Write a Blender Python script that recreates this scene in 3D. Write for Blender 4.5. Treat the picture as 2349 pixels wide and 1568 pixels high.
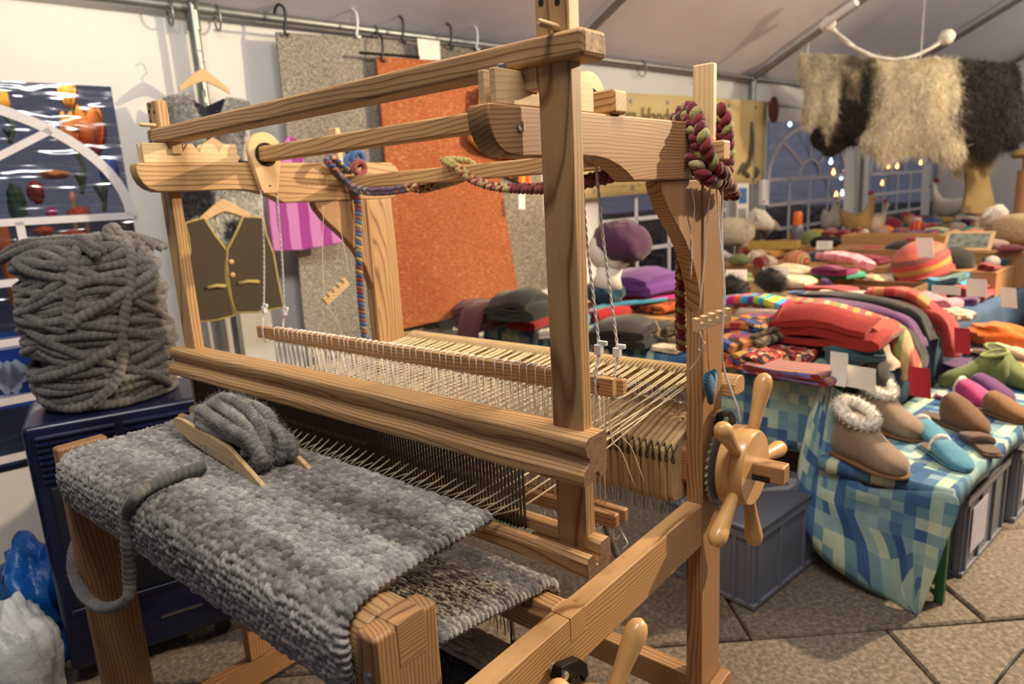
import bpy, bmesh, math, random
import numpy as np
from mathutils import Vector, Matrix, Euler

for o in list(bpy.data.objects):
    bpy.data.objects.remove(o)
scene = bpy.context.scene
COL = scene.collection
PI = math.pi

# ------------------------------------------------------------------ camera
CAM_H = 1.6
FPX, CX, CY = 1566.0, 1174.5, 784.0
ROT = np.array([[0.76767199, 0.63852386, -0.05447014],
                [0.09417953, -0.19648505, -0.97597328],
                [-0.6338848, 0.74409738, -0.21097195]])
cam_data = bpy.data.cameras.new('camera')
cam_data.sensor_fit = 'HORIZONTAL'
cam_data.sensor_width = 36.0
cam_data.lens = 36.0 * FPX / 2349.0
cam_data.clip_start = 0.05
cam_data.clip_end = 200
cam_data.dof.use_dof = True
cam_data.dof.focus_distance = 1.32
cam_data.dof.aperture_fstop = 3.2
cam = bpy.data.objects.new('camera', cam_data)
COL.objects.link(cam)
cam.matrix_world = Matrix((
    (ROT[0][0], -ROT[1][0], -ROT[2][0], 0.0),
    (ROT[0][1], -ROT[1][1], -ROT[2][1], 0.0),
    (ROT[0][2], -ROT[1][2], -ROT[2][2], CAM_H),
    (0, 0, 0, 1)))
scene.camera = cam

# ------------------------------------------------------------------ colour management, world
scene.view_settings.view_transform = 'Standard'
scene.view_settings.look = 'None'
scene.view_settings.gamma = 1.0
scene.view_settings.use_curve_mapping = False
scene.view_settings.exposure = -0.08

world = bpy.data.worlds.new('dusk_sky')
scene.world = world
world.use_nodes = True
world.node_tree.nodes['Background'].inputs['Color'].default_value = (0.19, 0.205, 0.285, 1)
world.node_tree.nodes['Background'].inputs['Strength'].default_value = 0.45

# stall frame: u along the tent wall (away), v across (towards the aisle)
TH = math.radians(9)
UX = np.array([math.sin(TH), math.cos(TH), 0.0])
VX = np.array([math.cos(TH), -math.sin(TH), 0.0])
T0 = np.array([-0.816, 2.945, 0.0])
WALL_V = -2.4
EAVE = 2.56


def SV(u, v, z=0.0):
    return T0 + u * UX + v * VX + np.array([0, 0, z])


def light(name, kind, loc, energy, color, target=None, size=0.3, size_y=None, spot=None, blend=0.3):
    d = bpy.data.lights.new(name, kind)
    d.energy = energy
    d.color = color
    if kind == 'AREA':
        d.size = size
        if size_y:
            d.shape = 'RECTANGLE'
            d.size_y = size_y
    elif kind in ('SPOT', 'POINT'):
        d.shadow_soft_size = size
        if kind == 'SPOT':
            d.spot_size = spot
            d.spot_blend = blend
    o = bpy.data.objects.new(name, d)
    COL.objects.link(o)
    o.location = loc
    if target is not None:
        o.rotation_euler = (Vector(target) - Vector(loc)).to_track_quat('-Z', 'Y').to_euler()
    return o


# point fills added below the ridge, brightening roof and walls all round
WARM = (1.0, 0.76, 0.48)
NEUT = (1.0, 0.95, 0.87)
# under the roof: area fills added near the ridge, warm spots over the stall
light('roof_fill_area', 'AREA', tuple(SV(-2.2, 0.9, 3.35)), 46, NEUT, tuple(SV(-2.0, -0.9, 1.0)), 1.6, 0.5)  # unseen fill area, added to light the loom front
light('roof_fill_area', 'AREA', tuple(SV(1.6, 0.7, 3.4)), 34, (1.0, 0.88, 0.72), tuple(SV(1.6, -0.8, 0.8)), 1.6, 0.5)
light('stall_spot_lamp', 'SPOT', tuple(SV(2.9, 1.75, 3.2)), 1350, WARM, tuple(SV(-0.2, 0.0, 0.3)), 0.06, spot=math.radians(80), blend=0.25)
light('stall_spot_lamp', 'SPOT', tuple(SV(4.2, 0.9, 2.9)), 170, WARM, tuple(SV(3.2, -1.0, 0.8)), 0.05, spot=math.radians(110), blend=0.4)
for (u_, e_) in ((-1.7, 32), (1.4, 38), (4.4, 46), (7.4, 48)):
    light('ridge_fill', 'POINT', tuple(SV(u_, 0.75, 3.05)), e_, (1.0, 0.92, 0.80), size=0.12)  # added fill points with no bulb there, they lift the roof
light('wall_spot_lamp', 'SPOT', tuple(SV(-2.9, -0.2, 3.0)), 48, NEUT, tuple(SV(-1.7, -2.4, 1.7)), 0.15, spot=math.radians(120), blend=0.6)


# ------------------------------------------------------------------ pixel helpers (2349 x 1568 frame)
def ray(px, py):
    return ROT.T @ np.array([px - CX, py - CY, FPX])


CAMP = np.array([0, 0, CAM_H])


def on_z(px, py, z):
    d = ray(px, py)
    return CAMP + d * ((z - CAM_H) / d[2])


def on_x(px, py, x):
    d = ray(px, py)
    return CAMP + d * (x / d[0])


def on_y(px, py, y):
    d = ray(px, py)
    return CAMP + d * (y / d[1])


def on_v(px, py, v):
    d = ray(px, py)
    return CAMP + d * ((v - VX @ (CAMP - T0)) / (VX @ d))


def on_u(px, py, u):
    d = ray(px, py)
    return CAMP + d * ((u - UX @ (CAMP - T0)) / (UX @ d))


def at_depth(px, py, depth):
    return CAMP + ray(px, py) * (depth / FPX)


def uv_of(P):
    return float(UX @ (P - T0)), float(VX @ (P - T0))


# ------------------------------------------------------------------ mesh helpers
def rgb(h):
    h = h.lstrip('#')
    c = [int(h[i:i + 2], 16) / 255 for i in (0, 2, 4)]
    return tuple(x / 12.92 if x <= 0.04045 else ((x + 0.055) / 1.055) ** 2.4 for x in c)


class MB:
    def __init__(self):
        self.v, self.f, self.uv, self.c = [], [], None, None

    def add(self, verts, faces):
        n = len(self.v)
        self.v.extend([tuple(map(float, p)) for p in verts])
        self.f.extend([tuple(i + n for i in q) for q in faces])
        return self

    def box(self, x0, x1, y0, y1, z0, z1):
        v = [(x, y, z) for x in (x0, x1) for y in (y0, y1) for z in (z0, z1)]
        return self.add(v, [(0, 1, 3, 2), (4, 6, 7, 5), (0, 4, 5, 1), (2, 3, 7, 6), (0, 2, 6, 4), (1, 5, 7, 3)])

    def obox(self, c, ax, ay, az, hx, hy, hz):
        c = np.array(c, float)
        ax, ay, az = [np.array(a, float) for a in (ax, ay, az)]
        v = [c + sx * hx * ax + sy * hy * ay + sz * hz * az for sx in (-1, 1) for sy in (-1, 1) for sz in (-1, 1)]
        return self.add(v, [(0, 1, 3, 2), (4, 6, 7, 5), (0, 4, 5, 1), (2, 3, 7, 6), (0, 2, 6, 4), (1, 5, 7, 3)])

    def prism(self, poly, axis, a0, a1):
        # poly: 2D points in the plane of the two other axes in cyclic order (x: y,z  y: z,x  z: x,y)
        n = len(poly)

        def P(p, a):
            if axis == 'x':
                return (a, p[0], p[1])
            if axis == 'y':
                return (p[1], a, p[0])
            return (p[0], p[1], a)
        v = [P(p, a0) for p in poly] + [P(p, a1) for p in poly]
        f = [tuple(range(n))[::-1], tuple(range(n, 2 * n))]
        f += [(i, (i + 1) % n, n + (i + 1) % n, n + i) for i in range(n)]
        return self.add(v, f)

    def tube(self, path, r, n=8, caps=True, closed=False):
        P = np.array(path, float)
        m = len(P)
        R = np.full(m, r) if np.isscalar(r) else np.array(r, float)
        T = np.zeros_like(P)
        if closed:
            T = np.roll(P, -1, 0) - np.roll(P, 1, 0)
        else:
            T[1:-1] = P[2:] - P[:-2]
            T[0] = P[1] - P[0]
            T[-1] = P[-1] - P[-2]
        T /= np.maximum(np.linalg.norm(T, axis=1, keepdims=True), 1e-9)
        ref = np.array([0, 0, 1.0]) if abs(T[0][2]) < 0.9 else np.array([1.0, 0, 0])
        N = np.cross(T[0], ref)
        N /= np.linalg.norm(N)
        vs = []
        for i in range(m):
            N = N - T[i] * (N @ T[i])
            N /= max(np.linalg.norm(N), 1e-9)
            B = np.cross(T[i], N)
            for k in range(n):
                a = 2 * PI * k / n
                vs.append(P[i] + R[i] * (math.cos(a) * N + math.sin(a) * B))
        f = []
        for i in range(m if closed else m - 1):
            j = (i + 1) % m
            for k in range(n):
                f.append((i * n + k, i * n + (k + 1) % n, j * n + (k + 1) % n, j * n + k))
        if caps and not closed:
            f.append(tuple(range(n))[::-1])
            f.append(tuple(range((m - 1) * n, m * n)))
        return self.add(vs, f)

    def lathe(self, prof, origin, direction, n=20):
        # prof: (distance along direction, radius)
        d = np.array(direction, float)
        d /= np.linalg.norm(d)
        ref = np.array([0, 0, 1.0]) if abs(d[2]) < 0.9 else np.array([1.0, 0, 0])
        a = np.cross(d, ref)
        a /= np.linalg.norm(a)
        b = np.cross(d, a)
        o = np.array(origin, float)
        vs, f = [], []
        for (t, r) in prof:
            for k in range(n):
                th = 2 * PI * k / n
                vs.append(o + d * t + r * (math.cos(th) * a + math.sin(th) * b))
        m = len(prof)
        for i in range(m - 1):
            for k in range(n):
                f.append((i * n + k, i * n + (k + 1) % n, (i + 1) * n + (k + 1) % n, (i + 1) * n + k))
        f.append(tuple(range(n))[::-1])
        f.append(tuple(range((m - 1) * n, m * n)))
        return self.add(vs, f)

    def grid(self, pts, wrap_u=False, wrap_v=False, flip=False):
        # pts: array (nu, nv, 3)
        pts = np.asarray(pts, float)
        nu, nv = pts.shape[:2]
        f = []
        for i in range(nu if wrap_u else nu - 1):
            for j in range(nv if wrap_v else nv - 1):
                q = (i * nv + j, ((i + 1) % nu) * nv + j, ((i + 1) % nu) * nv + (j + 1) % nv, i * nv + (j + 1) % nv)
                f.append(q[::-1] if flip else q)
        return self.add(pts.reshape(-1, 3), f)

    def build(self, name, mat, parent=None, smooth=False, bevel=0.0, seg=2, loc=None, rot=None, kind=None, recalc=True):
        me = bpy.data.meshes.new(name)
        off = WOFF.get(parent.name, np.zeros(3)) if parent is not None else np.zeros(3)
        V = np.array(self.v, float)
        if parent is not None:
            V = V - off
        me.from_pydata(V.tolist(), [], self.f)
        if recalc:
            bm = bmesh.new()
            bm.from_mesh(me)
            bmesh.ops.recalc_face_normals(bm, faces=bm.faces)
            bm.to_mesh(me)
            bm.free()
        if self.c is not None:
            a = me.attributes.new('Col', 'FLOAT_COLOR', 'POINT')
            cc = np.ones((len(self.v), 4))
            cc[:, :3] = np.array(self.c, float)
            a.data.foreach_set('color', cc.ravel())
        if self.uv is not None:
            lay = me.uv_layers.new(name='UVMap')
            idx = np.zeros(len(me.loops), int)
            me.loops.foreach_get('vertex_index', idx)
            lay.data.foreach_set('uv', np.array(self.uv, float)[idx].ravel())
        if smooth or bevel:
            me.polygons.foreach_set('use_smooth', [True] * len(me.polygons))
        if mat is not None:
            me.materials.append(MAT[mat] if isinstance(mat, str) else mat)
        o = bpy.data.objects.new(name, me)
        COL.objects.link(o)
        if parent is not None:
            o.parent = parent
            WOFF[o.name] = off
        if loc is not None:
            o.location = tuple(map(float, loc))
        if rot is not None:
            o.rotation_euler = rot
        if bevel:
            md = o.modifiers.new('bevel', 'BEVEL')
            md.width = bevel
            md.segments = seg
            md.limit_method = 'ANGLE'
            md.angle_limit = math.radians(35)
            md.harden_normals = True
        elif smooth == 'auto':
            md = o.modifiers.new('split', 'EDGE_SPLIT')
            md.split_angle = math.radians(40)
        if kind:
            o['kind'] = kind
        return o


WOFF = {}


def tag(o, label, cat, group=None):
    o['label'] = label
    o['category'] = cat
    if group:
        o['group'] = group
    return o


def thing(name, label, cat, loc=(0, 0, 0), rotz=0.0, group=None, world_parts=False):
    o = bpy.data.objects.new(name, None)
    COL.objects.link(o)
    o.location = tuple(map(float, loc))
    o.rotation_euler = (0, 0, rotz)
    o.empty_display_size = 0.1
    if world_parts:
        WOFF[o.name] = np.array(loc, float)
    return tag(o, label, cat, group)


def dup(o, loc, rotz=None, label=None, parent=None):
    c = o.copy()
    COL.objects.link(c)
    if parent is None:
        c.location = tuple(map(float, loc))
        if rotz is not None:
            c.rotation_euler = (0, 0, rotz)
        if label:
            c['label'] = label
    else:
        c.parent = parent
    for ch in list(o.children):
        dup(ch, None, parent=c)
    return c


def part_copy(o, parent, dloc):
    c = o.copy()
    COL.objects.link(c)
    c.parent = parent
    c.location = Vector(o.location) + Vector(tuple(map(float, dloc)))
    return c


VTAB = {}


def vnoise(x, y, seed=0):
    # smooth 2D value noise, numpy
    if seed not in VTAB:
        VTAB[seed] = np.random.RandomState(seed).rand(256, 256)
    tab = VTAB[seed]
    xi = np.floor(x).astype(int)
    yi = np.floor(y).astype(int)
    fx = x - xi
    fy = y - yi
    fx = fx * fx * (3 - 2 * fx)
    fy = fy * fy * (3 - 2 * fy)
    a = tab[xi % 256, yi % 256]
    b = tab[(xi + 1) % 256, yi % 256]
    c = tab[xi % 256, (yi + 1) % 256]
    d = tab[(xi + 1) % 256, (yi + 1) % 256]
    return (a * (1 - fx) + b * fx) * (1 - fy) + (c * (1 - fx) + d * fx) * fy


def catmull(pts, n=8):
    P = np.array(pts, float)
    P = np.vstack([2 * P[0] - P[1], P, 2 * P[-1] - P[-2]])
    out = []
    for i in range(1, len(P) - 2):
        for k in range(n):
            t = k / n
            out.append(0.5 * ((2 * P[i]) + (P[i + 1] - P[i - 1]) * t + (2 * P[i - 1] - 5 * P[i] + 4 * P[i + 1] - P[i + 2]) * t * t
                              + (-P[i - 1] + 3 * P[i] - 3 * P[i + 1] + P[i + 2]) * t ** 3))
    out.append(P[-2])
    return np.array(out)

# ------------------------------------------------------------------ materials
MAT = {}


def newmat(name):
    m = bpy.data.materials.new(name)
    m.use_nodes = True
    nt = m.node_tree
    b = nt.nodes['Principled BSDF']
    MAT[name] = m
    return m, nt, b


def nd(nt, typ, **kw):
    n = nt.nodes.new(typ)
    for k, val in kw.items():
        if k.startswith('i_'):
            n.inputs[k[2:].replace('_', ' ')].default_value = val
        else:
            setattr(n, k, val)
    return n


def ramp(nt, stops, interp='LINEAR'):
    n = nt.nodes.new('ShaderNodeValToRGB')
    cr = n.color_ramp
    cr.interpolation = interp
    while len(cr.elements) < len(stops):
        cr.elements.new(0.5)
    for e, (p, c) in zip(cr.elements, stops):
        e.position = p
        e.color = (*c, 1)
    return n


def add_bump(nt, b, height_socket, strength, dist=0.002):
    bp = nd(nt, 'ShaderNodeBump')
    bp.inputs['Strength'].default_value = strength
    bp.inputs['Distance'].default_value = dist
    nt.links.new(height_socket, bp.inputs['Height'])
    nt.links.new(bp.outputs['Normal'], b.inputs['Normal'])


def plain(name, col, rough=0.6, metal=0.0, var=0.12, scale=20.0, bump=0.0, bscale=None, bdist=0.002, sheen=0.0, spec=None, coat=0.0, detail=4):
    col = rgb(col) if isinstance(col, str) else col
    m, nt, b = newmat(name)
    b.inputs['Roughness'].default_value = rough
    b.inputs['Metallic'].default_value = metal
    if spec is not None:
        b.inputs['Specular IOR Level'].default_value = spec
    if sheen:
        b.inputs['Sheen Weight'].default_value = sheen
        b.inputs['Sheen Roughness'].default_value = 0.5
    if coat:
        b.inputs['Coat Weight'].default_value = coat
    tc = nd(nt, 'ShaderNodeTexCoord')
    nz = nd(nt, 'ShaderNodeTexNoise')
    nz.inputs['Scale'].default_value = scale
    nz.inputs['Detail'].default_value = detail
    nt.links.new(tc.outputs['Object'], nz.inputs['Vector'])
    r = ramp(nt, [(0.3, tuple(c * (1 - var) for c in col)), (0.7, tuple(min(1, c * (1 + var)) for c in col))])
    nt.links.new(nz.outputs['Fac'], r.inputs['Fac'])
    nt.links.new(r.outputs['Color'], b.inputs['Base Color'])
    if bump:
        n2 = nd(nt, 'ShaderNodeTexNoise')
        n2.inputs['Scale'].default_value = bscale or scale * 3
        n2.inputs['Detail'].default_value = 3
        nt.links.new(tc.outputs['Object'], n2.inputs['Vector'])
        add_bump(nt, b, n2.outputs['Fac'], bump, bdist)
    return m


def wood(name, axis, light_c='#c59c6a', dark_c='#805632', spacing=0.0075, rough=0.5, contrast=1.0):
    m, nt, b = newmat(name)
    L = nt.links
    tc = nd(nt, 'ShaderNodeTexCoord')
    oi = nd(nt, 'ShaderNodeObjectInfo')
    sep = nd(nt, 'ShaderNodeSeparateXYZ')
    L.new(tc.outputs['Object'], sep.inputs[0])
    g = {'x': 0, 'y': 1, 'z': 2}[axis]
    a, c = [i for i in range(3) if i != g]

    def mth(op, x, y=None, z=None):
        n = nd(nt, 'ShaderNodeMath', operation=op)
        for i, s in enumerate((x, y, z)):
            if s is None:
                continue
            if isinstance(s, (int, float)):
                n.inputs[i].default_value = s
            else:
                L.new(s, n.inputs[i])
        return n.outputs[0]
    rnd = oi.outputs['Random']
    # slow wander of the grain along the board
    mp = nd(nt, 'ShaderNodeMapping')
    sc = [7.0, 7.0, 7.0]
    sc[g] = 1.6
    mp.inputs['Scale'].default_value = sc
    L.new(tc.outputs['Object'], mp.inputs['Vector'])
    off = nd(nt, 'ShaderNodeCombineXYZ')
    for i in range(3):
        L.new(mth('MULTIPLY', rnd, 37.0 + 11 * i), off.inputs[i])
    L.new(off.outputs[0], mp.inputs['Location'])
    nz = nd(nt, 'ShaderNodeTexNoise')
    nz.inputs['Scale'].default_value = 1.0
    nz.inputs['Detail'].default_value = 2.5
    L.new(mp.outputs[0], nz.inputs['Vector'])
    wander = mth('MULTIPLY', mth('SUBTRACT', nz.outputs['Fac'], 0.5), 0.05)
    A = mth('ADD', mth('ADD', sep.outputs[a], mth('MULTIPLY', sep.outputs[g], 0.035)), mth('MULTIPLY', rnd, 0.13))
    Cc = mth('ADD', mth('ADD', sep.outputs[c], mth('MULTIPLY', sep.outputs[g], -0.02)), mth('MULTIPLY', rnd, 0.29))
    A2 = mth('SUBTRACT', mth('FRACT', mth('MULTIPLY', A, 2.2)), 0.5)
    C2 = mth('ADD', mth('FRACT', mth('MULTIPLY', Cc, 1.7)), 0.12)
    rr = mth('SQRT', mth('ADD', mth('MULTIPLY', A2, A2), mth('MULTIPLY', C2, C2)))
    ringv = mth('ADD', mth('MULTIPLY', rr, 0.5), wander)
    fr = mth('FRACT', mth('DIVIDE', ringv, spacing))
    lc, dc = rgb(light_c), rgb(dark_c)
    mid = tuple(lc[i] * (1 - 0.25 * contrast) + dc[i] * 0.25 * contrast for i in range(3))
    dk = tuple(lc[i] * (1 - contrast) + dc[i] * contrast for i in range(3))
    rp = ramp(nt, [(0.0, lc), (0.45, lc), (0.72, mid), (0.88, dk), (1.0, mid)])
    L.new(fr, rp.inputs['Fac'])
    # fine fibres and blotches
    mp2 = nd(nt, 'ShaderNodeMapping')
    s2 = [260.0, 260.0, 260.0]
    s2[g] = 9.0
    mp2.inputs['Scale'].default_value = s2
    L.new(tc.outputs['Object'], mp2.inputs['Vector'])
    n2 = nd(nt, 'ShaderNodeTexNoise')
    n2.inputs['Scale'].default_value = 1.0
    n2.inputs['Detail'].default_value = 2
    L.new(mp2.outputs[0], n2.inputs['Vector'])
    n3 = nd(nt, 'ShaderNodeTexNoise')
    n3.inputs['Scale'].default_value = 5.0
    L.new(tc.outputs['Object'], n3.inputs['Vector'])
    val = mth('ADD', mth('ADD', mth('MULTIPLY', n2.outputs['Fac'], 0.22), mth('MULTIPLY', n3.outputs['Fac'], 0.30)), 0.74)
    val = mth('MULTIPLY', val, mth('ADD', mth('MULTIPLY', rnd, 0.16), 0.92))
    mx = nd(nt, 'ShaderNodeVectorMath', operation='SCALE')
    L.new(rp.outputs['Color'], mx.inputs[0])
    L.new(val, mx.inputs['Scale'])
    L.new(mx.outputs[0], b.inputs['Base Color'])
    b.inputs['Roughness'].default_value = rough
    add_bump(nt, b, n2.outputs['Fac'], 0.12, 0.001)
    return m


for ax in 'xyz':
    wood('pine_' + ax, ax)
    wood('pine_pale_' + ax, ax, '#dcbc8c', '#bb9260', 0.009, 0.5, 0.6)
    wood('pine_brown_' + ax, ax, '#ae8358', '#6f4a2c', 0.006, 0.5)
plain('turned_birch', '#d2a468', 0.32, var=0.10, scale=9, coat=0.25)
plain('pale_birch', '#dcb582', 0.5, var=0.08, scale=25)
plain('weathered_end', '#b39a7c', 0.8, var=0.35, scale=60, bump=0.4)
plain('end_grain', '#86664c', 0.75, var=0.3, scale=90, bump=0.3)
plain('hole_dark', '#2a1a0e', 0.9)  # stands in for the shade inside holes and slots
plain('steel', '#b9bcc0', 0.3, 1.0, var=0.06)
plain('zinc_pipe', '#9a9d9a', 0.42, 0.9, var=0.12, scale=12)
plain('dark_steel', '#8a8987', 0.4, 0.6, var=0.2)
plain('black_iron', '#1d1a1a', 0.45, 0.6, var=0.2)
plain('black_plastic', '#1a1b1f', 0.45)
plain('white_plastic', '#eef0f2', 0.35, var=0.03)
plain('warp_tan', '#d6c8a4', 0.8, var=0.12, scale=60)
plain('warp_band', '#cdb083', 0.85, var=0.12, scale=40, bump=0.5, bscale=500, bdist=0.001)
plain('heddle_string', '#f2ebde', 0.75, var=0.05)
plain('cord_white', '#d9d6d2', 0.7, var=0.12, scale=400)
plain('reed_dark', '#2c231c', 0.5, 0.2, var=0.25, scale=120)
plain('reed_wrap', '#8f9068', 0.7, var=0.2, scale=80)
plain('lash_cord', '#3a342c', 0.8)
plain('felt_blue', '#2f6f93', 0.9, var=0.15, scale=90, sheen=0.4, bump=0.4, bscale=400)
plain('thread_red', '#a8442c', 0.8)
plain('cloth_dark', '#26262a', 0.9, var=0.25, scale=80, bump=0.6, bscale=160, bdist=0.006)
plain('navy_enamel', '#141b38', 0.28, var=0.08, scale=6, coat=0.3)
plain('navy_mesh', '#15171c', 0.6, var=0.3, scale=300)
plain('grey_plastic', '#767c8c', 0.45, var=0.06, scale=8)
plain('grey_plastic_dark', '#585d6c', 0.5, var=0.06)
plain('green_paint', '#1c5a34', 0.45, var=0.1)
plain('paper', '#eee8de', 0.7, var=0.03)
plain('paper_red', '#b81f38', 0.5, var=0.05)
plain('print_grey', '#8b8784', 0.8)
plain('kraft', '#7c5a38', 0.8, var=0.1, scale=15)
plain('wicker', '#b07c3e', 0.7, var=0.25, scale=60, bump=0.5)
plain('bag_blue', '#1560b4', 0.35, var=0.12, scale=9, bump=0.6, bscale=14, bdist=0.02)
plain('bag_white', '#d2d4d2', 0.3, var=0.08, scale=9, bump=0.8, bscale=16, bdist=0.02)
plain('rope_white', '#e8e4d8', 0.6)


def colattr(name, rough=0.9, sheen=0.0, nscale=250.0, namt=0.25, bump=0.4, bdist=0.002, spec=0.3):
    m, nt, b = newmat(name)
    L = nt.links
    at = nd(nt, 'ShaderNodeAttribute', attribute_name='Col')
    tc = nd(nt, 'ShaderNodeTexCoord')
    nz = nd(nt, 'ShaderNodeTexNoise')
    nz.inputs['Scale'].default_value = nscale
    nz.inputs['Detail'].default_value = 3
    L.new(tc.outputs['Object'], nz.inputs['Vector'])
    mr = nd(nt, 'ShaderNodeMapRange')
    mr.inputs['From Min'].default_value = 0.3
    mr.inputs['From Max'].default_value = 0.7
    mr.inputs['To Min'].default_value = 1 - namt
    mr.inputs['To Max'].default_value = 1 + namt
    L.new(nz.outputs['Fac'], mr.inputs['Value'])
    mx = nd(nt, 'ShaderNodeVectorMath', operation='SCALE')
    L.new(at.outputs['Color'], mx.inputs[0])
    L.new(mr.outputs[0], mx.inputs['Scale'])
    L.new(mx.outputs[0], b.inputs['Base Color'])
    b.inputs['Roughness'].default_value = rough
    b.inputs['Specular IOR Level'].default_value = spec
    if sheen:
        b.inputs['Sheen Weight'].default_value = sheen
    if bump:
        add_bump(nt, b, nz.outputs['Fac'], bump, bdist)
    return m


colattr('wool', sheen=0.3)
colattr('felted', sheen=0.25, nscale=120, namt=0.1, bump=0.25)
colattr('fur', nscale=60, namt=0.25, bump=0.6, bdist=0.01, sheen=0.2)
colattr('painted', rough=0.6, nscale=20, namt=0.06, bump=0)


def stripes(name, cols, axis='y', reps=1.0, rough=0.9, wob=0.02):
    m, nt, b = newmat(name)
    L = nt.links
    tc = nd(nt, 'ShaderNodeTexCoord')
    sep = nd(nt, 'ShaderNodeSeparateXYZ')
    nz = nd(nt, 'ShaderNodeTexNoise')
    nz.inputs['Scale'].default_value = 14
    L.new(tc.outputs['Object'], nz.inputs['Vector'])
    L.new(tc.outputs['Generated'], sep.inputs[0])
    a = nd(nt, 'ShaderNodeMath', operation='MULTIPLY_ADD')
    L.new(nz.outputs['Fac'], a.inputs[0])
    a.inputs[1].default_value = wob
    L.new(sep.outputs['xyz'.index(axis)], a.inputs[2])
    f = nd(nt, 'ShaderNodeMath', operation='MULTIPLY')
    f.inputs[1].default_value = reps
    L.new(a.outputs[0], f.inputs[0])
    fr = nd(nt, 'ShaderNodeMath', operation='FRACT')
    L.new(f.outputs[0], fr.inputs[0])
    n = len(cols)
    rp = ramp(nt, [(i / n, rgb(c)) for i, c in enumerate(cols)], 'CONSTANT')
    L.new(fr.outputs[0], rp.inputs['Fac'])
    L.new(rp.outputs['Color'], b.inputs['Base Color'])
    b.inputs['Roughness'].default_value = rough
    b.inputs['Sheen Weight'].default_value = 0.2
    n2 = nd(nt, 'ShaderNodeTexNoise')
    n2.inputs['Scale'].default_value = 260
    L.new(tc.outputs['Object'], n2.inputs['Vector'])
    add_bump(nt, b, n2.outputs['Fac'], 0.4, 0.002)
    return m


def patches(name, cols, scale=22.0, rough=0.9):
    m, nt, b = newmat(name)
    L = nt.links
    tc = nd(nt, 'ShaderNodeTexCoord')
    vo = nd(nt, 'ShaderNodeTexVoronoi', distance='CHEBYCHEV')
    vo.inputs['Scale'].default_value = scale
    vo.inputs['Randomness'].default_value = 0.75
    L.new(tc.outputs['Object'], vo.inputs['Vector'])
    sep = nd(nt, 'ShaderNodeSeparateColor')
    L.new(vo.outputs['Color'], sep.inputs[0])
    n = len(cols)
    rp = ramp(nt, [(i / n, rgb(c)) for i, c in enumerate(cols)], 'CONSTANT')
    L.new(sep.outputs[0], rp.inputs['Fac'])
    L.new(rp.outputs['Color'], b.inputs['Base Color'])
    b.inputs['Roughness'].default_value = rough
    n2 = nd(nt, 'ShaderNodeTexNoise')
    n2.inputs['Scale'].default_value = 260
    L.new(tc.outputs['Object'], n2.inputs['Vector'])
    add_bump(nt, b, n2.outputs['Fac'], 0.4, 0.002)
    return m


KNIT = {}


def knit(col):
    if col not in KNIT:
        KNIT[col] = plain('knit_' + col.lstrip('#'), col, 0.92, var=0.13, scale=45, bump=0.5, bscale=330, sheen=0.25)
    return KNIT[col]


stripes('rainbow_stripe', ['#27a9c9', '#c9cf3a', '#e6cf3a', '#29b3d6', '#b0127e', '#e2562f', '#1ea3c9', '#7f2b8f', '#9ad03c'], 'x', 1.6)
stripes('folk_stripe', ['#c8a878', '#b5523c', '#c89440', '#d8485a', '#a8996c', '#b5523c', '#c0605a', '#d0b48c', '#c87840', '#7f8a4c'], 'x', 3.2)
stripes('pink_stripe', ['#9c3c90', '#c77fbc'], 'x', 5.0)
stripes('hat_stripe', ['#b0484a', '#c0524c', '#bd8a42', '#b4413f', '#7a4a44', '#c0614a'], 'z', 1.2, wob=0.06)
stripes('pinksock_stripe', ['#dc94a4', '#d27f96', '#e3a5b2'], 'x', 4.0)
stripes('red_orange_stripe', ['#b83a34', '#c87a44', '#a82c34', '#d05c50'], 'x', 2.0)
stripes('flame_stripe', ['#c0401c', '#e07a20', '#2a1410', '#d85a1c', '#f0a030'], 'x', 3.0, wob=0.2)
stripes('jacquard_stripe', ['#c8702c', '#8c2c24', '#8c84d0', '#2a2418', '#d0a040', '#a83c28'], 'y', 5.0, wob=0.05)
patches('folk_patch', ['#3f5088', '#b87440', '#6a2064', '#a01850', '#4c5630', '#9c2c3c', '#a88438', '#2a1812', '#803f20', '#35406c'], 22)
patches('floral_patch', ['#1c1614', '#c03a3c', '#d8704c', '#e0b890', '#20201c', '#8a1c2c', '#3c2030'], 42)
patches('plaid_orange', ['#c8622a', '#2a2018', '#a84a28', '#c87838', '#78382a'], 30)
patches('brown_patch', ['#3a3028', '#4c4034', '#7c6a50', '#2c241e'], 40)


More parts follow.
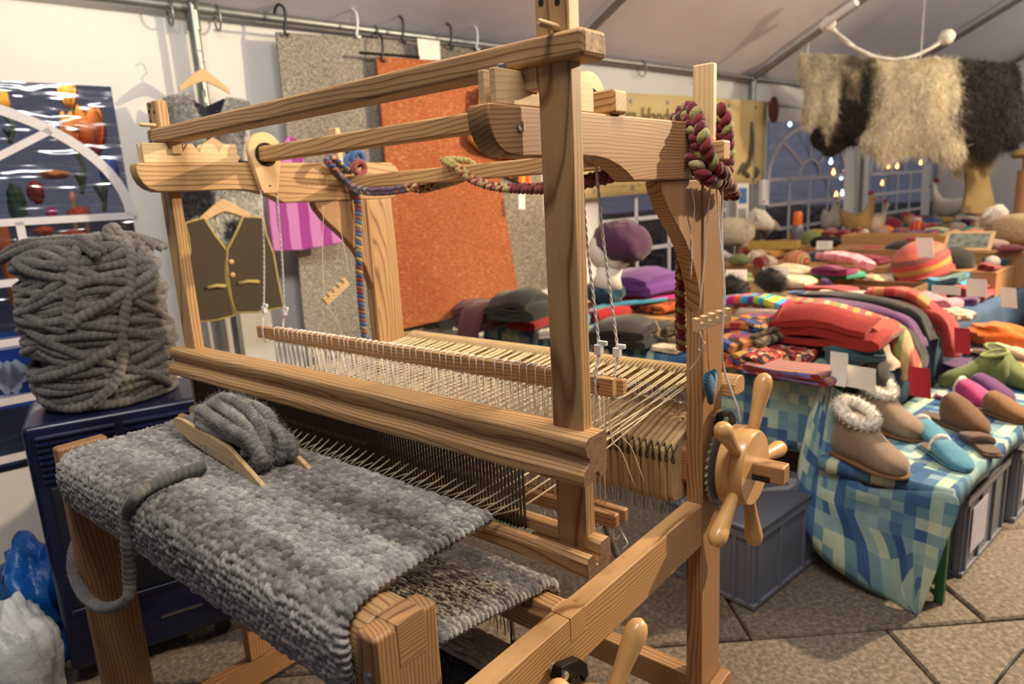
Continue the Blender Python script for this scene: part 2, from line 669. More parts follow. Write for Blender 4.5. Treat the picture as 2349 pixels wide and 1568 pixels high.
def check_cloth(name):
    m, nt, b = newmat(name)
    L = nt.links
    uvn = nd(nt, 'ShaderNodeUVMap', uv_map='UVMap')
    sep = nd(nt, 'ShaderNodeSeparateXYZ')
    L.new(uvn.outputs[0], sep.inputs[0])

    def mth(op, x, y=None):
        n = nd(nt, 'ShaderNodeMath', operation=op)
        for i, s in enumerate((x, y)):
            if s is None:
                continue
            if isinstance(s, (int, float)):
                n.inputs[i].default_value = s
            else:
                L.new(s, n.inputs[i])
        return n.outputs[0]

    def cell(sock, size, seed):
        fl = mth('ADD', mth('FLOOR', mth('DIVIDE', sock, size)), seed)
        wn = nd(nt, 'ShaderNodeTexWhiteNoise', noise_dimensions='1D')
        L.new(fl, wn.inputs['W'])
        return wn.outputs['Value'], fl
    cx, fx = cell(sep.outputs[0], 0.043, 0.37)
    cy, fy = cell(sep.outputs[1], 0.043, 9.61)
    w2 = nd(nt, 'ShaderNodeTexWhiteNoise', noise_dimensions='2D')
    cv = nd(nt, 'ShaderNodeCombineXYZ')
    L.new(fx, cv.inputs[0])
    L.new(fy, cv.inputs[1])
    L.new(cv.outputs[0], w2.inputs['Vector'])
    # each cell shows mostly its warp stripe, mixed with the weft stripe
    # weave: each cell lies between the colour of its warp stripe and of its weft stripe
    fac = mth('ADD', mth('ADD', mth('MULTIPLY', cx, 0.42), mth('MULTIPLY', cy, 0.24)), mth('MULTIPLY', w2.outputs['Value'], 0.34))
    rp = ramp(nt, [(0.0, rgb('#234a7c')), (0.34, rgb('#3a6390')), (0.44, rgb('#5b87a0')), (0.54, rgb('#85a8ac')), (0.64, rgb('#a9c0b0')), (0.76, rgb('#c3d1b4'))], 'LINEAR')
    L.new(fac, rp.inputs['Fac'])
    tc = nd(nt, 'ShaderNodeTexCoord')
    nz = nd(nt, 'ShaderNodeTexNoise')
    nz.inputs['Scale'].default_value = 30
    L.new(tc.outputs['Object'], nz.inputs['Vector'])
    mr = nd(nt, 'ShaderNodeMapRange')
    mr.inputs['To Min'].default_value = 0.85
    mr.inputs['To Max'].default_value = 1.12
    L.new(nz.outputs['Fac'], mr.inputs['Value'])
    mx = nd(nt, 'ShaderNodeVectorMath', operation='SCALE')
    L.new(rp.outputs['Color'], mx.inputs[0])
    L.new(mr.outputs[0], mx.inputs['Scale'])
    L.new(mx.outputs[0], b.inputs['Base Color'])
    b.inputs['Roughness'].default_value = 0.85
    return m


check_cloth('check_cloth')


def tent_mat(name, col, trans=0.25):
    m, nt, b = newmat(name)
    L = nt.links
    out = nt.nodes['Material Output']
    tc = nd(nt, 'ShaderNodeTexCoord')
    nz = nd(nt, 'ShaderNodeTexNoise')
    nz.inputs['Scale'].default_value = 1.7
    nz.inputs['Detail'].default_value = 5
    L.new(tc.outputs['Object'], nz.inputs['Vector'])
    c = rgb(col)
    rp = ramp(nt, [(0.3, tuple(x * 0.93 for x in c)), (0.7, c)])
    L.new(nz.outputs['Fac'], rp.inputs['Fac'])
    L.new(rp.outputs['Color'], b.inputs['Base Color'])
    b.inputs['Roughness'].default_value = 0.45
    add_bump(nt, b, nz.outputs['Fac'], 0.35, 0.05)
    tr = nd(nt, 'ShaderNodeBsdfTranslucent')
    L.new(rp.outputs['Color'], tr.inputs['Color'])
    ms = nd(nt, 'ShaderNodeMixShader')
    ms.inputs[0].default_value = trans
    L.new(b.outputs[0], ms.inputs[1])
    L.new(tr.outputs[0], ms.inputs[2])
    L.new(ms.outputs[0], out.inputs['Surface'])
    return m


tent_mat('tent_wall', '#f0eeea', 0.15)
tent_mat('tent_roof', '#f0ecef', 0.12)
plain('muntin', '#dcd8dc', 0.5, var=0.03)


def window_film(name):
    m, nt, b = newmat(name)
    L = nt.links
    out = nt.nodes['Material Output']
    nt.nodes.remove(b)
    tr = nd(nt, 'ShaderNodeBsdfTransparent')
    tr.inputs['Color'].default_value = (0.86, 0.88, 0.92, 1)
    gl = nd(nt, 'ShaderNodeBsdfGlossy')
    gl.inputs['Roughness'].default_value = 0.12
    gl.inputs['Color'].default_value = (0.9, 0.92, 1.0, 1)
    tc = nd(nt, 'ShaderNodeTexCoord')
    mp = nd(nt, 'ShaderNodeMapping')
    mp.inputs['Scale'].default_value = (1.2, 1.2, 5.0)
    L.new(tc.outputs['Object'], mp.inputs['Vector'])
    nz = nd(nt, 'ShaderNodeTexNoise')
    nz.inputs['Scale'].default_value = 2.5
    L.new(mp.outputs[0], nz.inputs['Vector'])
    bp = nd(nt, 'ShaderNodeBump')
    bp.inputs['Strength'].default_value = 0.5
    bp.inputs['Distance'].default_value = 0.05
    L.new(nz.outputs['Fac'], bp.inputs['Height'])
    L.new(bp.outputs['Normal'], gl.inputs['Normal'])
    ms = nd(nt, 'ShaderNodeMixShader')
    ms.inputs[0].default_value = 0.13
    L.new(tr.outputs[0], ms.inputs[1])
    L.new(gl.outputs[0], ms.inputs[2])
    L.new(ms.outputs[0], out.inputs['Surface'])
    return m


window_film('window_film')


def emit(name, col, strength):
    m, nt, b = newmat(name)
    c = rgb(col)
    b.inputs['Base Color'].default_value = (*c, 1)
    b.inputs['Emission Color'].default_value = (*c, 1)
    b.inputs['Emission Strength'].default_value = strength
    return m


def stone(name):
    m, nt, b = newmat(name)
    L = nt.links
    tc = nd(nt, 'ShaderNodeTexCoord')
    oi = nd(nt, 'ShaderNodeObjectInfo')
    nz = nd(nt, 'ShaderNodeTexNoise')
    nz.inputs['Scale'].default_value = 55
    nz.inputs['Detail'].default_value = 6
    nz.inputs['Roughness'].default_value = 0.7
    L.new(tc.outputs['Object'], nz.inputs['Vector'])
    rp = ramp(nt, [(0.30, rgb('#443f3b')), (0.5, rgb('#756a5e')), (0.70, rgb('#a59582'))])
    L.new(nz.outputs['Fac'], rp.inputs['Fac'])
    n2 = nd(nt, 'ShaderNodeTexNoise')
    n2.inputs['Scale'].default_value = 3
    L.new(tc.outputs['Object'], n2.inputs['Vector'])
    a = nd(nt, 'ShaderNodeMath', operation='MULTIPLY_ADD')
    L.new(n2.outputs['Fac'], a.inputs[0])
    a.inputs[1].default_value = 0.35
    a.inputs[2].default_value = 0.72
    a2 = nd(nt, 'ShaderNodeMath', operation='MULTIPLY_ADD')
    L.new(oi.outputs['Random'], a2.inputs[0])
    a2.inputs[1].default_value = 0.15
    L.new(a.outputs[0], a2.inputs[2])
    mx = nd(nt, 'ShaderNodeVectorMath', operation='SCALE')
    L.new(rp.outputs['Color'], mx.inputs[0])
    L.new(a2.outputs[0], mx.inputs['Scale'])
    L.new(mx.outputs[0], b.inputs['Base Color'])
    b.inputs['Roughness'].default_value = 0.8
    add_bump(nt, b, nz.outputs['Fac'], 0.7, 0.004)
    return m


stone('paving_stone')
plain('joint_sand', '#3c3630', 0.95, var=0.3, scale=60)
plain('night_ground', '#26262c', 0.9)
plain('banner_cloth', '#dcc488', 0.8, var=0.08, scale=4)
plain('banner_ink', '#7a6a44', 0.8)


def rug_mat(name, stops, sc=(60, 60, 260)):
    m, nt, b = newmat(name)
    L = nt.links
    tc = nd(nt, 'ShaderNodeTexCoord')
    mp = nd(nt, 'ShaderNodeMapping')
    mp.inputs['Scale'].default_value = sc
    L.new(tc.outputs['Object'], mp.inputs['Vector'])
    nz = nd(nt, 'ShaderNodeTexNoise')
    nz.inputs['Scale'].default_value = 1.0
    nz.inputs['Detail'].default_value = 2
    nz.inputs['Roughness'].default_value = 0.6
    L.new(mp.outputs[0], nz.inputs['Vector'])
    n2 = nd(nt, 'ShaderNodeTexNoise')
    n2.inputs['Scale'].default_value = 1.6
    n2.inputs['Detail'].default_value = 3
    L.new(tc.outputs['Object'], n2.inputs['Vector'])
    a = nd(nt, 'ShaderNodeMath', operation='MULTIPLY_ADD')
    L.new(n2.outputs['Fac'], a.inputs[0])
    a.inputs[1].default_value = 0.30
    L.new(nz.outputs['Fac'], a.inputs[2])
    s_ = nd(nt, 'ShaderNodeMath', operation='SUBTRACT')
    L.new(a.outputs[0], s_.inputs[0])
    s_.inputs[1].default_value = 0.15
    rp = ramp(nt, [(p, rgb(c)) for p, c in stops])
    L.new(s_.outputs[0], rp.inputs['Fac'])
    L.new(rp.outputs['Color'], b.inputs['Base Color'])
    b.inputs['Roughness'].default_value = 0.95
    b.inputs['Sheen Weight'].default_value = 0.2
    add_bump(nt, b, nz.outputs['Fac'], 0.9, 0.008)
    return m


rug_mat('rug_grey', [(0.30, '#6a645c'), (0.48, '#8d867c'), (0.66, '#aaa398'), (0.78, '#bdb6ab')], (75, 75, 110))
rug_mat('rug_brown', [(0.34, '#4e473e'), (0.48, '#7d7468'), (0.62, '#9c9386'), (0.72, '#b2aa9c')], (40, 40, 170))
rug_mat('rug_orange', [(0.28, '#8e4620'), (0.50, '#a85c30'), (0.62, '#b2683a'), (0.70, '#c48a5c'), (0.80, '#d4a97e')], (38, 38, 120))

# ------------------------------------------------------------------ setting: floor of paving slabs
def structure(o):
    o['kind'] = 'structure'
    return o


fl = MB()
fl.add([(-9, -4, -0.03), (7, -4, -0.03), (7, 14, -0.03), (-9, 14, -0.03)], [(0, 1, 2, 3)])
floor = structure(fl.build('floor', 'joint_sand'))
FP = np.array([0.740, 0.672, 0])
FQ = np.array([0.672, -0.740, 0])
FA = np.array([-0.874, 2.09, 0])
slab_mesh = {}


def slab(p0, p1, q0, q1, k):
    L, W = p1 - p0 - 0.011, q1 - q0 - 0.011
    key = (round(L, 2), round(W, 2))
    c = FA + FP * (p0 + p1) / 2 + FQ * (q0 + q1) / 2
    if key not in slab_mesh:
        mb = MB()
        h = 0.028
        e = 0.008
        v = [(sx * L / 2, sy * W / 2, -0.03) for sx, sy in ((-1, -1), (1, -1), (1, 1), (-1, 1))]
        v += [(sx * L / 2, sy * W / 2, -e) for sx, sy in ((-1, -1), (1, -1), (1, 1), (-1, 1))]
        v += [(sx * (L / 2 - e), sy * (W / 2 - e), 0) for sx, sy in ((-1, -1), (1, -1), (1, 1), (-1, 1))]
        f = [(8, 9, 10, 11)]
        for a in (0, 4):
            f += [(a + i, a + (i + 1) % 4, a + 4 + (i + 1) % 4, a + 4 + i) for i in range(4)]
        mb.add(v, f)
        o = mb.build('paving_slab', 'paving_stone', floor)
        slab_mesh[key] = o.data
    else:
        o = bpy.data.objects.new('paving_slab', slab_mesh[key])
        COL.objects.link(o)
        o.parent = floor
    r = random.Random(k)
    o.location = (c[0], c[1], r.uniform(-0.004, 0.0))
    o.rotation_euler = (r.uniform(-.004, .004), r.uniform(-.004, .004), math.atan2(FP[1], FP[0]))
    return o


rows = [-5.2, -4.55, -3.9, -3.25, -2.6, -1.95, -1.3, -0.62, 0.0, 0.62, 1.27, 1.92]
k = 0
for ri in range(len(rows) - 1):
    q0, q1 = rows[ri], rows[ri + 1]
    start = -4.19 if ri % 2 == 1 else -3.70
    if rows[ri] == 0.0:
        start = 0.60 - 0.86 * 5
    p = start
    while p < 5.6:
        c = FA + FP * (p + 0.43) + FQ * (q0 + q1) / 2
        uu, vv = uv_of(c)
        if -3.6 < uu < 7.5 and -3.0 < vv < 3.2:
            slab(p, p + 0.86, q0, q1, k)
        k += 1
        p += 0.86


# ------------------------------------------------------------------ tent walls with windows
BAY = 2.58
POLES = [-4.14, -1.56, 1.02, 3.60, 6.18, 8.76]
WIN = [(-3.77, -1.95), (1.40, 3.22), (4.02, 5.84), (6.56, 8.38)]
WZ0, WZ1 = 0.50, 2.19


def wall_offset(u, z):
    return 0.03 * (vnoise(np.array(u * 0.9 + 7.3), np.array(z * 0.8 + 2.1), 3) - 0.5) + 0.012 * (vnoise(np.array(u * 3.1 + 1), np.array(z * 2.2), 5) - 0.5)


us = sorted(set(np.round(np.concatenate([np.linspace(-6.6, 8.76, 90)] + [np.array(w) for w in WIN]), 4)))
zs = sorted(set(np.round(np.concatenate([np.linspace(0.0, EAVE + 0.02, 22), [WZ0, WZ1]]), 4)))
mb = MB()
vid = {}
V, F = [], []


def wv(i, j):
    if (i, j) not in vid:
        vid[(i, j)] = len(V)
        V.append(SV(us[i], WALL_V - 0.06 + float(wall_offset(us[i], zs[j])), zs[j]))
    return vid[(i, j)]


for i in range(len(us) - 1):
    for j in range(len(zs) - 1):
        um, zm = (us[i] + us[i + 1]) / 2, (zs[j] + zs[j + 1]) / 2
        if any(a < um < b for a, b in WIN) and WZ0 < zm < WZ1:
            continue
        F.append((wv(i, j), wv(i + 1, j), wv(i + 1, j + 1), wv(i, j + 1)))
mb.add(V, F)
wall_back = structure(mb.build('wall_back', 'tent_wall', smooth=True, recalc=False))

# hem flaps (valance) under the eave
mb = MB()
pts = np.array([[SV(u, WALL_V - 0.02 + 0.015 * math.sin(u * 5), z) for z in (EAVE - 0.20 + 0.02 * math.sin(u * 2.4), EAVE + 0.03)] for u in np.linspace(3.7, 8.7, 40)])
mb.grid(pts)
structure(mb.build('trim_1', 'tent_wall', smooth=True))

for n, (a, b) in enumerate(WIN):
    e = bpy.data.objects.new('window_%d' % (n + 1), None)
    COL.objects.link(e)
    e.location = tuple(SV((a + b) / 2, WALL_V - 0.06, WZ0))
    e['kind'] = 'structure'
    WOFF[e.name] = np.array(e.location)
    mb = MB()
    g = np.array([[SV(u, WALL_V - 0.062 + 0.012 * math.sin(u * 3 + z * 4), z) for z in np.linspace(WZ0, WZ1, 8)] for u in np.linspace(a, b, 8)])
    mb.grid(g)
    mb.build('pane', 'window_film', e, smooth=True, recalc=False)
    t = 0.006

    def strip(p, q, w, name='muntin'):
        p, q = np.array(p), np.array(q)      # (u, z)
        d = (q - p) / np.linalg.norm(q - p)
        m_ = MB()
        c = (p + q) / 2
        m_.obox(SV(c[0], WALL_V - 0.05, c[1]), d[0] * UX + np.array([0, 0, d[1]]), VX, -d[1] * UX + np.array([0, 0, d[0]]), np.linalg.norm(q - p) / 2, t, w / 2)
        return m_.build(name, 'muntin', e)
    zt = 1.60
    for z in (1.60, 1.34, 1.08, 0.82, 0.56):
        strip((a, z), (b, z), 0.032)
    for i in (1, 2, 3):
        u = a + (b - a) * i / 4
        strip((u, WZ0), (u, 1.60), 0.032)
    # arch and spokes
    cu = (a + b) / 2
    A, B = (b - a) / 2 - 0.01, 0.55
    m_ = MB()
    aa = np.linspace(0, PI, 33)
    ring = []
    for th in aa:
        c, s = math.cos(th), math.sin(th)
        ring.append([SV(cu + (A + o) * c, WALL_V - 0.05 + d, zt + (B + o) * s) for o, d in ((-0.022, -t), (0.022, -t), (0.022, t), (-0.022, t))])
    m_.grid(np.array(ring), wrap_v=True)
    m_.build('muntin_arch', 'muntin', e)
    for th in (PI * 0.25, PI * 0.5, PI * 0.75):
        strip((cu + 0.25 * math.cos(th), zt + 0.2 * math.sin(th)), (cu + A * math.cos(th), zt + B * math.sin(th)), 0.03)
    m_ = MB()
    ring = []
    for th in aa:
        c, s = math.cos(th), math.sin(th)
        ring.append([SV(cu + (0.25 + o) * c, WALL_V - 0.05 + d, zt + (0.2 + o) * s) for o, d in ((-0.016, -t), (0.016, -t), (0.016, t), (-0.016, t))])
    m_.grid(np.array(ring), wrap_v=True)
    m_.build('muntin_arch', 'muntin', e)

mb = MB()
g = np.array([[SV(8.9 + 0.03 * math.sin(v * 3 + z), v, z) for z in np.linspace(0, 3.9, 14)] for v in np.linspace(WALL_V - 0.06, 4.2, 24)])
mb.grid(g)
structure(mb.build('wall_far', 'tent_wall', smooth=True, recalc=False))
# roof
RS = 0.48
RIDGE_V = 0.9


def roof_z(v):
    return EAVE + 0.05 + RS * (min(v, 2 * RIDGE_V - v) - WALL_V)


mb = MB()
vv = list(np.linspace(WALL_V - 0.12, RIDGE_V, 26)) + list(np.linspace(RIDGE_V, 2 * RIDGE_V - WALL_V, 12))[1:]
g = np.array([[SV(u, v, roof_z(v) + 0.03 * (1 - abs(((u - POLES[0]) / BAY) % 1 - 0.5) * 2) * 0.9 * -1 + 0.03 * float(vnoise(np.array(u * 1.3 + 3), np.array(v * 1.5 + 9), 8))) for v in vv] for u in np.linspace(-6.6, 8.95, 70)])
mb.grid(g)
structure(mb.build('ceiling', 'tent_roof', smooth=True, recalc=False))

# ------------------------------------------------------------------ tent frame
frame = thing('tent_frame', 'galvanised steel pipe frame holding up the white tent', 'tent frame', tuple(SV(1.02, WALL_V, 0)), 0, world_parts=True)
PR = 0.026
for i in range(len(POLES) - 1):
    MB().tube([SV(POLES[i], WALL_V, EAVE), SV(POLES[i + 1], WALL_V, EAVE)], PR, 12).build('eave_pipe', 'zinc_pipe', frame, smooth='auto')
for p in POLES:
    if p < -4:
        continue
    MB().tube([SV(p, WALL_V, 0), SV(p, WALL_V, EAVE)], PR, 12).build('pole', 'zinc_pipe', frame, smooth='auto')
    MB().tube([SV(p, WALL_V, EAVE), SV(p, RIDGE_V, roof_z(RIDGE_V) - 0.06)], PR, 12).build('rafter', 'zinc_pipe', frame, smooth='auto')
    if p < 8:
        m_ = MB()
        m_.tube([SV(p - 0.09, WALL_V, EAVE), SV(p + 0.09, WALL_V, EAVE)], PR * 1.25, 12)
        m_.tube([SV(p, WALL_V, EAVE - 0.1), SV(p, WALL_V, EAVE)], PR * 1.25, 12)
        m_.build('joint_sleeve', 'zinc_pipe', frame, smooth='auto')
MB().tube([SV(POLES[0], RIDGE_V, roof_z(RIDGE_V) - 0.06), SV(8.76, RIDGE_V, roof_z(RIDGE_V) - 0.06)], PR, 12).build('ridge_pipe', 'zinc_pipe', frame, smooth='auto')
MB().tube([SV(-1.575, WALL_V + 0.05, 0), SV(-1.575, WALL_V + 0.05, EAVE + 0.3)], 0.012, 10).build('rod', 'zinc_pipe', frame, smooth='auto')
# carabiner loops that hold the wall sheet
for u in (-1.66, -1.44, -0.55, 0.62, 1.9, 2.7):
    m_ = MB()
    c = SV(u, WALL_V, EAVE - 0.03)
    m_.tube([c + 0.04 * math.cos(a) * VX + np.array([0, 0, 0.06 * math.sin(a)]) for a in np.linspace(0, 2 * PI, 15)[:-1]], 0.005, 6, closed=True)
    m_.build('sheet_hook', 'zinc_pipe', frame, smooth=True)

# ------------------------------------------------------------------ dusk market outside the windows
mb = MB()
mb.add([tuple(SV(-12, -30, -0.05)), tuple(SV(40, -30, -0.05)), tuple(SV(40, WALL_V - 0.1, -0.05)), tuple(SV(-12, WALL_V - 0.1, -0.05))], [(0, 1, 2, 3)])
structure(mb.build('floor_outside', 'night_ground'))

# ------------------------------------------------------------------ the floor loom (world coordinates)
XR1, XR0 = -0.700, -0.745        # right side frame: outer, inner face
XL1, XL0 = -1.945, -1.990        # left side frame: inner, outer face
loom = thing('floor_loom', 'big pine weaving loom with handwheel and a grey rug being woven', 'loom', (-1.34, 1.05, 0), world_parts=True)
BV = 0.004


def W(name, mb, mat, parent=loom, bevel=BV, **kw):
    return mb.build(name, mat, parent, bevel=bevel, **kw)


beam_poly = [(0.800, 1.735), (0.796, 1.722), (0.799, 1.700), (0.808, 1.681), (0.822, 1.667), (0.842, 1.659), (0.87, 1.657), (1.045, 1.659),
             (1.09, 1.657), (1.13, 1.651), (1.165, 1.641), (1.195, 1.628), (1.222, 1.612), (1.64, 1.610), (1.672, 1.614), (1.694, 1.627), (1.708, 1.65),
             (1.712, 1.675), (1.706, 1.702), (1.692, 1.722), (1.67, 1.735)]
brace_poly = [(1.335, 1.611), (1.345, 1.585), (1.372, 1.55), (1.41, 1.515), (1.45, 1.478), (1.485, 1.435), (1.515, 1.38), (1.535, 1.32), (1.545, 1.28), (1.545, 1.611)]
for (x0, x1) in ((XR0, XR1), (XL0, XL1)):
    right = x0 == XR0
    W('upper_beam', MB().prism(beam_poly, 'x', x0, x1), 'pine_brown_y' if right else 'pine_y')
    W('brace', MB().prism(brace_poly, 'x', x0 + 0.004, x1 - 0.004), 'pine_brown_z')
    W('back_post', MB().box(x0, x1, 1.541, 1.660, 0.0, 1.610), 'pine_brown_z' if right else 'pine_z')
    W('front_post', MB().box(x0, x1, 0.494, 0.615, 0.0, 1.012 if right else 1.034), 'pine_brown_z', bevel=0.008)
    W('side_rail', MB().box(x0, x1, 0.615, 1.541, 0.677, 0.793), 'pine_y', bevel=0.003)
    W('middle_post', MB().box(x0 + 0.004, x1 - 0.004, 0.90, 1.0, 0.17, 0.677), 'pine_brown_z')
    W('runner', MB().box(x0, x1, 0.44, 1.75, 0.08, 0.17), 'pine_brown_y')
    for y in (0.46, 1.64):
        W('foot', MB().box(x0 - 0.003, x1 + 0.003, y, y + 0.09, 0.0, 0.08), 'pine_brown_y')
W('foot_block', MB().box(XR1, XR1 + 0.03, 1.585, 1.665, 0.0, 0.235), 'pine_brown_z')
W('cross_bar', MB().box(XL1, XR0, 1.565, 1.615, 0.165, 0.25), 'pine_x')
W('cross_bar', MB().box(XL1, XR0, 0.53, 0.575, 0.18, 0.26), 'pine_x')
# breast beam with its tenon, front bolt
bp = [(0.502, 0.905), (0.608, 0.905), (0.611, 0.985), (0.600, 1.003), (0.575, 1.013), (0.535, 1.013), (0.510, 1.003), (0.499, 0.985)]
W('breast_beam', MB().prism(bp, 'x', XL1, XR0), 'pine_x')
W('tenon', MB().box(XR0 - 0.001, XR1 + 0.0006, 0.535, 0.588, 0.945, 1.0135), 'pine_brown_y', bevel=0.001)
W('bolt', MB().lathe([(0, 0.010), (0.003, 0.010), (0.0045, 0.006)], (-0.722, 0.494, 0.945), (0, -1, 0), 16), 'steel', bevel=0)
# knee beam
kp = [(0.935, 0.745), (0.955, 0.722), (0.992, 0.722), (1.012, 0.745), (1.012, 0.780), (0.995, 0.7955), (0.952, 0.7955), (0.935, 0.780)]
W('knee_beam', MB().prism(kp, 'x', XL1, XR0), 'pine_x')
W('tenon', MB().box(XR0 - 0.001, XR1 + 0.0008, 0.948, 0.999, 0.742, 0.7942), 'pine_y', bevel=0.001)
# back beam
bb = [(1.662, 1.052), (1.735, 1.052), (1.735, 1.085), (1.725, 1.098), (1.705, 1.104), (1.685, 1.100), (1.664, 1.085)]
W('back_beam', MB().prism(bb, 'x', -2.03, -0.669), 'pine_x')
# cloth beam with rolled cloth
MB().lathe([(0, 0.03), (1.30, 0.03)], (-2.03, 0.88, 0.56), (1, 0, 0), 12).build('cloth_beam', 'pine_x', loom, smooth='auto')

# ---- rails across the upper beams
W('rail', MB().box(-1.985, -0.690, 1.137, 1.184, 1.7355, 1.779), 'pine_x', bevel=0.006)
W('rail', MB().box(-2.13, -0.622, 1.468, 1.508, 1.647, 1.690), 'pine_x', bevel=0.005)
# upright stop boards outside the beams
for x0 in (XR1 + 0.001, XL0 - 0.049):
    W('stop_board', MB().box(x0, x0 + 0.048, 1.478, 1.500, 1.69, 1.853), 'pine_pale_z')
# notched racks that carry the beater
rk = [(0.822, 1.7355), (1.09, 1.7355), (1.09, 1.787), (1.05, 1.787), (1.035, 1.762), (1.02, 1.787), (0.99, 1.787), (0.975, 1.762), (0.96, 1.787),
      (0.945, 1.787), (0.922, 1.755), (0.90, 1.757), (0.885, 1.787), (0.822, 1.787)]
for cx in (-0.7225, -1.9675):
    for dx in (-0.017, 0.006):
        W('notched_rack', MB().prism(rk, 'x', cx + dx, cx + dx + 0.012), 'pine_pale_y', bevel=0.0015)
    W('rack_bolt', MB().lathe([(0, 0.008), (0.012, 0.008)], (cx, 0.86, 1.785), (0, 0, 1), 6), 'steel', bevel=0.001)
W('bolt', MB().lathe([(0, 0.009), (0.0015, 0.009), (0.0015, 0.006), (0.001, 0.003)], (XR1, 0.872, 1.703), (1, 0, 0), 16), 'steel', bevel=0)

# ---- pulley plates with the rail through them, cords
pl = []
for a in np.linspace(-0.15 * PI, 1.15 * PI, 17):
    pl.append((1.16 + 0.055 * math.cos(a), 1.768 + 0.053 * math.sin(a)))
pl += [(1.123, 1.69), (1.131, 1.655), (1.138, 1.643), (1.182, 1.643), (1.189, 1.655), (1.197, 1.69)]
for (x0, x1) in ((-1.932, -1.912), (-0.776, -0.756)):
    p = W('pulley_plate', MB().prism(pl, 'x', x0, x1), 'pale_birch', bevel=0.003)
    m_ = MB()
    for xx in (x0 - 0.0006, x1 + 0.0006):
        m_.add([(xx, 1.16 + 0.037 * math.cos(a), 1.756 + 0.035 * math.sin(a)) for a in np.linspace(0, 2 * PI, 25)[:-1]], [tuple(range(24))])  # flat dark disc, the hole's shade put into its colour
    m_.build('rail_hole', 'hole_dark', p)
    m_ = MB()
    m_.lathe([(0, 0.003), (0.0008, 0.003)], (x1, 1.16, 1.665), (1, 0, 0), 8)
    m_.build('pin', 'hole_dark', p)


def twisted(path, r, turns_per_m=120, n=6):
    P = catmull(path, 12)
    seg = np.linalg.norm(np.diff(P, axis=0), axis=1)
    s = np.concatenate([[0], np.cumsum(seg)])
    m = max(12, int(s[-1] * 220))
    t = np.linspace(0, s[-1], m)
    Q = np.stack([np.interp(t, s, P[:, i]) for i in range(3)], 1)
    mb = MB()
    for ph in (0, PI):
        off = np.stack([np.cos(t * turns_per_m * 2 * PI / 4 + ph), np.sin(t * turns_per_m * 2 * PI / 4 + ph), 0 * t], 1) * r * 0.5
        mb.tube(Q + off, r * 0.62, n)
    return mb


SH = ((1.13, 1.192, 1.231), (1.20, 1.175, 1.210))     # heddle shafts: y, z0, z1
for (xp, xs) in ((-0.766, -0.735), (-1.922, -1.985)):
    for (y, z0, z1), yt in zip(SH, (1.134, 1.186)):
        twisted([(xp, yt, 1.66), (xp * 0.7 + xs * 0.3, yt * 0.6 + y * 0.4, 1.5), (xs, y, z1 + 0.07), (xs, y - 0.013, z1 + 0.01), (xs, y - 0.013, z0 - 0.004), (xs, y + 0.012, z0 - 0.003), (xs, y + 0.012, z1 + 0.004)],
                0.0032).build('shaft_cord', 'cord_white', loom, smooth=True)
        m_ = MB()
        m_.box(xs - 0.008, xs + 0.008, y - 0.007, y + 0.007, z1 + 0.045, z1 + 0.066)
        m_.box(xs - 0.002, xs + 0.02, y - 0.004, y + 0.004, z1 + 0.064, z1 + 0.074)
        W('cord_clip', m_, 'white_plastic', bevel=0.002)

# ---- heddle shafts
shafts = []
for i, (y, z0, z1) in enumerate(SH):
    s = W('heddle_shaft', MB().box(-2.035 - 0.01 * i, -0.700 - 0.018 * i, y - 0.009, y + 0.009, z0, z1), 'pine_x', bevel=0.003)
    lo = MB().box(-2.035, -0.700 - 0.02 * i, y - 0.010, y + 0.010, 0.905 - 0.022 * i, 0.937 - 0.022 * i)
    W('lower_bar', lo, 'pine_brown_x', s, bevel=0.005)
    m_ = MB()
    xe = -0.735 - 0.018 * i
    m_.lathe([(0, 0.004), (0.001, 0.004)], (xe, y - 0.009, (z0 + z1) / 2), (0, -1, 0), 10)  # dark disc painted for the shade in the hole
    m_.build('cord_hole', 'hole_dark', s)
    m_ = MB()
    m_.tube(catmull([(xe, y - 0.011, (z0 + z1) / 2), (xe - 0.001, y - 0.014, z0 - 0.005), (xe - 0.015, y - 0.005, z0 - 0.10), (xe - 0.025, y, z0 - 0.15)], 5), 0.0011, 5)
    m_.tube(catmull([(xe + 0.018, y, z0), (xe + 0.025, y, z0 - 0.09), (xe + 0.042, y + 0.01, z0 - 0.12), (xe + 0.06, y + 0.03, z0 - 0.2)], 5), 0.0011, 5)
    m_.build('tie_string', 'warp_tan', s, smooth=True)
    m_ = MB()
    r = random.Random(4 + i)
    for k in range(9):
        x = -0.74 - 0.02 * k - r.random() * 0.01
        zb = 0.905 - 0.022 * i
        m_.tube(catmull([(x, y, zb), (x + r.uniform(-.02, .02), y + r.uniform(-.02, .01), zb - 0.03), (x + r.uniform(-.03, .03), y, zb - 0.05), (x + r.uniform(-.03, .03), y, zb - 0.03 - r.random() * 0.04)], 4), 0.0017, 5)
    m_.build('string_tangle', 'cord_white', s, smooth=True)
    shafts.append(s)

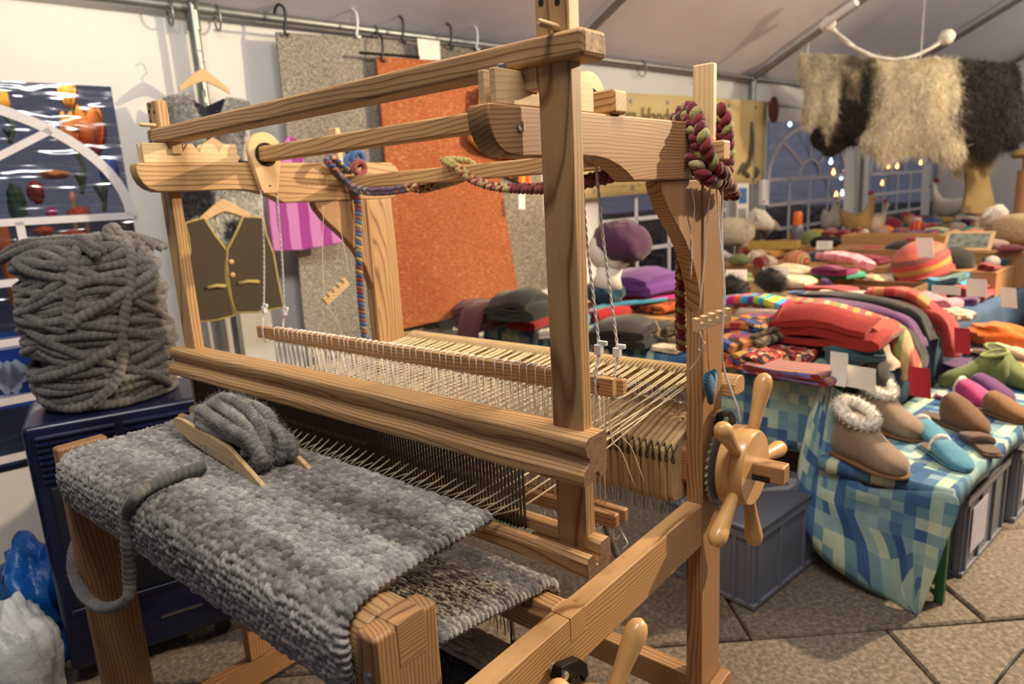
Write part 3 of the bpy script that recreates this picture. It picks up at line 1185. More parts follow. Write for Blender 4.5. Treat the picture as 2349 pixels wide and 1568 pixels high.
rnd = random.Random(11)
NH = 46
XW0, XW1 = -1.925, -0.775
for i, (y, z0, z1) in enumerate(SH):
    zl = 0.937 - 0.022 * i
    m_ = MB()
    e = 0.0105
    path = [(0, y + e, z0 - 0.001), (0, y + e, z1), (0, y + 0.006, z1 + 0.003), (0, y - 0.006, z1 + 0.003), (0, y - e, z1), (0, y - e, z0 - 0.001)]
    m_.tube(path, 0.0018, 4)
    m_.tube([(0, y - e, z0), (0.003, y - 0.003, 1.07), (0.006, y - 0.003, zl)], 0.0016, 4)
    m_.tube([(0, y + e, z0), (0.003, y + 0.003, 1.07), (0.001, y + 0.004, zl)], 0.0016, 4)
    m_.tube([(0.0, y - e * 0.6, z0), (-0.007, y, 1.12), (-0.009, y, zl)], 0.0015, 4)
    h0 = m_.build('heddle', 'heddle_string', shafts[i], smooth=True)
    for k in range(NH):
        x = XW0 + (XW1 - XW0) * (k + 0.5 * i) / (NH - 0.5) + rnd.uniform(-0.006, 0.006)
        o = h0 if k == 0 else None
        if o is None:
            o = h0.copy()
            COL.objects.link(o)
            o.parent = shafts[i]
        o.location = (x, 0, 0)

# ---- beater: uprights, top bar, cap rail, shuttle race, reed
beater = W('beater_top_bar', MB().box(-2.045, -0.584, 0.879, 0.946, 1.790, 1.831), 'pine_x', bevel=0.008)
UPR = ((-0.680, -0.618), (-2.050, -1.988))
for (x0, x1) in UPR:
    W('upright', MB().box(x0, x1, 0.893, 0.925, 0.985, 1.905), 'pine_z', beater, bevel=0.005)
    m_ = MB()
    xm = (x0 + x1) / 2
    for dx, z in ((-0.017, 1.852), (-0.017, 1.879), (0.013, 1.874), (-0.004, 1.893)):
        m_.add([(xm + dx + 0.0052 * math.cos(a), 0.8925, z + 0.0052 * math.sin(a)) for a in np.linspace(0, 2 * PI, 15)[:-1]], [tuple(range(14))])  # flat dark discs, shade of the holes put into their colour
    m_.build('peg_holes', 'hole_dark', beater)
    m_ = MB()
    m_.lathe([(0, 0.0055), (0.072, 0.0055), (0.074, 0.004)], (xm + 0.012, 0.925, 1.8375), (-0.05, -1, 0.05), 12)
    m_.build('peg', 'pale_birch', beater, smooth='auto')
W('hanger_block', MB().box(-0.732, -0.681, 0.895, 0.925, 1.757, 1.815), 'pine_pale_z', beater)
W('hanger_block', MB().box(-1.987, -1.94, 0.895, 0.925, 1.757, 1.80), 'pine_pale_z', beater)
cap = [(0.862, 1.192), (0.865, 1.202), (0.876, 1.207), (0.925, 1.207), (0.925, 1.140), (0.915, 1.130), (0.903, 1.130), (0.899, 1.142), (0.890, 1.142),
       (0.886, 1.128), (0.858, 1.126), (0.854, 1.131), (0.854, 1.146), (0.859, 1.153), (0.868, 1.158), (0.873, 1.165), (0.873, 1.172), (0.866, 1.178)]
W('end_grain', MB().prism(cap, 'x', -0.5921, -0.5914), 'end_grain', beater, bevel=0)
W('end_grain', MB().box(-0.5845, -0.5834, 0.886, 0.939, 1.797, 1.824), 'weathered_end', beater, bevel=0)
W('cap_rail', MB().prism(cap, 'x', -2.090, -0.592), 'pine_x', beater, bevel=0.002)
race = [(0.856, 0.962), (0.854, 0.990), (0.860, 0.999), (0.872, 1.000), (0.878, 0.990), (0.881, 0.976), (0.889, 0.976), (0.893, 0.990), (0.894, 1.008),
        (0.899, 1.013), (0.922, 1.013), (0.926, 1.008), (0.926, 0.966), (0.921, 0.961)]
W('end_grain', MB().prism(race, 'x', -0.5901, -0.5894), 'end_grain', beater, bevel=0)
W('shuttle_race', MB().prism(race, 'x', -2.090, -0.590), 'pine_x', beater, bevel=0.002)
m_ = MB()
x = -2.005
while x < -0.745:
    m_.box(x, x + 0.0022, 0.882, 0.887, 0.978, 1.142)
    x += 0.0088
m_.build('reed_wires', 'reed_dark', beater, kind='stuff')
m_ = MB()
m_.tube([(-2.01, 0.8845, 0.990), (-0.752, 0.8845, 0.990)], 0.0065, 8)
m_.tube([(-2.01, 0.8845, 1.136), (-0.752, 0.8845, 1.136)], 0.0055, 8)
m_.build('reed_rod', 'reed_wrap', beater, smooth='auto')
m_ = MB()
for kx in range(7):
    xx = -0.757 + kx * 0.0045
    m_.tube([(xx, 0.8845 + 0.009 * math.cos(a), 0.990 + 0.008 * math.sin(a)) for a in np.linspace(0, 2 * PI, 9)[:-1]], 0.0016, 5, closed=True)
m_.build('reed_binding', 'warp_tan', beater, smooth=True)

# ---- warp: pairs of threads from the rug over reed and shafts to the back beam
NW = 44
for k in range(NW):
    f = k / (NW - 1)
    xf = -1.93 + f * (1.93 - 0.80)
    xr = -1.955 + f * (1.955 - 0.757)
    xb = -1.935 + f * (1.935 - 0.765)
    j = rnd.uniform(-0.003, 0.003)
    for up in (0, 1):
        zr = 1.033 + 0.022 * up
        dx = 0.004 * up + j
        m_ = MB()
        m_.tube([(xf + dx, 0.838, 1.026), (xr + dx, 0.884, zr), (xr + dx, SH[up][0], 1.045 + 0.03 * up), (xb + dx * 2, 1.50, 1.085), (xb + dx * 2, 1.672, 1.101)], 0.0020, 5)
        m_.build('warp_thread', 'warp_tan', loom, smooth=True)
# loops of warp over the back beam
m_ = MB()
for k in range(NW * 2):
    xb = -1.938 + (k / (NW * 2 - 1)) * (1.938 - 0.762)
    pts = [(xb, 1.655, 1.094), (xb, 1.668, 1.0995), (xb, 1.685, 1.106), (xb, 1.705, 1.110), (xb, 1.727, 1.104), (xb, 1.741, 1.088), (xb, 1.742, 1.05), (xb, 1.725, 1.0)]
    m_.tube(pts, 0.0055, 6)
m_.build('warp_on_back_beam', 'warp_band', loom, smooth=True, kind='stuff')
# ---- warp beam: bands of warp wound over it, lashings and hooks
W('warp_beam', MB().prism([(1.56, .83), (1.68, .83), (1.70, .85), (1.70, .93), (1.68, .95), (1.56, .95), (1.54, .93), (1.54, .85)], 'x', -1.96, -0.742), 'pine_brown_x')
ringp = [(1.487, 0.945), (1.500, 0.957), (1.60, 0.985), (1.69, 1.002), (1.735, 0.995), (1.752, 0.97), (1.752, 0.85), (1.735, 0.80), (1.69, 0.785), (1.55, 0.788), (1.50, 0.798), (1.488, 0.82)]
m_ = MB()
m_.prism(ringp, 'x', -0.0082, 0.0082)
b0 = m_.build('warp_band', 'warp_band', loom, bevel=0.004)
NB = 64
for k in range(NB):
    o = b0 if k == 0 else b0.copy()
    if k:
        COL.objects.link(o)
        o.parent = loom
    x = -1.925 + k * (1.925 - 0.765) / (NB - 1)
    o.location = (x + 1.34 - 1.34, rnd.uniform(-0.004, 0.004), rnd.uniform(-0.003, 0.002))
    o.rotation_euler = (0, 0, rnd.uniform(-0.012, 0.012) * 0.3)
m_ = MB()
hk = MB()
for k in range(NB + 1):
    x = -1.934 + k * (1.925 - 0.765) / (NB - 1)
    m_.tube(catmull([(x - 0.010, 1.50, 0.958), (x + 0.002, 1.484, 0.945), (x + 0.006, 1.483, 0.915), (x - 0.002, 1.484, 0.925), (x + 0.010, 1.498, 0.960)], 3), 0.0020, 5)
    for dy, zt, ln in ((1.545, 0.79, 0.05), (1.66, 1.06, 0.06)):
        a = rnd.uniform(-0.01, 0.01)
        hk.tube([(x, dy, zt), (x + a, dy, zt - ln), (x + a + 0.005, dy, zt - ln - 0.008), (x + a + 0.010, dy, zt - ln), (x + 0.010, dy, zt)], 0.0016, 5)
m_.build('lashing_cord', 'lash_cord', loom, smooth=True, kind='stuff')
hk.build('wire_hooks', 'steel', loom, smooth=True, kind='stuff')


# ---- handwheels with pegs, ratchets, pawls
def handwheel(yc, zc, a0):
    hub = MB()
    hub.lathe([(0, 0.098), (0.004, 0.104), (0.030, 0.106), (0.036, 0.104), (0.038, 0.100), (0.062, 0.098), (0.068, 0.094)], (-0.668, yc, zc), (1, 0, 0), 40)
    w = hub.build('handwheel', 'turned_birch', loom, smooth='auto')
    t = MB()
    pts = []
    for i in range(72):
        a = 2 * PI * i / 72
        rr = 0.118 if i % 2 == 0 else 0.107
        pts.append((yc + rr * math.cos(a), zc + rr * math.sin(a)))
    t.prism(pts, 'x', -0.687, -0.680)
    t.build('ratchet_ring', 'dark_steel', w)
    hp = [(0, 0.015), (0.04, 0.0155), (0.08, 0.018), (0.125, 0.0225), (0.142, 0.0235), (0.155, 0.021), (0.165, 0.015), (0.170, 0.006), (0.172, 0.0)]
    for i in range(5):
        a = math.radians(a0 + 72 * i)
        d = (0.05, math.cos(a), math.sin(a))
        m2 = MB()
        m2.lathe(hp, (-0.625, yc + 0.078 * math.cos(a), zc + 0.078 * math.sin(a)), d, 18)
        m2.build('handle', 'turned_birch', w, smooth=True)
    ax = MB()
    ax.box(-0.70, -0.522, yc - 0.024, yc + 0.024, zc - 0.024, zc + 0.024)
    ax.build('axle', 'pine_brown_x', w, bevel=0.006)
    wd = MB()
    wd.box(-0.600, -0.555, yc - 0.0255, yc - 0.022, zc - 0.022, zc - 0.006)
    wd.build('wedge_slot', 'hole_dark', w)
    return w


def pawl(y0, z0, y1, z1):
    m2 = MB()
    d = np.array([y1 - y0, z1 - z0])
    L = np.linalg.norm(d)
    d /= L
    n = np.array([-d[1], d[0]])
    poly = [np.array([y0, z0]) + d * a * L + n * b for a, b in ((-0.14, 0.004), (-0.10, 0.014), (0.0, 0.017), (0.55, 0.02), (0.85, 0.006), (1.0, -0.016), (0.88, -0.030), (0.72, -0.014), (0.0, -0.014), (-0.12, -0.010))]
    m2.prism([tuple(p) for p in poly], 'x', -0.694, -0.674)
    p = m2.build('pawl', 'black_iron', loom, bevel=0.002)
    m3 = MB()
    m3.lathe([(0, 0.009), (0.008, 0.009)], (-0.674, y0, z0), (1, 0, 0), 6)
    m3.build('pawl_bolt', 'steel', p, bevel=0.001)
    m3 = MB()
    m3.lathe([(0, 0.012), (0.006, 0.012)], (-0.700, y0, z0), (1, 0, 0), 16)
    m3.build('washer', 'steel', p)


handwheel(1.64, 0.88, 66)
pawl(1.615, 1.005, 1.70, 0.985)
handwheel(0.905, 0.575, 47)
pawl(0.885, 0.722, 0.975, 0.685)


# ---- comb-shaped cord adjusters
def comb(c, d, sx):
    # c: centre (world), d: unit direction of length
    d = np.array(d, float)
    d /= np.linalg.norm(d)
    n = np.cross(d, np.array([sx, 0, 0.0]))
    n /= np.linalg.norm(n)
    if n[2] < 0:
        n = -n
    x = np.cross(d, n)
    m2 = MB()
    m2.obox(np.array(c) - n * 0.006, d, x, n, 0.052, 0.008, 0.009)
    for k in range(5):
        m2.obox(np.array(c) + d * (-0.046 + 0.023 * k) + n * 0.009, d, x, n, 0.0065, 0.008, 0.0075)
    m2.build('cord_adjuster', 'pine_pale_y', loom, bevel=0.0012)


c1 = on_y(1633, 733, 1.50)
comb(c1, (0.35, 0.75, 0.12), 1)
c2 = on_x(770, 668, -1.90)
comb(c2, (0.15, 0.8, 0.55), 1)


def string(pts, r=0.0013, mat='cord_white', name='string', parent=loom):
    return MB().tube(catmull(pts, 6), r, 5).build(name, mat, parent, smooth=True)


top1 = np.array([-0.655, 1.49, 1.645])
string([on_y(1630, 415, 1.49), on_y(1616, 600, 1.5), on_y(1605, 715, 1.5)], 0.0016)
string([on_y(1642, 412, 1.5), on_y(1650, 520, 1.5), on_y(1662, 640, 1.5), on_y(1664, 705, 1.5)], 0.0016)
string([on_y(1658, 405, 1.52), on_y(1656, 520, 1.52), on_y(1661, 680, 1.52), on_y(1657, 790, 1.52), on_y(1662, 850, 1.54), on_y(1690, 930, 1.56), on_y(1698, 968, 1.58)], 0.0026)
string([on_y(1583, 390, 1.485), on_y(1578, 500, 1.485), on_y(1588, 560, 1.485), on_y(1585, 640, 1.485)], 0.0014)
string([on_y(1585, 430, 1.483), on_y(1594, 480, 1.483), on_y(1584, 540, 1.483), on_y(1588, 600, 1.483)], 0.0012)
string([on_y(1606, 760, 1.5), on_y(1612, 790, 1.5), on_y(1600, 825, 1.5), on_y(1582, 848, 1.5)], 0.0013)
m_ = MB()
cc = on_y(1609, 793, 1.498)
m_.tube([cc + np.array([0.010 * math.cos(a), 0, 0.013 * math.sin(a)]) for a in np.linspace(0, 2 * PI, 17)[:-1]], 0.0009, 5, closed=True)
m_.build('wire_ring', 'steel', loom, smooth=True)
string([on_x(742, 470, -1.9), on_x(740, 600, -1.9), on_x(745, 690, -1.9)], 0.0011, 'warp_tan')
string([on_x(775, 500, -1.9), on_x(790, 570, -1.9), on_x(800, 632, -1.9)], 0.0011, 'warp_tan')
string([on_x(750, 700, -1.9), on_x(775, 740, -1.9), on_x(790, 790, -1.9)], 0.0011, 'warp_tan')
string([on_x(1398, 1215, -0.76), on_x(1425, 1290, -0.75), on_x(1432, 1380, -0.74), on_x(1440, 1430, -0.74)], 0.0009, 'warp_tan', 'loose_thread')


# ------------------------------------------------------------------ woven grey rug on the loom
def rug_mesh(path, x0, x1, pitch_s=0.0122, pitch_x=0.0150, sub_s=6, sub_x=6, seed=1, lo=0.10, hi=0.42, tint=(1.0, 0.99, 0.97), amp=0.0098, both=True, tone=None, flare=None):
    P = np.array(path, float)
    seg = np.linalg.norm(np.diff(P, axis=0), axis=1)
    s = np.concatenate([[0], np.cumsum(seg)])
    rows = max(3, int(round(s[-1] / pitch_s)))
    ns = rows * sub_s + 1
    cols = int(round((x1 - x0) / pitch_x))
    nx = cols * sub_x + 1
    t = np.linspace(0, s[-1], ns)
    Y = np.interp(t, s, P[:, 0])
    Z = np.interp(t, s, P[:, 1])
    dY, dZ = np.gradient(Y), np.gradient(Z)
    ln = np.hypot(dY, dZ)
    ny, nz = -dZ / ln, dY / ln                       # normal in the y-z plane
    X = np.linspace(0, 1, nx)
    T, XX = np.meshgrid(t / pitch_s, X * cols, indexing='ij')
    # jittered staggered lattice of stitches, each a rounded lump
    rs = np.random.RandomState(seed)
    JX, JY, JR, JV = [rs.rand(512, 512) for _ in range(4)]
    T = T + 0.5 * (vnoise(T * 0.3, XX * 0.22, seed) - 0.5)
    r0, c0 = np.floor(T).astype(int), np.floor(XX).astype(int)
    bump = np.zeros_like(T)
    var = np.zeros_like(T)
    rowid = r0.astype(float)
    for dr in (-1, 0, 1):
        for dc in (-1, 0, 1):
            rr_, cc_ = r0 + dr, c0 + dc
            jx, jy = JX[rr_ % 512, cc_ % 512], JY[rr_ % 512, cc_ % 512]
            cx_ = cc_ + 0.5 + 0.5 * (rr_ % 2) - 0.25 + 0.45 * (jx - 0.5)
            cy_ = rr_ + 0.5 + 0.40 * (jy - 0.5)
            rad = 0.60 + 0.25 * JR[rr_ % 512, cc_ % 512]
            sl = (jx - 0.5) * 0.8
            ddx, ddy = (XX - cx_), (T - cy_)
            d2 = ((ddx + sl * ddy) / (rad * 1.02)) ** 2 + (ddy / (rad * 0.95)) ** 2
            h_ = np.sqrt(np.clip(1 - d2, 0, 1)) * (0.7 + 0.5 * JR[cc_ % 512, rr_ % 512])
            up = h_ > bump
            bump = np.where(up, h_, bump)
            var = np.where(up, JV[rr_ % 512, cc_ % 512], var)
            rowid = np.where(up, rr_, rowid)
    H = amp * bump + 0.0025 * vnoise(T * 3.1, XX * 3.3, seed + 3)
    rowx = 0.006 * np.abs(np.sin(PI * t / pitch_s)) + 0.006 * vnoise(t * 14, 0 * t, seed + 4)
    xs0 = x0 - rowx
    xs1 = x1 + rowx
    if flare:
        xs1 = xs1 + flare[0] * np.exp(-((t - flare[1]) / flare[2]) ** 2)
    Xw = xs0[:, None] + (xs1 - xs0)[:, None] * X[None, :]
    edge = np.clip(np.minimum(X, 1 - X) * (x1 - x0) / 0.012, 0, 1) ** 0.5
    th = 0.004
    N = np.stack([np.zeros_like(Xw), np.repeat(ny[:, None], nx, 1), np.repeat(nz[:, None], nx, 1)], 2)
    base = np.stack([Xw, np.repeat(Y[:, None], nx, 1), np.repeat(Z[:, None], nx, 1)], 2)
    top = base + N * ((H + th) * edge[None, :] )[..., None]
    bot = base - N * ((H * 0.8 + th) * edge[None, :])[..., None]
    streak = vnoise(rowid * 0.33, XX * 0.03, seed + 5) * 0.55 + vnoise(rowid * 1.1, XX * 0.10, seed + 6) * 0.25 + var * 0.35
    streak = (streak - 0.25) / 0.75
    if tone is not None:
        streak = streak + tone(t / s[-1])[:, None]
    g = lo + (hi - lo) * np.clip(streak, 0, 1)
    g = g * (0.34 + 0.66 * np.clip(bump, 0, 1)) * (0.8 + 0.4 * vnoise(T * 4.3, XX * 4.7, seed + 8))  # shade in the gaps between stitches is put into the colour
    colr = np.stack([g * tint[0], g * tint[1], g * tint[2]], 2)
    V = np.concatenate([top.reshape(-1, 3), bot.reshape(-1, 3)])
    Cc = np.concatenate([colr.reshape(-1, 3), colr.reshape(-1, 3)])
    i, j = np.meshgrid(np.arange(ns - 1), np.arange(nx - 1), indexing='ij')
    q = np.stack([i * nx + j, i * nx + j + 1, (i + 1) * nx + j + 1, (i + 1) * nx + j], 2).reshape(-1, 4)
    F = np.concatenate([q, q[:, ::-1] + ns * nx])
    return V, F, Cc, top, colr


def np_mesh(name, V, F, Cc, mat, parent=None, off=None):
    me = bpy.data.meshes.new(name)
    if off is not None:
        V = V - off
    me.vertices.add(len(V))
    me.vertices.foreach_set('co', V.ravel())
    k = F.shape[1]
    me.loops.add(F.size)
    me.loops.foreach_set('vertex_index', F.ravel().astype(np.int32))
    me.polygons.add(len(F))
    me.polygons.foreach_set('loop_start', np.arange(0, F.size, k, dtype=np.int32))
    me.polygons.foreach_set('loop_total', np.full(len(F), k, dtype=np.int32))
    me.update(calc_edges=True)
    me.polygons.foreach_set('use_smooth', [True] * len(F))
    if Cc is not None:
        a = me.attributes.new('Col', 'FLOAT_COLOR', 'POINT')
        cc = np.ones((len(V), 4))
        cc[:, :3] = Cc
        a.data.foreach_set('color', cc.ravel())
    me.materials.append(MAT[mat])
    o = bpy.data.objects.new(name, me)
    COL.objects.link(o)
    if parent is not None:
        o.parent = parent
    return o


def fuzz(name, pts, nrm, cols, length, width, n, seed, parent, off, mat='wool', droop=0.0, spread=0.9):
    # thin curved wool fibres as two-triangle strips
    r = np.random.RandomState(seed)
    idx = r.randint(0, len(pts), n)
    p = pts[idx] + r.normal(0, 0.0015, (n, 3))
    d = nrm[idx] + r.normal(0, spread, (n, 3))
    d /= np.linalg.norm(d, axis=1, keepdims=True)
    side = np.cross(d, r.normal(0, 1, (n, 3)))
    side /= np.linalg.norm(side, axis=1, keepdims=True)
    L = length * (0.4 + 0.9 * r.rand(n))[:, None]
    bend = r.normal(0, 0.35, (n, 3)) * L
    bend[:, 2] -= droop * L[:, 0]
    a = p - side * width / 2
    b = p + side * width / 2
    m1 = p + d * L * 0.55 + side * width / 2
    m0 = p + d * L * 0.55 - side * width / 2
    tip = p + d * L + bend
    V = np.stack([a, b, m1, m0, tip], 1).reshape(-1, 3)
    k = np.arange(n)[:, None] * 5
    F = np.concatenate([k + np.array([[0, 1, 2]]), k + np.array([[0, 2, 3]]), k + np.array([[3, 2, 4]])])
    Cc = np.repeat(cols[idx] * (0.85 + 0.5 * r.rand(n, 1)), 5, 0)
    o = np_mesh(name, V, F, Cc, mat, parent, off)
    o['kind'] = 'stuff'
    return o


def grid_normals(G):
    du = np.gradient(G, axis=0)
    dv = np.gradient(G, axis=1)
    n = np.cross(du, dv)
    n /= np.maximum(np.linalg.norm(n, axis=2, keepdims=True), 1e-12)
    return n


rug = thing('woven_rug', 'thick grey wool rug in progress, stretched over the breast beam of the loom', 'rug', (-1.34, 0.56, 0.0), world_parts=True)
ROFF = np.array([-1.34, 0.56, 0.0])
path_top = [(0.842, 1.0275), (0.78, 1.0265), (0.70, 1.0255), (0.62, 1.0245), (0.585, 1.0255), (0.55, 1.026), (0.52, 1.0235), (0.497, 1.012), (0.486, 0.99),
            (0.484, 0.96), (0.486, 0.93), (0.495, 0.905), (0.525, 0.890), (0.58, 0.880), (0.70, 0.857), (0.82, 0.836), (0.92, 0.820), (0.955, 0.813), (0.99, 0.812), (1.014, 0.800), (1.026, 0.78), (1.026, 0.745), (1.014, 0.70)]
V, F, Cc, top, colr = rug_mesh(catmull(np.array([(0, a, b) for a, b in path_top]), 5)[:, 1:], -1.918, -0.792, seed=21, lo=0.10, hi=0.54, tint=(1.03, 0.97, 0.89), flare=(0.036, 0.41, 0.10))
np_mesh('rug_cloth', V, F, Cc, 'wool', rug, ROFF)
nn = grid_normals(top)
nn = np.where((nn[..., 2:3] < 0) & (top[..., 2:3] > 1.0), -nn, nn)
# orient outwards: at the top the normal points up
if nn[5, 50, 2] < 0:
    nn = -nn
fuzz('fuzz', top.reshape(-1, 3), nn.reshape(-1, 3), colr.reshape(-1, 3), 0.011, 0.00055, 90000, 5, rug, ROFF)

# finished cloth rolled on the cloth beam: dark rug with a white hem of twill blocks
rollp = [(0.88 + 0.105 * math.cos(a), 0.56 + 0.105 * math.sin(a)) for a in np.linspace(-0.1 * PI, 1.62 * PI, 40)][::-1]
V, F, Cc, top, colr = rug_mesh(rollp, -1.90, -0.80, seed=33, lo=0.02, hi=0.075, sub_s=4, sub_x=4, amp=0.006)
np_mesh('rolled_cloth', V, F, Cc, 'wool', rug, ROFF)
hem = [(0.88 + 0.118 * math.cos(a), 0.56 + 0.118 * math.sin(a)) for a in np.linspace(0.22 * PI, 0.60 * PI, 14)][::-1]
V, F, Cc, top, colr = rug_mesh(hem, -1.60, -0.80, pitch_s=0.012, pitch_x=0.03, seed=35, lo=0.65, hi=0.8, tint=(1, .95, .85), sub_s=4, sub_x=4, amp=0.005)
np_mesh('white_hem', V, F, Cc, 'wool', rug, ROFF)
m_ = MB()
r = random.Random(3)
for k in range(5):
    x = -0.90 - 0.022 * k
    m_.tube(catmull([(x, 0.99, 0.66), (x + r.uniform(0, .02), 0.985, 0.70), (x + 0.02, 0.975, 0.715 + 0.01 * r.random()), (x + 0.03, 0.97, 0.69), (x + 0.02, 0.98, 0.655)], 5), 0.0016, 5)
m_.build('cord_loops', 'warp_tan', rug, smooth=True)


# ------------------------------------------------------------------ yarn helpers
def yarn(path, r, ply=0.016, n=9, col=(0.2, 0.19, 0.18), seed=0, amp=0.16, closed=False, step=0.004, var=0.25):
    P = catmull(path, 10) if not closed else np.array(path, float)
    if closed:
        P = np.vstack([P, P[:1]])
    seg = np.linalg.norm(np.diff(P, axis=0), axis=1)
    s = np.concatenate([[0], np.cumsum(seg)])
    m = max(8, int(s[-1] / step))
    t = np.linspace(0, s[-1], m + (1 if not closed else 1))
    if closed:
        t = t[:-1]
    Q = np.stack([np.interp(t, s, P[:, i]) for i in range(3)], 1)
    mb = MB()
    R = r * (1 - 0.08 + 0.16 * vnoise(t * 60, t * 0, seed))
    mb.tube(Q, R, n, closed=closed)
    V = np.array(mb.v)
    k = np.repeat(np.arange(len(Q)), n)
    ang = np.tile(np.arange(n) * 2 * PI / n, len(Q))
    ph = t[k] / ply * PI + ang * 0.5
    ridge = np.abs(np.sin(ph))
    d = V - Q[k]
    V = Q[k] + d * (1 - amp + 1.5 * amp * ridge ** 0.6)[:, None]
    mb.v = [tuple(p) for p in V]
    tone = (1 - var) + 2 * var * vnoise(t[k] * 30, t[k] * 0 + seed, seed + 1)
    g = tone * (0.55 + 0.45 * ridge)  # grooves between plies darkened in the colour, as their shade
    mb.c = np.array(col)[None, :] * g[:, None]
    return mb


# ------------------------------------------------------------------ rug shuttle with grey yarn
sc = (on_z(400, 990, 1.045) + on_z(598, 1108, 1.045)) / 2
p_a, p_b = on_z(400, 995, 1.045), on_z(598, 1108, 1.045)
sd = (p_b - p_a)
SL = np.linalg.norm(sd)
sd = sd / SL
ang = math.atan2(sd[1], sd[0])
shuttle = thing('rug_shuttle', 'wooden ski-ended rug shuttle wound with grey yarn, lying on the rug', 'shuttle', ((p_a + p_b) / 2)[:2].tolist() + [1.042], ang)
shuttle.rotation_euler = (0, math.radians(2), ang)
bp_ = [(-SL / 2, 0.030), (-SL / 2 + 0.02, 0.044), (-SL / 2 + 0.07, 0.050), (0.0, 0.050), (SL / 2 - 0.15, 0.050), (SL / 2 - 0.01, 0.010), (SL / 2, 0.006), (SL / 2, 0.000), (SL / 2 - 0.06, -0.002), (-SL / 2 + 0.12, 0.0), (-SL / 2 + 0.02, 0.014)]
for y0 in (0.0, 0.108):
    m_ = MB()
    m_.prism([(b, a) for a, b in bp_], 'y', y0, y0 + 0.011)
    m_.build('side_board', 'pine_pale_x', shuttle, bevel=0.003)
for x in (-0.10, 0.08):
    MB().lathe([(0, 0.007), (0.10, 0.007)], (x, 0.01, 0.025), (0, 1, 0), 10).build('dowel', 'pale_birch', shuttle, smooth='auto')
k = 0
for layer, (hl, hz, nl) in enumerate(((0.12, 0.026, 6), (0.145, 0.046, 5), (0.165, 0.064, 5), (0.150, 0.078, 3))):
    for i in range(nl):
        yy = 0.022 + (0.078 / max(1, nl - 1)) * i + (0.006 if layer == 1 else 0)
        if layer == 3:
            yy = 0.04 + 0.022 * i
        pts = []
        for a in np.linspace(0, 2 * PI, 33)[:-1]:
            c_, s_ = math.cos(a), math.sin(a)
            xx = 0.015 + hl * math.copysign(abs(c_) ** 0.7, c_)
            zz = 0.034 + hz * math.copysign(abs(s_) ** 0.8, s_) * (1.0 if s_ > 0 else 0.55)
            pts.append((xx + 0.010 * math.sin(i * 2.1 + a), yy + 0.010 * math.sin(a * 2 + i * 1.7 + layer), max(zz + 0.006 * math.sin(a * 3 + i * 2.3), 0.012)))
        yb = yarn(pts, 0.0125, 0.012, 9, (0.27, 0.255, 0.24), seed=k + 50, closed=True, amp=0.22, var=0.38)
        yo = yb.build('yarn_winding', 'wool', shuttle, smooth=True, recalc=False)
        if layer >= 1:
            Va = np.array(yb.v)
            ctr = np.array([0.015, 0.06, 0.034])
            nrm = Va - ctr
            nrm /= np.linalg.norm(nrm, axis=1, keepdims=True)
            fuzz('fuzz', Va, nrm, np.array(yb.c), 0.012, 0.0005, 2200, 70 + k, yo, np.zeros(3))
        k += 1

# tail of yarn from the shuttle over the rug edge, around the front post
tail = [on_z(470, 1068, 1.053), on_z(400, 1092, 1.05), on_z(340, 1120, 1.047), on_z(308, 1142, 1.04)]
e1 = on_y(292, 1180, 0.474)
tail += [e1, on_y(292, 1250, 0.466), on_y(297, 1330, 0.462), on_y(293, 1372, 0.45), on_y(262, 1392, 0.44), on_y(225, 1390, 0.44), on_y(190, 1362, 0.46), on_y(168, 1315, 0.49), on_y(166, 1275, 0.52), on_y(172, 1245, 0.56)]
yb = yarn(tail, 0.0125, 0.0145, 10, (0.17, 0.165, 0.155), seed=91, amp=0.15)
o = yb.build('yarn_tail', 'wool', smooth=True, recalc=False)
tag(o, 'loose end of grey yarn trailing from the shuttle and looping round the front post', 'yarn')
Va = np.array(yb.v)
nr = np.random.RandomState(1).normal(0, 1, Va.shape)
fuzz('fuzz', Va, nr / np.linalg.norm(nr, axis=1, keepdims=True), np.array(yb.c), 0.007, 0.0003, 3500, 92, o, np.zeros(3))

# ------------------------------------------------------------------ felt heart
heart = thing('felt_heart', 'small stitched blue felt heart hanging on the loom post', 'heart ornament', (XR1 + 0.012, 1.555, 1.06))
hp = []
for a in np.linspace(0, 2 * PI, 41)[:-1]:
    hx = 16 * math.sin(a) ** 3
    hz = 13 * math.cos(a) - 5 * math.cos(2 * a) - 2 * math.cos(3 * a) - math.cos(4 * a)
    hp.append((hx / 16 * 0.034, (hz + 17) / 30 * 0.092 * (1.0)))
rings = []
ctr = np.array([0.0, 0.055])
for t_, dxx in ((0.02, 0.014), (0.45, 0.0125), (0.75, 0.010), (0.92, 0.006), (1.0, 0.0), (0.92, -0.006), (0.75, -0.008), (0.02, -0.008)):
    rings.append([(dxx, ctr[0] + (p[0] - ctr[0]) * t_, ctr[1] + (p[1] - ctr[1]) * t_) for p in hp])
MB().grid(np.array(rings), wrap_v=True).build('heart_body', 'felt_blue', heart, smooth=True)
m_ = MB()
for i in range(0, 40):
    p = np.array(hp[i])
    q = ctr + (p - ctr) * 0.86
    m_.tube([(0.001, p[0], p[1]), (0.007, (p * 0.93 + ctr * 0.07)[0], (p * 0.93 + ctr * 0.07)[1]), (0.0105, q[0], q[1])], 0.0009, 4)
m_.build('blanket_stitch', plain('stitch_blue', '#123a58', 0.8), heart, smooth=True)
MB().tube(catmull([(0, 0, 0.075), (-0.004, -0.002, 0.12), (-0.006, -0.004, 0.20)], 4), 0.0012, 5).build('hanging_thread', 'thread_red', heart, smooth=True)


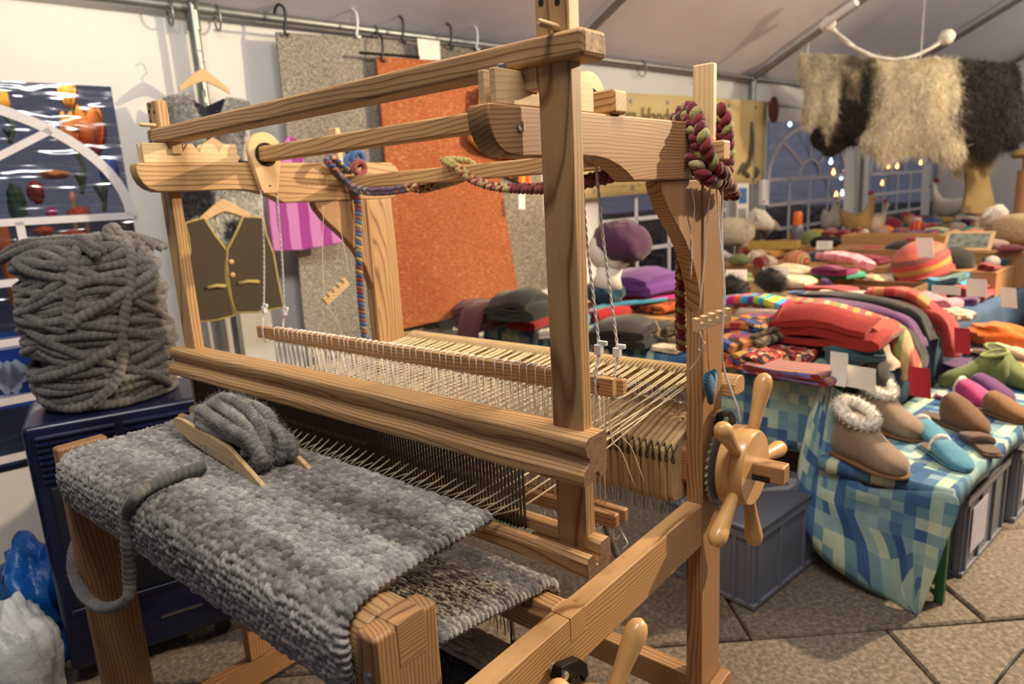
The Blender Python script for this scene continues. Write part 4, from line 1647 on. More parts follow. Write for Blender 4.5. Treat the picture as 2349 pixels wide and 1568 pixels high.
# ------------------------------------------------------------------ braided rope draped over the rails
def braid(path, r, pitch, palette, seed, name, label, n=7, step=0.004, r1=None):
    P = catmull(path, 14)
    seg = np.linalg.norm(np.diff(P, axis=0), axis=1)
    s = np.concatenate([[0], np.cumsum(seg)])
    m = int(s[-1] / step)
    t = np.linspace(0, s[-1], m)
    Q = np.stack([np.interp(t, s, P[:, i]) for i in range(3)], 1)
    T = np.gradient(Q, axis=0)
    T /= np.linalg.norm(T, axis=1, keepdims=True)
    N = np.zeros_like(T)
    cur = np.cross(T[0], [0.3, 0.5, 0.8])
    cur /= np.linalg.norm(cur)
    for i in range(m):
        cur = cur - T[i] * (cur @ T[i])
        cur /= np.linalg.norm(cur)
        N[i] = cur
    B = np.cross(T, N)
    fr = t / t[-1]
    rv = r + ((r1 or r) - r) * np.clip((fr - 0.55) / 0.15, 0, 1)
    phase = np.cumsum(np.gradient(t) * 2 * PI / (pitch * rv / r))
    o = thing(name, label, 'rope', (0, 0, 0))
    rr = random.Random(seed)
    for k in range(3):
        ph = phase + 2 * PI * k / 3
        a = np.sin(ph) * rv * 0.95
        b = np.sin(2 * ph) * rv * 0.5
        R = rv * (0.62 + 0.16 * np.abs(np.sin(ph)))
        mb = MB()
        mb.tube(Q + N * a[:, None] + B * b[:, None], R, n)
        cols = []
        blk = 0.11
        for i in range(m):
            f = t[i] / blk + k * 0.37
            pal = palette if not isinstance(palette[0], list) else palette[min(len(palette) - 1, int(fr[i] * len(palette)))]
            i0 = int(math.floor(f))
            ca = np.array(rgb(pal[(i0 * 7 + k * 3 + seed) % len(pal)])) * 0.85
            cb = np.array(rgb(pal[((i0 + 1) * 7 + k * 3 + seed) % len(pal)])) * 0.85
            w = f - i0
            w = 0 if w < 0.7 else (w - 0.7) / 0.3
            cols += [ca * (1 - w) + cb * w] * n
        mb.c = np.array(cols)
        mb.build('strand', 'wool', o, smooth=True)
    return o


PAL = ['#8c2a2c', '#5c7fa8', '#c4a860', '#a84a34', '#8f8a56', '#6b1f28', '#d0a890', '#3f5f8c', '#b8b078', '#7a2428']
PALB = ['#3f6494', '#8c3230', '#4a709c', '#c0a058', '#36547f', '#9a5a3c']
PALO = ['#a89a58', '#b0a468', '#8c2c30', '#a09050', '#b8ac78']
PALM = ['#6a1c22', '#7c2428', '#5a1820', '#84402c']
PALR = ['#a59468', '#7c2228', '#9a9058', '#8a2a2c', '#b09a78', '#6a1c24', '#9c8a5c']
# left length: over the left rail end, along the back rail
braid([on_x(795, 345, -1.93), on_x(815, 372, -1.925), on_x(800, 392, -1.915), on_x(765, 366, -1.91), on_x(748, 366, -1.91), on_x(765, 388, -1.88), on_y(790, 415, 1.445), on_y(830, 437, 1.443), on_y(890, 438, 1.445), on_y(945, 430, 1.455),
       (-1.60, 1.50, 1.632), (-1.45, 1.53, 1.66), (-1.40, 1.505, 1.697), on_y(1020, 366, 1.450), on_y(1050, 385, 1.443), on_y(1085, 412, 1.444), on_y(1140, 429, 1.446), on_y(1200, 432, 1.45), (-1.09, 1.46, 1.612), (-1.0, 1.50, 1.622), (-0.90, 1.52, 1.645), (-0.80, 1.525, 1.70), (-0.745, 1.515, 1.755), (-0.70, 1.475, 1.752),
       (-0.668, 1.447, 1.70), (-0.655, 1.455, 1.655), (-0.645, 1.49, 1.622), (-0.648, 1.53, 1.63), (-0.652, 1.54, 1.69), (-0.66, 1.535, 1.75), (-0.69, 1.545, 1.757), (-0.725, 1.55, 1.757)],
      0.0085, 0.034, [PALB, PALB, PALO, PALO, PALM, PALR, PALR], 2, 'braided_rope', 'thick multicoloured braided wool rope wound along the back rail of the loom', r1=0.0145)
ROPE = bpy.data.objects['braided_rope']
braid([(-0.69, 1.455, 1.66), (-0.668, 1.452, 1.625), (-0.655, 1.475, 1.606), (-0.652, 1.52, 1.604), (-0.655, 1.56, 1.60), (-0.665, 1.60, 1.585), (-0.668, 1.63, 1.567)],
      0.0140, 0.056, PALR, 5, 'braided_rope', 'short red and beige end of braided rope knotted around the rail end')
braid([(-0.768, 1.52, 1.62), (-0.775, 1.50, 1.55), on_x(1560, 480, -0.785), on_x(1562, 540, -0.785), on_x(1561, 620, -0.785), on_x(1560, 700, -0.785), on_x(1561, 760, -0.785), on_x(1563, 800, -0.785)],
      0.0105, 0.042, PALR, 9, 'braided_rope', 'beige and dark red braided rope hanging straight down behind the post with the heart')
braid([on_x(810, 420, -1.925), on_x(821, 470, -1.925), on_x(822, 540, -1.925), on_x(824, 620, -1.925), on_x(828, 690, -1.925), on_x(836, 770, -1.925)],
      0.0105, 0.042, PALB, 13, 'braided_rope', 'blue and red braided rope hanging down beside the plain loom post')
kc = on_x(806, 372, -1.915)
for i_, (dx_, dz_, hx_) in enumerate(((0.0, 0.0, '#48699a'), (0.018, 0.012, '#3c5c8c'), (0.012, -0.02, '#8a4038'))):
    m_ = MB()
    pts_ = [kc + np.array([0.0 + 0.012 * i_, dx_ + 0.022 * math.cos(a), dz_ + 0.020 * math.sin(a)]) for a in np.linspace(0, 2 * PI, 17)[:-1]]
    m_.tube(pts_, 0.0105, 8, closed=True)
    m_.c = np.tile(np.array([rgb(hx_)]), (len(m_.v), 1))
    m_.build('rope_knot', 'wool', ROPE, smooth=True)

# ------------------------------------------------------------------ things hanging on the tent wall
def sheet(name, pts_px, v, mat, label, cat, th=0.012, group=None, n=14, wave=0.012, parent=None, kind=None):
    """hanging cloth from four photo corners (tl, tr, br, bl) standing on the plane v, with thickness"""
    c = [on_v(px, py, v) for px, py in pts_px]
    c = [np.array([*uv_of(p), p[2]]) for p in c]
    s = np.linspace(0, 1, n)
    front, back = [], []
    for a in s:
        rf, rb = [], []
        for b in s:
            p = (c[0] * (1 - a) + c[1] * a) * (1 - b) + (c[3] * (1 - a) + c[2] * a) * b
            w = wave * math.sin(a * 7 + v * 20) * b + wave * 0.6 * math.sin(b * 5 + a * 3)
            rf.append(SV(p[0], p[1] + w + th / 2, p[2]))
            rb.append(SV(p[0], p[1] + w - th / 2, p[2]))
        front.append(rf)
        back.append(rb)
    mb = MB()
    nu = n
    mb.grid(np.array(front))
    mb.grid(np.array(back), flip=True)
    N = n * n
    e = []
    for i in range(n - 1):
        e += [(i * n, (i + 1) * n, N + (i + 1) * n, N + i * n), (i * n + n - 1, N + i * n + n - 1, N + (i + 1) * n + n - 1, (i + 1) * n + n - 1)]
        e += [(i, N + i, N + i + 1, i + 1), ((n - 1) * n + i, (n - 1) * n + i + 1, N + (n - 1) * n + i + 1, N + (n - 1) * n + i)]
    mb.f += [tuple(q) for q in e]
    o = mb.build(name, mat, parent, smooth='auto')
    if label:
        tag(o, label, cat, group)
    return o


def poly_panel(name, px, v, mat, th=0.02, parent=None, bevel=0.006, label=None, cat=None):
    P = [on_v(x, y, v) for x, y in px]
    n = len(P)
    mb = MB()
    mb.add([p + VX * th / 2 for p in P] + [p - VX * th / 2 for p in P],
           [tuple(range(n)), tuple(range(n, 2 * n))[::-1]] + [(i, (i + 1) % n, n + (i + 1) % n, n + i) for i in range(n)])
    o = mb.build(name, mat, parent, bevel=bevel)
    if label:
        tag(o, label, cat)
    return o


sheet('hanging_rug', [(632, 74), (962, 97), (1010, 800), (708, 830)], -2.33, 'rug_grey', 'plain mottled grey rug hung from the eave pipe behind the loom', 'rug', 0.016)
sheet('hanging_rug', [(960, 100), (1222, 122), (1262, 660), (1040, 720)], -2.335, 'rug_brown', 'brownish grey streaked rug hung behind the orange rug and the felt bag', 'rug', 0.016)
sheet('hanging_rug', [(862, 130), (1110, 150), (1188, 690), (915, 757)], -2.26, 'rug_orange', 'rust orange rug with pale flecks hung in front of the grey rug', 'rug', 0.018, n=16)
sheet('hanging_card', [(957, 88), (1008, 94), (1010, 138), (962, 136)], -2.25, 'paper', 'blank white card clipped at the top edge of the orange rug', 'card', 0.003, n=4, wave=0)


def rod(px0, px1, v, r, mat, name, label, cat):
    o = MB().tube([on_v(*px0, v), on_v(*px1, v)], r, 8).build(name, mat, smooth='auto')
    return tag(o, label, cat)


rod((585, 50), (1215, 122), -2.31, 0.007, 'dark_steel', 'hanging_rod', 'thin dark steel rod along the top of the grey rugs', 'rod')
rod((825, 121), (962, 131), -2.245, 0.008, 'black_iron', 'hanging_rod', 'short black rod holding the orange rug', 'rod')
for i, (px, py, mat, ln, lab) in enumerate(((655, 52, 'black_plastic', 0.13, 'black S-hook holding the end of the long rug rod nearest the waistcoats'), (820, 60, 'white_plastic', 0.15, 'pale S-hook on the eave pipe above the plain mottled grey rug'),
                                            (925, 72, 'black_plastic', 0.14, 'black S-hook on the eave pipe above the orange rug'), (1035, 88, 'black_plastic', 0.14, 'black S-hook beside the blank white card'),
                                            (1095, 92, 'white_plastic', 0.15, 'pale S-hook over the brownish grey rug'), (878, 115, 'black_plastic', 0.12, 'black clip hook gripping the top of the orange rug'))):
    c = on_v(px, py, -2.30 if i < 5 else -2.24)
    m_ = MB()
    pts = [c + np.array([0, 0, -0.05]) + UX * 0.012, c + np.array([0, 0, -0.06]), c + np.array([0, 0, -0.04]) - UX * 0.01, c, c + np.array([0, 0, 0.06]) + UX * 0.002,
           c + np.array([0, 0, 0.09]) - VX * 0.03, c + np.array([0, 0, 0.10]) - VX * 0.07, c + np.array([0, 0, 0.08]) - VX * 0.115, c + np.array([0, 0, 0.05]) - VX * 0.12]
    m_.tube(catmull(pts, 4), 0.007, 6)
    tag(m_.build('hanging_hook', mat, smooth=True), lab, 'hook', 'hooks on the eave pipe')


# clothes hangers and waistcoats
def hanger(cx, cy, half, v, parent):
    """wooden shoulder hanger, apex at the photo point"""
    a = on_v(cx, cy, v)
    pts = [a + UX * s * half + np.array([0, 0, -0.30 * half * 2 * (abs(s) ** 1.25)]) for s in np.linspace(-1, 1, 13)]
    m_ = MB()
    rings = []
    for i, p in enumerate(pts):
        w = 0.030 * (1 - 0.62 * abs(i - 6) / 6)
        rings.append([p + np.array([0, 0, w]) + VX * 0.006, p + np.array([0, 0, -w]) + VX * 0.006, p + np.array([0, 0, -w]) - VX * 0.006, p + np.array([0, 0, w]) - VX * 0.006])
    m_.grid(np.array(rings), wrap_v=True)
    m_.build('hanger', 'pale_birch', parent, bevel=0.003)
    m_ = MB()
    hk = [a + np.array([0, 0, 0.01]), a + np.array([0, 0, 0.05]), a + np.array([0, 0, 0.07]) + UX * 0.02, a + np.array([0, 0, 0.10]) + UX * 0.015, a + np.array([0, 0, 0.11]), a + np.array([0, 0, 0.095]) - UX * 0.02]
    m_.tube(catmull(hk, 4), 0.003, 6)
    m_.build('hanger_hook', 'steel', parent, smooth=True)


def fur_panel(name, px, v, th, parent, colfn, n=5000, length=0.03, seed=1):
    P = [on_v(x, y, v) for x, y in px]
    uvz = np.array([[*uv_of(p), p[2]] for p in P])[:, [0, 2]]
    k = len(P)
    mb = MB()
    mb.add([p + VX * th / 2 for p in P] + [p - VX * th / 2 for p in P],
           [tuple(range(k)), tuple(range(k, 2 * k))[::-1]] + [(i, (i + 1) % k, k + (i + 1) % k, k + i) for i in range(k)])
    mb.c = np.array([colfn(q[0], q[1]) for q in uvz] * 2)
    o = mb.build(name, 'fur', parent)
    # hair roots spread over the polygon
    r = np.random.RandomState(seed)
    lo, hi = uvz.min(0), uvz.max(0)
    pts = []
    while len(pts) < n:
        q = lo + r.rand(4000, 2) * (hi - lo)
        ins = np.zeros(len(q), bool)
        j = k - 1
        for i in range(k):
            cond = ((uvz[i, 1] > q[:, 1]) != (uvz[j, 1] > q[:, 1])) & (q[:, 0] < (uvz[j, 0] - uvz[i, 0]) * (q[:, 1] - uvz[i, 1]) / (uvz[j, 1] - uvz[i, 1] + 1e-12) + uvz[i, 0])
            ins ^= cond
            j = i
        pts += list(q[ins])
    q = np.array(pts[:n])
    cols = np.array([colfn(a, b) for a, b in q])
    W3 = np.array([SV(a, v + th / 2, b) for a, b in q])
    nr = np.repeat((VX * 0.7 + np.array([0, 0, -0.7]))[None, :], n, 0)
    fuzz('fur_hair', W3, nr, cols, length, 0.0022, n, seed, o, WOFF[parent.name], 'fur', spread=0.35)
    return o


def grey_fur(a, b):
    f = float(vnoise(np.array(a * 14 + 3), np.array(b * 9), 41))
    g = 0.16 + 0.5 * f
    return (g, g * 0.97, g * 0.93)


def pied_fur(a, b):
    f = float(vnoise(np.array(a * 7 + 3), np.array(b * 6), 47))
    return (0.72, 0.69, 0.62) if f > 0.38 else (0.03, 0.03, 0.035)


base = SV(-1.59, -2.2, 1.6)
v1 = thing('fur_waistcoat', 'grey and white fur waistcoat with dark lining on the top wooden hanger', 'waistcoat', base, world_parts=True)
hanger(465, 172, 0.115, -2.27, v1)
poly_panel('lining', [(432, 222), (470, 245), (515, 225), (540, 330), (420, 330)], -2.30, plain('lining_navy', '#1a1d2c', 0.8), 0.01, v1)
fur_panel('front_panel', [(428, 210), (375, 222), (368, 260), (392, 300), (396, 345), (410, 440), (475, 440), (470, 330), (452, 262), (440, 235)], -2.26, 0.03, v1, grey_fur, 5200, 0.028, 3)
fur_panel('front_panel', [(520, 222), (570, 230), (578, 250), (560, 290), (556, 345), (552, 440), (488, 440), (488, 330), (505, 265), (515, 240)], -2.26, 0.03, v1, grey_fur, 5200, 0.028, 4)

v2 = thing('fur_waistcoat', 'white and black pied fur waistcoat on the middle wooden hanger', 'waistcoat', base + np.array([0, 0, -0.2]), world_parts=True)
hanger(489, 330, 0.115, -2.20, v2)
fur_panel('front_panel', [(448, 365), (412, 375), (405, 420), (412, 470), (418, 560), (486, 560), (484, 450), (470, 400)], -2.19, 0.03, v2, pied_fur, 4500, 0.026, 6)
fur_panel('front_panel', [(530, 365), (585, 372), (600, 415), (596, 470), (600, 560), (492, 560), (494, 450), (512, 400)], -2.19, 0.03, v2, pied_fur, 4500, 0.026, 7)

v3 = thing('felt_waistcoat', 'dark brown felt waistcoat with mustard yellow edging and pocket tabs', 'waistcoat', base + np.array([0, 0, -0.5]), world_parts=True)
V3 = -2.13
hanger(513, 470, 0.15, V3 - 0.03, v3)
plain('felt_brown', '#46392a', 0.95, var=0.1, scale=120, sheen=0.3, bump=0.3, bscale=500)
plain('edging_yellow', '#b9a35c', 0.85, var=0.12)
patches('lining_print', ['#b8a45e', '#bca862', '#b8a45e', '#c0ac66', '#6a5c30'], 60)
poly_panel('lining', [(462, 505), (562, 500), (600, 560), (590, 690), (470, 700), (440, 560)], V3 - 0.05, 'lining_print', 0.01, v3)
LP = [(467, 500), (446, 506), (425, 512), (434, 545), (437, 576), (430, 610), (438, 660), (451, 737), (495, 733), (537, 722), (528, 690), (517, 640), (516, 607), (519, 574), (492, 540)]
RP = [(558, 498), (580, 498), (603, 500), (608, 535), (626, 582), (637, 645), (649, 703), (590, 714), (541, 716), (532, 690), (524, 640), (521, 605), (522, 572), (540, 538)]
poly_panel('front_panel', LP, V3, 'felt_brown', 0.018, v3)
poly_panel('front_panel', RP, V3 + 0.006, 'felt_brown', 0.018, v3)
for pp, vv_ in ((LP, V3), (RP, V3 + 0.006)):
    m_ = MB()
    m_.tube([on_v(x, y, vv_) for x, y in pp], 0.0075, 7, closed=True)
    m_.build('edging', 'edging_yellow', v3, smooth=True)
for (a, b) in (((476, 660), (517, 656)), ((547, 650), (594, 646))):
    m_ = MB()
    m_.tube([on_v(*a, V3 + 0.016), on_v((a[0] + b[0]) / 2, (a[1] + b[1]) / 2 - 3, V3 + 0.018), on_v(*b, V3 + 0.016)], 0.009, 8)
    m_.build('pocket_tab', 'edging_yellow', v3, smooth=True)
for (px, py) in ((530, 600), (533, 630)):
    MB().lathe([(0, 0.012), (0.006, 0.012), (0.008, 0.009)], on_v(px, py, V3 + 0.014), tuple(VX), 12).build('button', 'turned_birch', v3, smooth='auto')

poly_panel('striped_dress', [(662, 308), (678, 318), (700, 375), (735, 445), (762, 500), (786, 556), (740, 566), (690, 574), (624, 577), (616, 510), (612, 450), (630, 380), (642, 335)], -2.20, 'pink_stripe', 0.03, None, 0.01,
           'small pink and purple striped knitted dress hanging beside the brown waistcoat', 'dress')
poly_panel('flame_scarf', [(1110, 178), (1200, 186), (1218, 430), (1090, 372)], -2.30, 'flame_stripe', 0.012, None, 0.003, 'scarf in flame orange, red and black hanging behind the mustard bag', 'scarf')
bagt = thing('felt_bag', 'mustard orange felt bag hanging next to the orange rug', 'bag', tuple(on_v(1160, 360, -2.21)), world_parts=True)
plain('felt_mustard', '#c98a30', 0.9, var=0.12, scale=10, sheen=0.2)
poly_panel('bag_body', [(1102, 198), (1245, 186), (1250, 368), (1165, 362), (1100, 345), (1074, 322), (1076, 296), (1098, 240)], -2.21, 'felt_mustard', 0.05, bagt, 0.02)
poly_panel('bag_flap', [(1100, 200), (1240, 190), (1240, 320), (1150, 300), (1098, 250)], -2.18, 'felt_mustard', 0.012, bagt, 0.004)
sheet('price_tag', [(1190, 438), (1204, 438), (1204, 480), (1190, 480)], -2.16, 'paper', 'small white price tag hanging below the flame-coloured scarf', 'tag', 0.002, n=3, wave=0)

# ------------------------------------------------------------------ banner with lettering
ban = thing('banner', 'cream cloth banner with old-style lettering pinned to the tent wall', 'banner', tuple(SV(2.4, WALL_V + 0.03, 1.9)), world_parts=True)
bz0, bz1 = 1.535, 2.325
bu0, bu1 = 1.02, 3.80
m_ = MB()
g = np.array([[SV(u, WALL_V + 0.022 + 0.006 * math.sin(u * 4 + z * 2), z + 0.012 * (u - 1)) for z in np.linspace(bz0, bz1, 6)] for u in np.linspace(bu0, bu1, 24)])
m_.grid(g)
b_ = m_.build('banner_sheet', 'banner_cloth', ban, smooth=True)
md = b_.modifiers.new('thick', 'SOLIDIFY')
md.thickness = 0.004
for u in np.linspace(1.25, 3.6, 6):
    for z in (bz1 - 0.06, bz0 + 0.05):
        m_ = MB()
        c = SV(u, WALL_V + 0.032, z + 0.012 * (u - 1))
        m_.lathe([(0, 0.016), (0.004, 0.016), (0.004, 0.008)], c, tuple(VX), 10)
        m_.build('eyelet', 'dark_steel', ban)


def lettering(body, size, u, v, z, mat, parent, name='lettering', width=None):
    cu = bpy.data.curves.new('txt', 'FONT')
    cu.body = body
    cu.size = size
    cu.extrude = 0.0008
    t = bpy.data.objects.new('txt', cu)
    COL.objects.link(t)
    bpy.context.view_layer.update()
    me = bpy.data.meshes.new_from_object(t.evaluated_get(bpy.context.evaluated_depsgraph_get()))
    bpy.data.objects.remove(t)
    V = np.zeros(len(me.vertices) * 3)
    me.vertices.foreach_get('co', V)
    V = V.reshape(-1, 3)
    if width:
        V[:, 0] *= width / (V[:, 0].max() - V[:, 0].min())
    Wd = np.array([SV(u + p[0], v + p[2], z + p[1]) for p in V]) - WOFF[parent.name]
    me.vertices.foreach_set('co', Wd.ravel())
    me.materials.clear()
    me.materials.append(MAT[mat])
    o = bpy.data.objects.new(name, me)
    COL.objects.link(o)
    o.parent = parent
    return o


pu, _ = uv_of(on_v(1428, 262, WALL_V))
pu2, _ = uv_of(on_v(1582, 262, WALL_V))
lettering('ra-Handwerk', 0.20, pu, WALL_V + 0.036, 2.095, 'banner_ink', ban, width=pu2 - pu)
# fine print line: too small to read in the photo, only dashes of ink
m_ = MB()
r = random.Random(8)
u = 1.20
while u < 2.6:
    l_ = r.uniform(0.03, 0.11)
    m_.obox(SV(u + l_ / 2, WALL_V + 0.034, 1.615 + 0.012 * (u - 1)), UX, VX, (0, 0, 1), l_ / 2, 0.001, 0.008)
    u += l_ + r.uniform(0.02, 0.05)
m_.build('fine_print', plain('ink_faint', '#b89c60', 0.8), ban)
m_ = MB()
for (px, py, l_, tl) in ((1722, 330, 0.42, 0.03), (1712, 380, 0.16, 0.12), (1700, 385, 0.10, 0.10), (1735, 395, 0.10, 0.0), (1712, 400, 0.06, -0.1)):
    c = on_v(px, py, WALL_V + 0.036)
    m_.tube([c - np.array([0, 0, l_ / 2]) - UX * tl * 0.5, c + UX * 0.02, c + np.array([0, 0, l_ / 2]) + UX * tl * 0.5], [0.012, 0.026, 0.008], 6)
m_.build('brush_drawing', plain('ink_dark', '#5a5444', 0.8), ban, smooth=True)

c = on_v(1766, 252, WALL_V + 0.08)
m_ = MB()
m_.lathe([(0, 0.02), (0.01, 0.09), (0.025, 0.12), (0.04, 0.128), (0.05, 0.12), (0.06, 0.08), (0.065, 0.01)], c - VX * 0.02 + UX * 0.04, tuple(VX * 0.98 + UX * 0.2), 24)
tag(m_.build('felt_hat', plain('felt_rust', '#5e2a20', 0.85, var=0.2, scale=6), smooth=True), 'round rust red felt hat hung on a tent pole next to the banner', 'hat')
# picture card and power strip on the tent pole
cardt = thing('picture_card', 'tall white card with two small pictures hung below the banner', 'card', tuple(on_v(1702, 520, WALL_V + 0.05)), world_parts=True)
sheet('card_sheet', [(1690, 420), (1718, 420), (1716, 535), (1690, 535)], WALL_V + 0.05, 'paper', None, None, 0.004, n=3, wave=0, parent=cardt)
sheet('landscape_picture', [(1695, 431), (1713, 431), (1713, 466), (1695, 466)], WALL_V + 0.056, plain('pic_blue', '#3f78b8', 0.5, var=0.5, scale=30), None, None, 0.002, n=3, wave=0, parent=cardt)
sheet('small_picture', [(1694, 478), (1712, 478), (1712, 505), (1694, 505)], WALL_V + 0.056, plain('pic_grey', '#9a9a92', 0.5, var=0.5, scale=60), None, None, 0.002, n=3, wave=0, parent=cardt)
strip_ = thing('power_strip', 'white power strip with red switch hanging down the tent pole', 'power strip', tuple(on_v(1752, 470, WALL_V + 0.05)), world_parts=True)
sheet('strip_body', [(1746, 412), (1762, 412), (1760, 470), (1745, 470)], WALL_V + 0.06, 'white_plastic', None, None, 0.04, n=3, wave=0, parent=strip_)
MB().lathe([(0, 0.015), (0.006, 0.013)], on_v(1752, 462, WALL_V + 0.08), tuple(VX), 10).build('red_switch', 'paper_red', strip_)
MB().tube(catmull([on_v(1752, 470, WALL_V + 0.06), on_v(1748, 500, WALL_V + 0.05), on_v(1755, 540, WALL_V + 0.06), on_v(1750, 570, WALL_V + 0.05)], 4), 0.006, 6).build('cable', 'print_grey', strip_, smooth=True)

# ------------------------------------------------------------------ gas heater with the yarn bundle on top
HA = np.array([-2.565, 0.565, 0])
hd = np.array([0.33, 0.944, 0])
hn = np.array([-0.944, 0.33, 0])
ht = thing('gas_heater', 'dark blue enamelled cabinet heater on castors behind the loom', 'heater', tuple(HA + hd * 0.27 + hn * 0.19), math.atan2(hd[1], hd[0]))
HW, HD_, HH = 0.54, 0.40, 0.955
MB().box(-HW / 2, HW / 2, -HD_ / 2, HD_ / 2, 0.065, HH).build('cabinet', 'navy_enamel', ht, bevel=0.018, seg=3)
for i in range(8):
    for (a, b) in ((-0.235, -0.012), (0.012, 0.235)):
        m_ = MB()
        z = HH - 0.035 - 0.021 * i
        m_.add([(a, -HD_ / 2 - 0.001, z), (b, -HD_ / 2 - 0.001, z), (b, -HD_ / 2 - 0.013, z - 0.006), (a, -HD_ / 2 - 0.013, z - 0.006),
                (a, -HD_ / 2 - 0.001, z - 0.010), (b, -HD_ / 2 - 0.001, z - 0.010), (b, -HD_ / 2 - 0.013, z - 0.010), (a, -HD_ / 2 - 0.013, z - 0.010)],
               [(0, 1, 2, 3), (3, 2, 6, 7), (4, 7, 6, 5), (0, 3, 7, 4), (1, 5, 6, 2), (0, 4, 5, 1)])
        m_.build('louvre', 'navy_enamel', ht)
MB().box(-0.225, 0.225, -HD_ / 2 - 0.004, -HD_ / 2 + 0.01, 0.30, 0.74).build('radiant_grille', 'navy_mesh', ht, bevel=0.006)
MB().box(-0.235, 0.235, -HD_ / 2 - 0.008, -HD_ / 2 + 0.01, 0.275, 0.295).build('grille_frame', 'navy_enamel', ht, bevel=0.004)
MB().box(0.02, 0.16, -HD_ / 2 - 0.003, -HD_ / 2 + 0.003, 0.165, 0.175).build('badge', 'steel', ht)
for sx in (-1, 1):
    for sy in (-1, 1):
        m_ = MB()
        m_.lathe([(-0.012, 0.026), (-0.010, 0.030), (0.010, 0.030), (0.012, 0.026)], (sx * 0.22, sy * 0.15, 0.030), (0, 1, 0), 14)
        m_.box(sx * 0.22 - 0.012, sx * 0.22 + 0.012, sy * 0.15 - 0.018, sy * 0.15 + 0.018, 0.045, 0.07)
        m_.build('castor', 'black_plastic', ht, smooth='auto')

YC = np.array([-2.715, 0.895, HH + 0.002])
yb_ = thing('yarn_bundle', 'huge barrel-shaped bundle of thick grey brown yarn standing on the heater', 'yarn bundle', tuple(YC))
YH, YR = 0.575, 0.228


def barrel(z):
    f = z / YH
    return YR * (1 - 0.10 * abs(2 * f - 0.9) ** 3) * (0.96 + 0.05 * (1 - f)) - (0.06 * max(0, (f - 0.88) / 0.12) ** 2) - 0.02 * max(0, (0.06 - f) / 0.06)


mb = MB()
g = []
for z in np.linspace(0.0, YH - 0.03, 24):
    g.append([((barrel(z) - 0.03) * math.cos(a), (barrel(z) - 0.03) * math.sin(a), z) for a in np.linspace(0, 2 * PI, 41)[:-1]])
mb.grid(np.array(g), wrap_v=True)
mb.f.append(tuple(range(40))[::-1])
mb.f.append(tuple(range(23 * 40, 24 * 40)))
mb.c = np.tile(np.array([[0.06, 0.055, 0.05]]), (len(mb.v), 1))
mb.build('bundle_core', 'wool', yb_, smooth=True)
r = random.Random(77)
YCOL = np.array([0.155, 0.142, 0.128])


def ycol(k):
    return YCOL * (0.8 + 0.45 * random.Random(k).random())


nlay = 60
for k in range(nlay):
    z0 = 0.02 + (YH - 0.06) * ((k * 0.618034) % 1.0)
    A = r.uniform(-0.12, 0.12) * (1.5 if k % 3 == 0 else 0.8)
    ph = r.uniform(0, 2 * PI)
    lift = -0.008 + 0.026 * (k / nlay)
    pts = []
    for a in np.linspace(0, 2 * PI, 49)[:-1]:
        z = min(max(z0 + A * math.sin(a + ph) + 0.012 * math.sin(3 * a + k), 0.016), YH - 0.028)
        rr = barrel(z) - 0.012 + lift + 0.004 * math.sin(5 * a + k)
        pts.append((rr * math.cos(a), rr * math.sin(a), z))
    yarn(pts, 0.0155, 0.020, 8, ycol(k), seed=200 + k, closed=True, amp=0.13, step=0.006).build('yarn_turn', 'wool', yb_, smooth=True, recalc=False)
# turns across the top and the upright holding strands in front
for k in range(13):
    a0 = r.uniform(0, PI)
    off = -0.16 + 0.027 * k
    pts = []
    for t in np.linspace(-1, 1, 15):
        x = 0.185 * t
        y = off + 0.02 * math.sin(3 * t + k)
        rr = math.hypot(x, y)
        z = YH - 0.012 + 0.012 * math.sin(k * 1.7) - 0.9 * max(0, rr - 0.165) ** 1.2
        pts.append((x * math.cos(0.5) - y * math.sin(0.5), x * math.sin(0.5) + y * math.cos(0.5), z))
    yarn(pts, 0.0155, 0.020, 8, ycol(k + 99), seed=300 + k, amp=0.13, step=0.006).build('yarn_turn', 'wool', yb_, smooth=True, recalc=False)


def on_barrel(px, py, extra=0.022):
    # where the sight line meets the barrel surface
    d = ray(px, py)
    d = d / np.linalg.norm(d)
    t = 1.2
    while t < 4.5:
        P = CAMP + d * t - YC
        z = min(max(P[2], 0), YH - 0.01)
        if math.hypot(P[0], P[1]) < barrel(z) + extra - 0.01 and P[2] < YH + extra:
            return P
        t += 0.004
    return None


for kk, line in enumerate(([(270, 548), (215, 550), (180, 570), (170, 600), (168, 640), (160, 690), (158, 730), (165, 755)],
                           [(262, 548), (290, 560), (300, 590), (296, 640), (290, 700), (280, 760), (282, 820), (268, 870), (235, 905), (200, 930), (150, 935), (95, 915)],
                           [(360, 605), (330, 640), (290, 665), (240, 700), (190, 725), (165, 750)],
                           [(290, 780), (240, 810), (190, 840), (130, 860), (80, 870)])):
    pts = [on_barrel(x, y) for x, y in line]
    pts = [p for p in pts if p is not None]
    if len(pts) > 2:
        yarn(pts, 0.0165, 0.022, 9, ycol(kk + 400) * 1.15, seed=400 + kk, amp=0.17, step=0.005).build('tie_strand', 'wool', yb_, smooth=True, recalc=False)
kn = [on_barrel(240, 552, 0.02), on_barrel(262, 546, 0.02), on_barrel(285, 556, 0.02)]
kn = [p for p in kn if p is not None]
if len(kn) == 3:
    yarn([kn[0], kn[1] + np.array([0, 0, 0.035]), kn[2]], 0.02, 0.022, 9, YCOL, seed=500, amp=0.17).build('knot', 'wool', yb_, smooth=True, recalc=False)


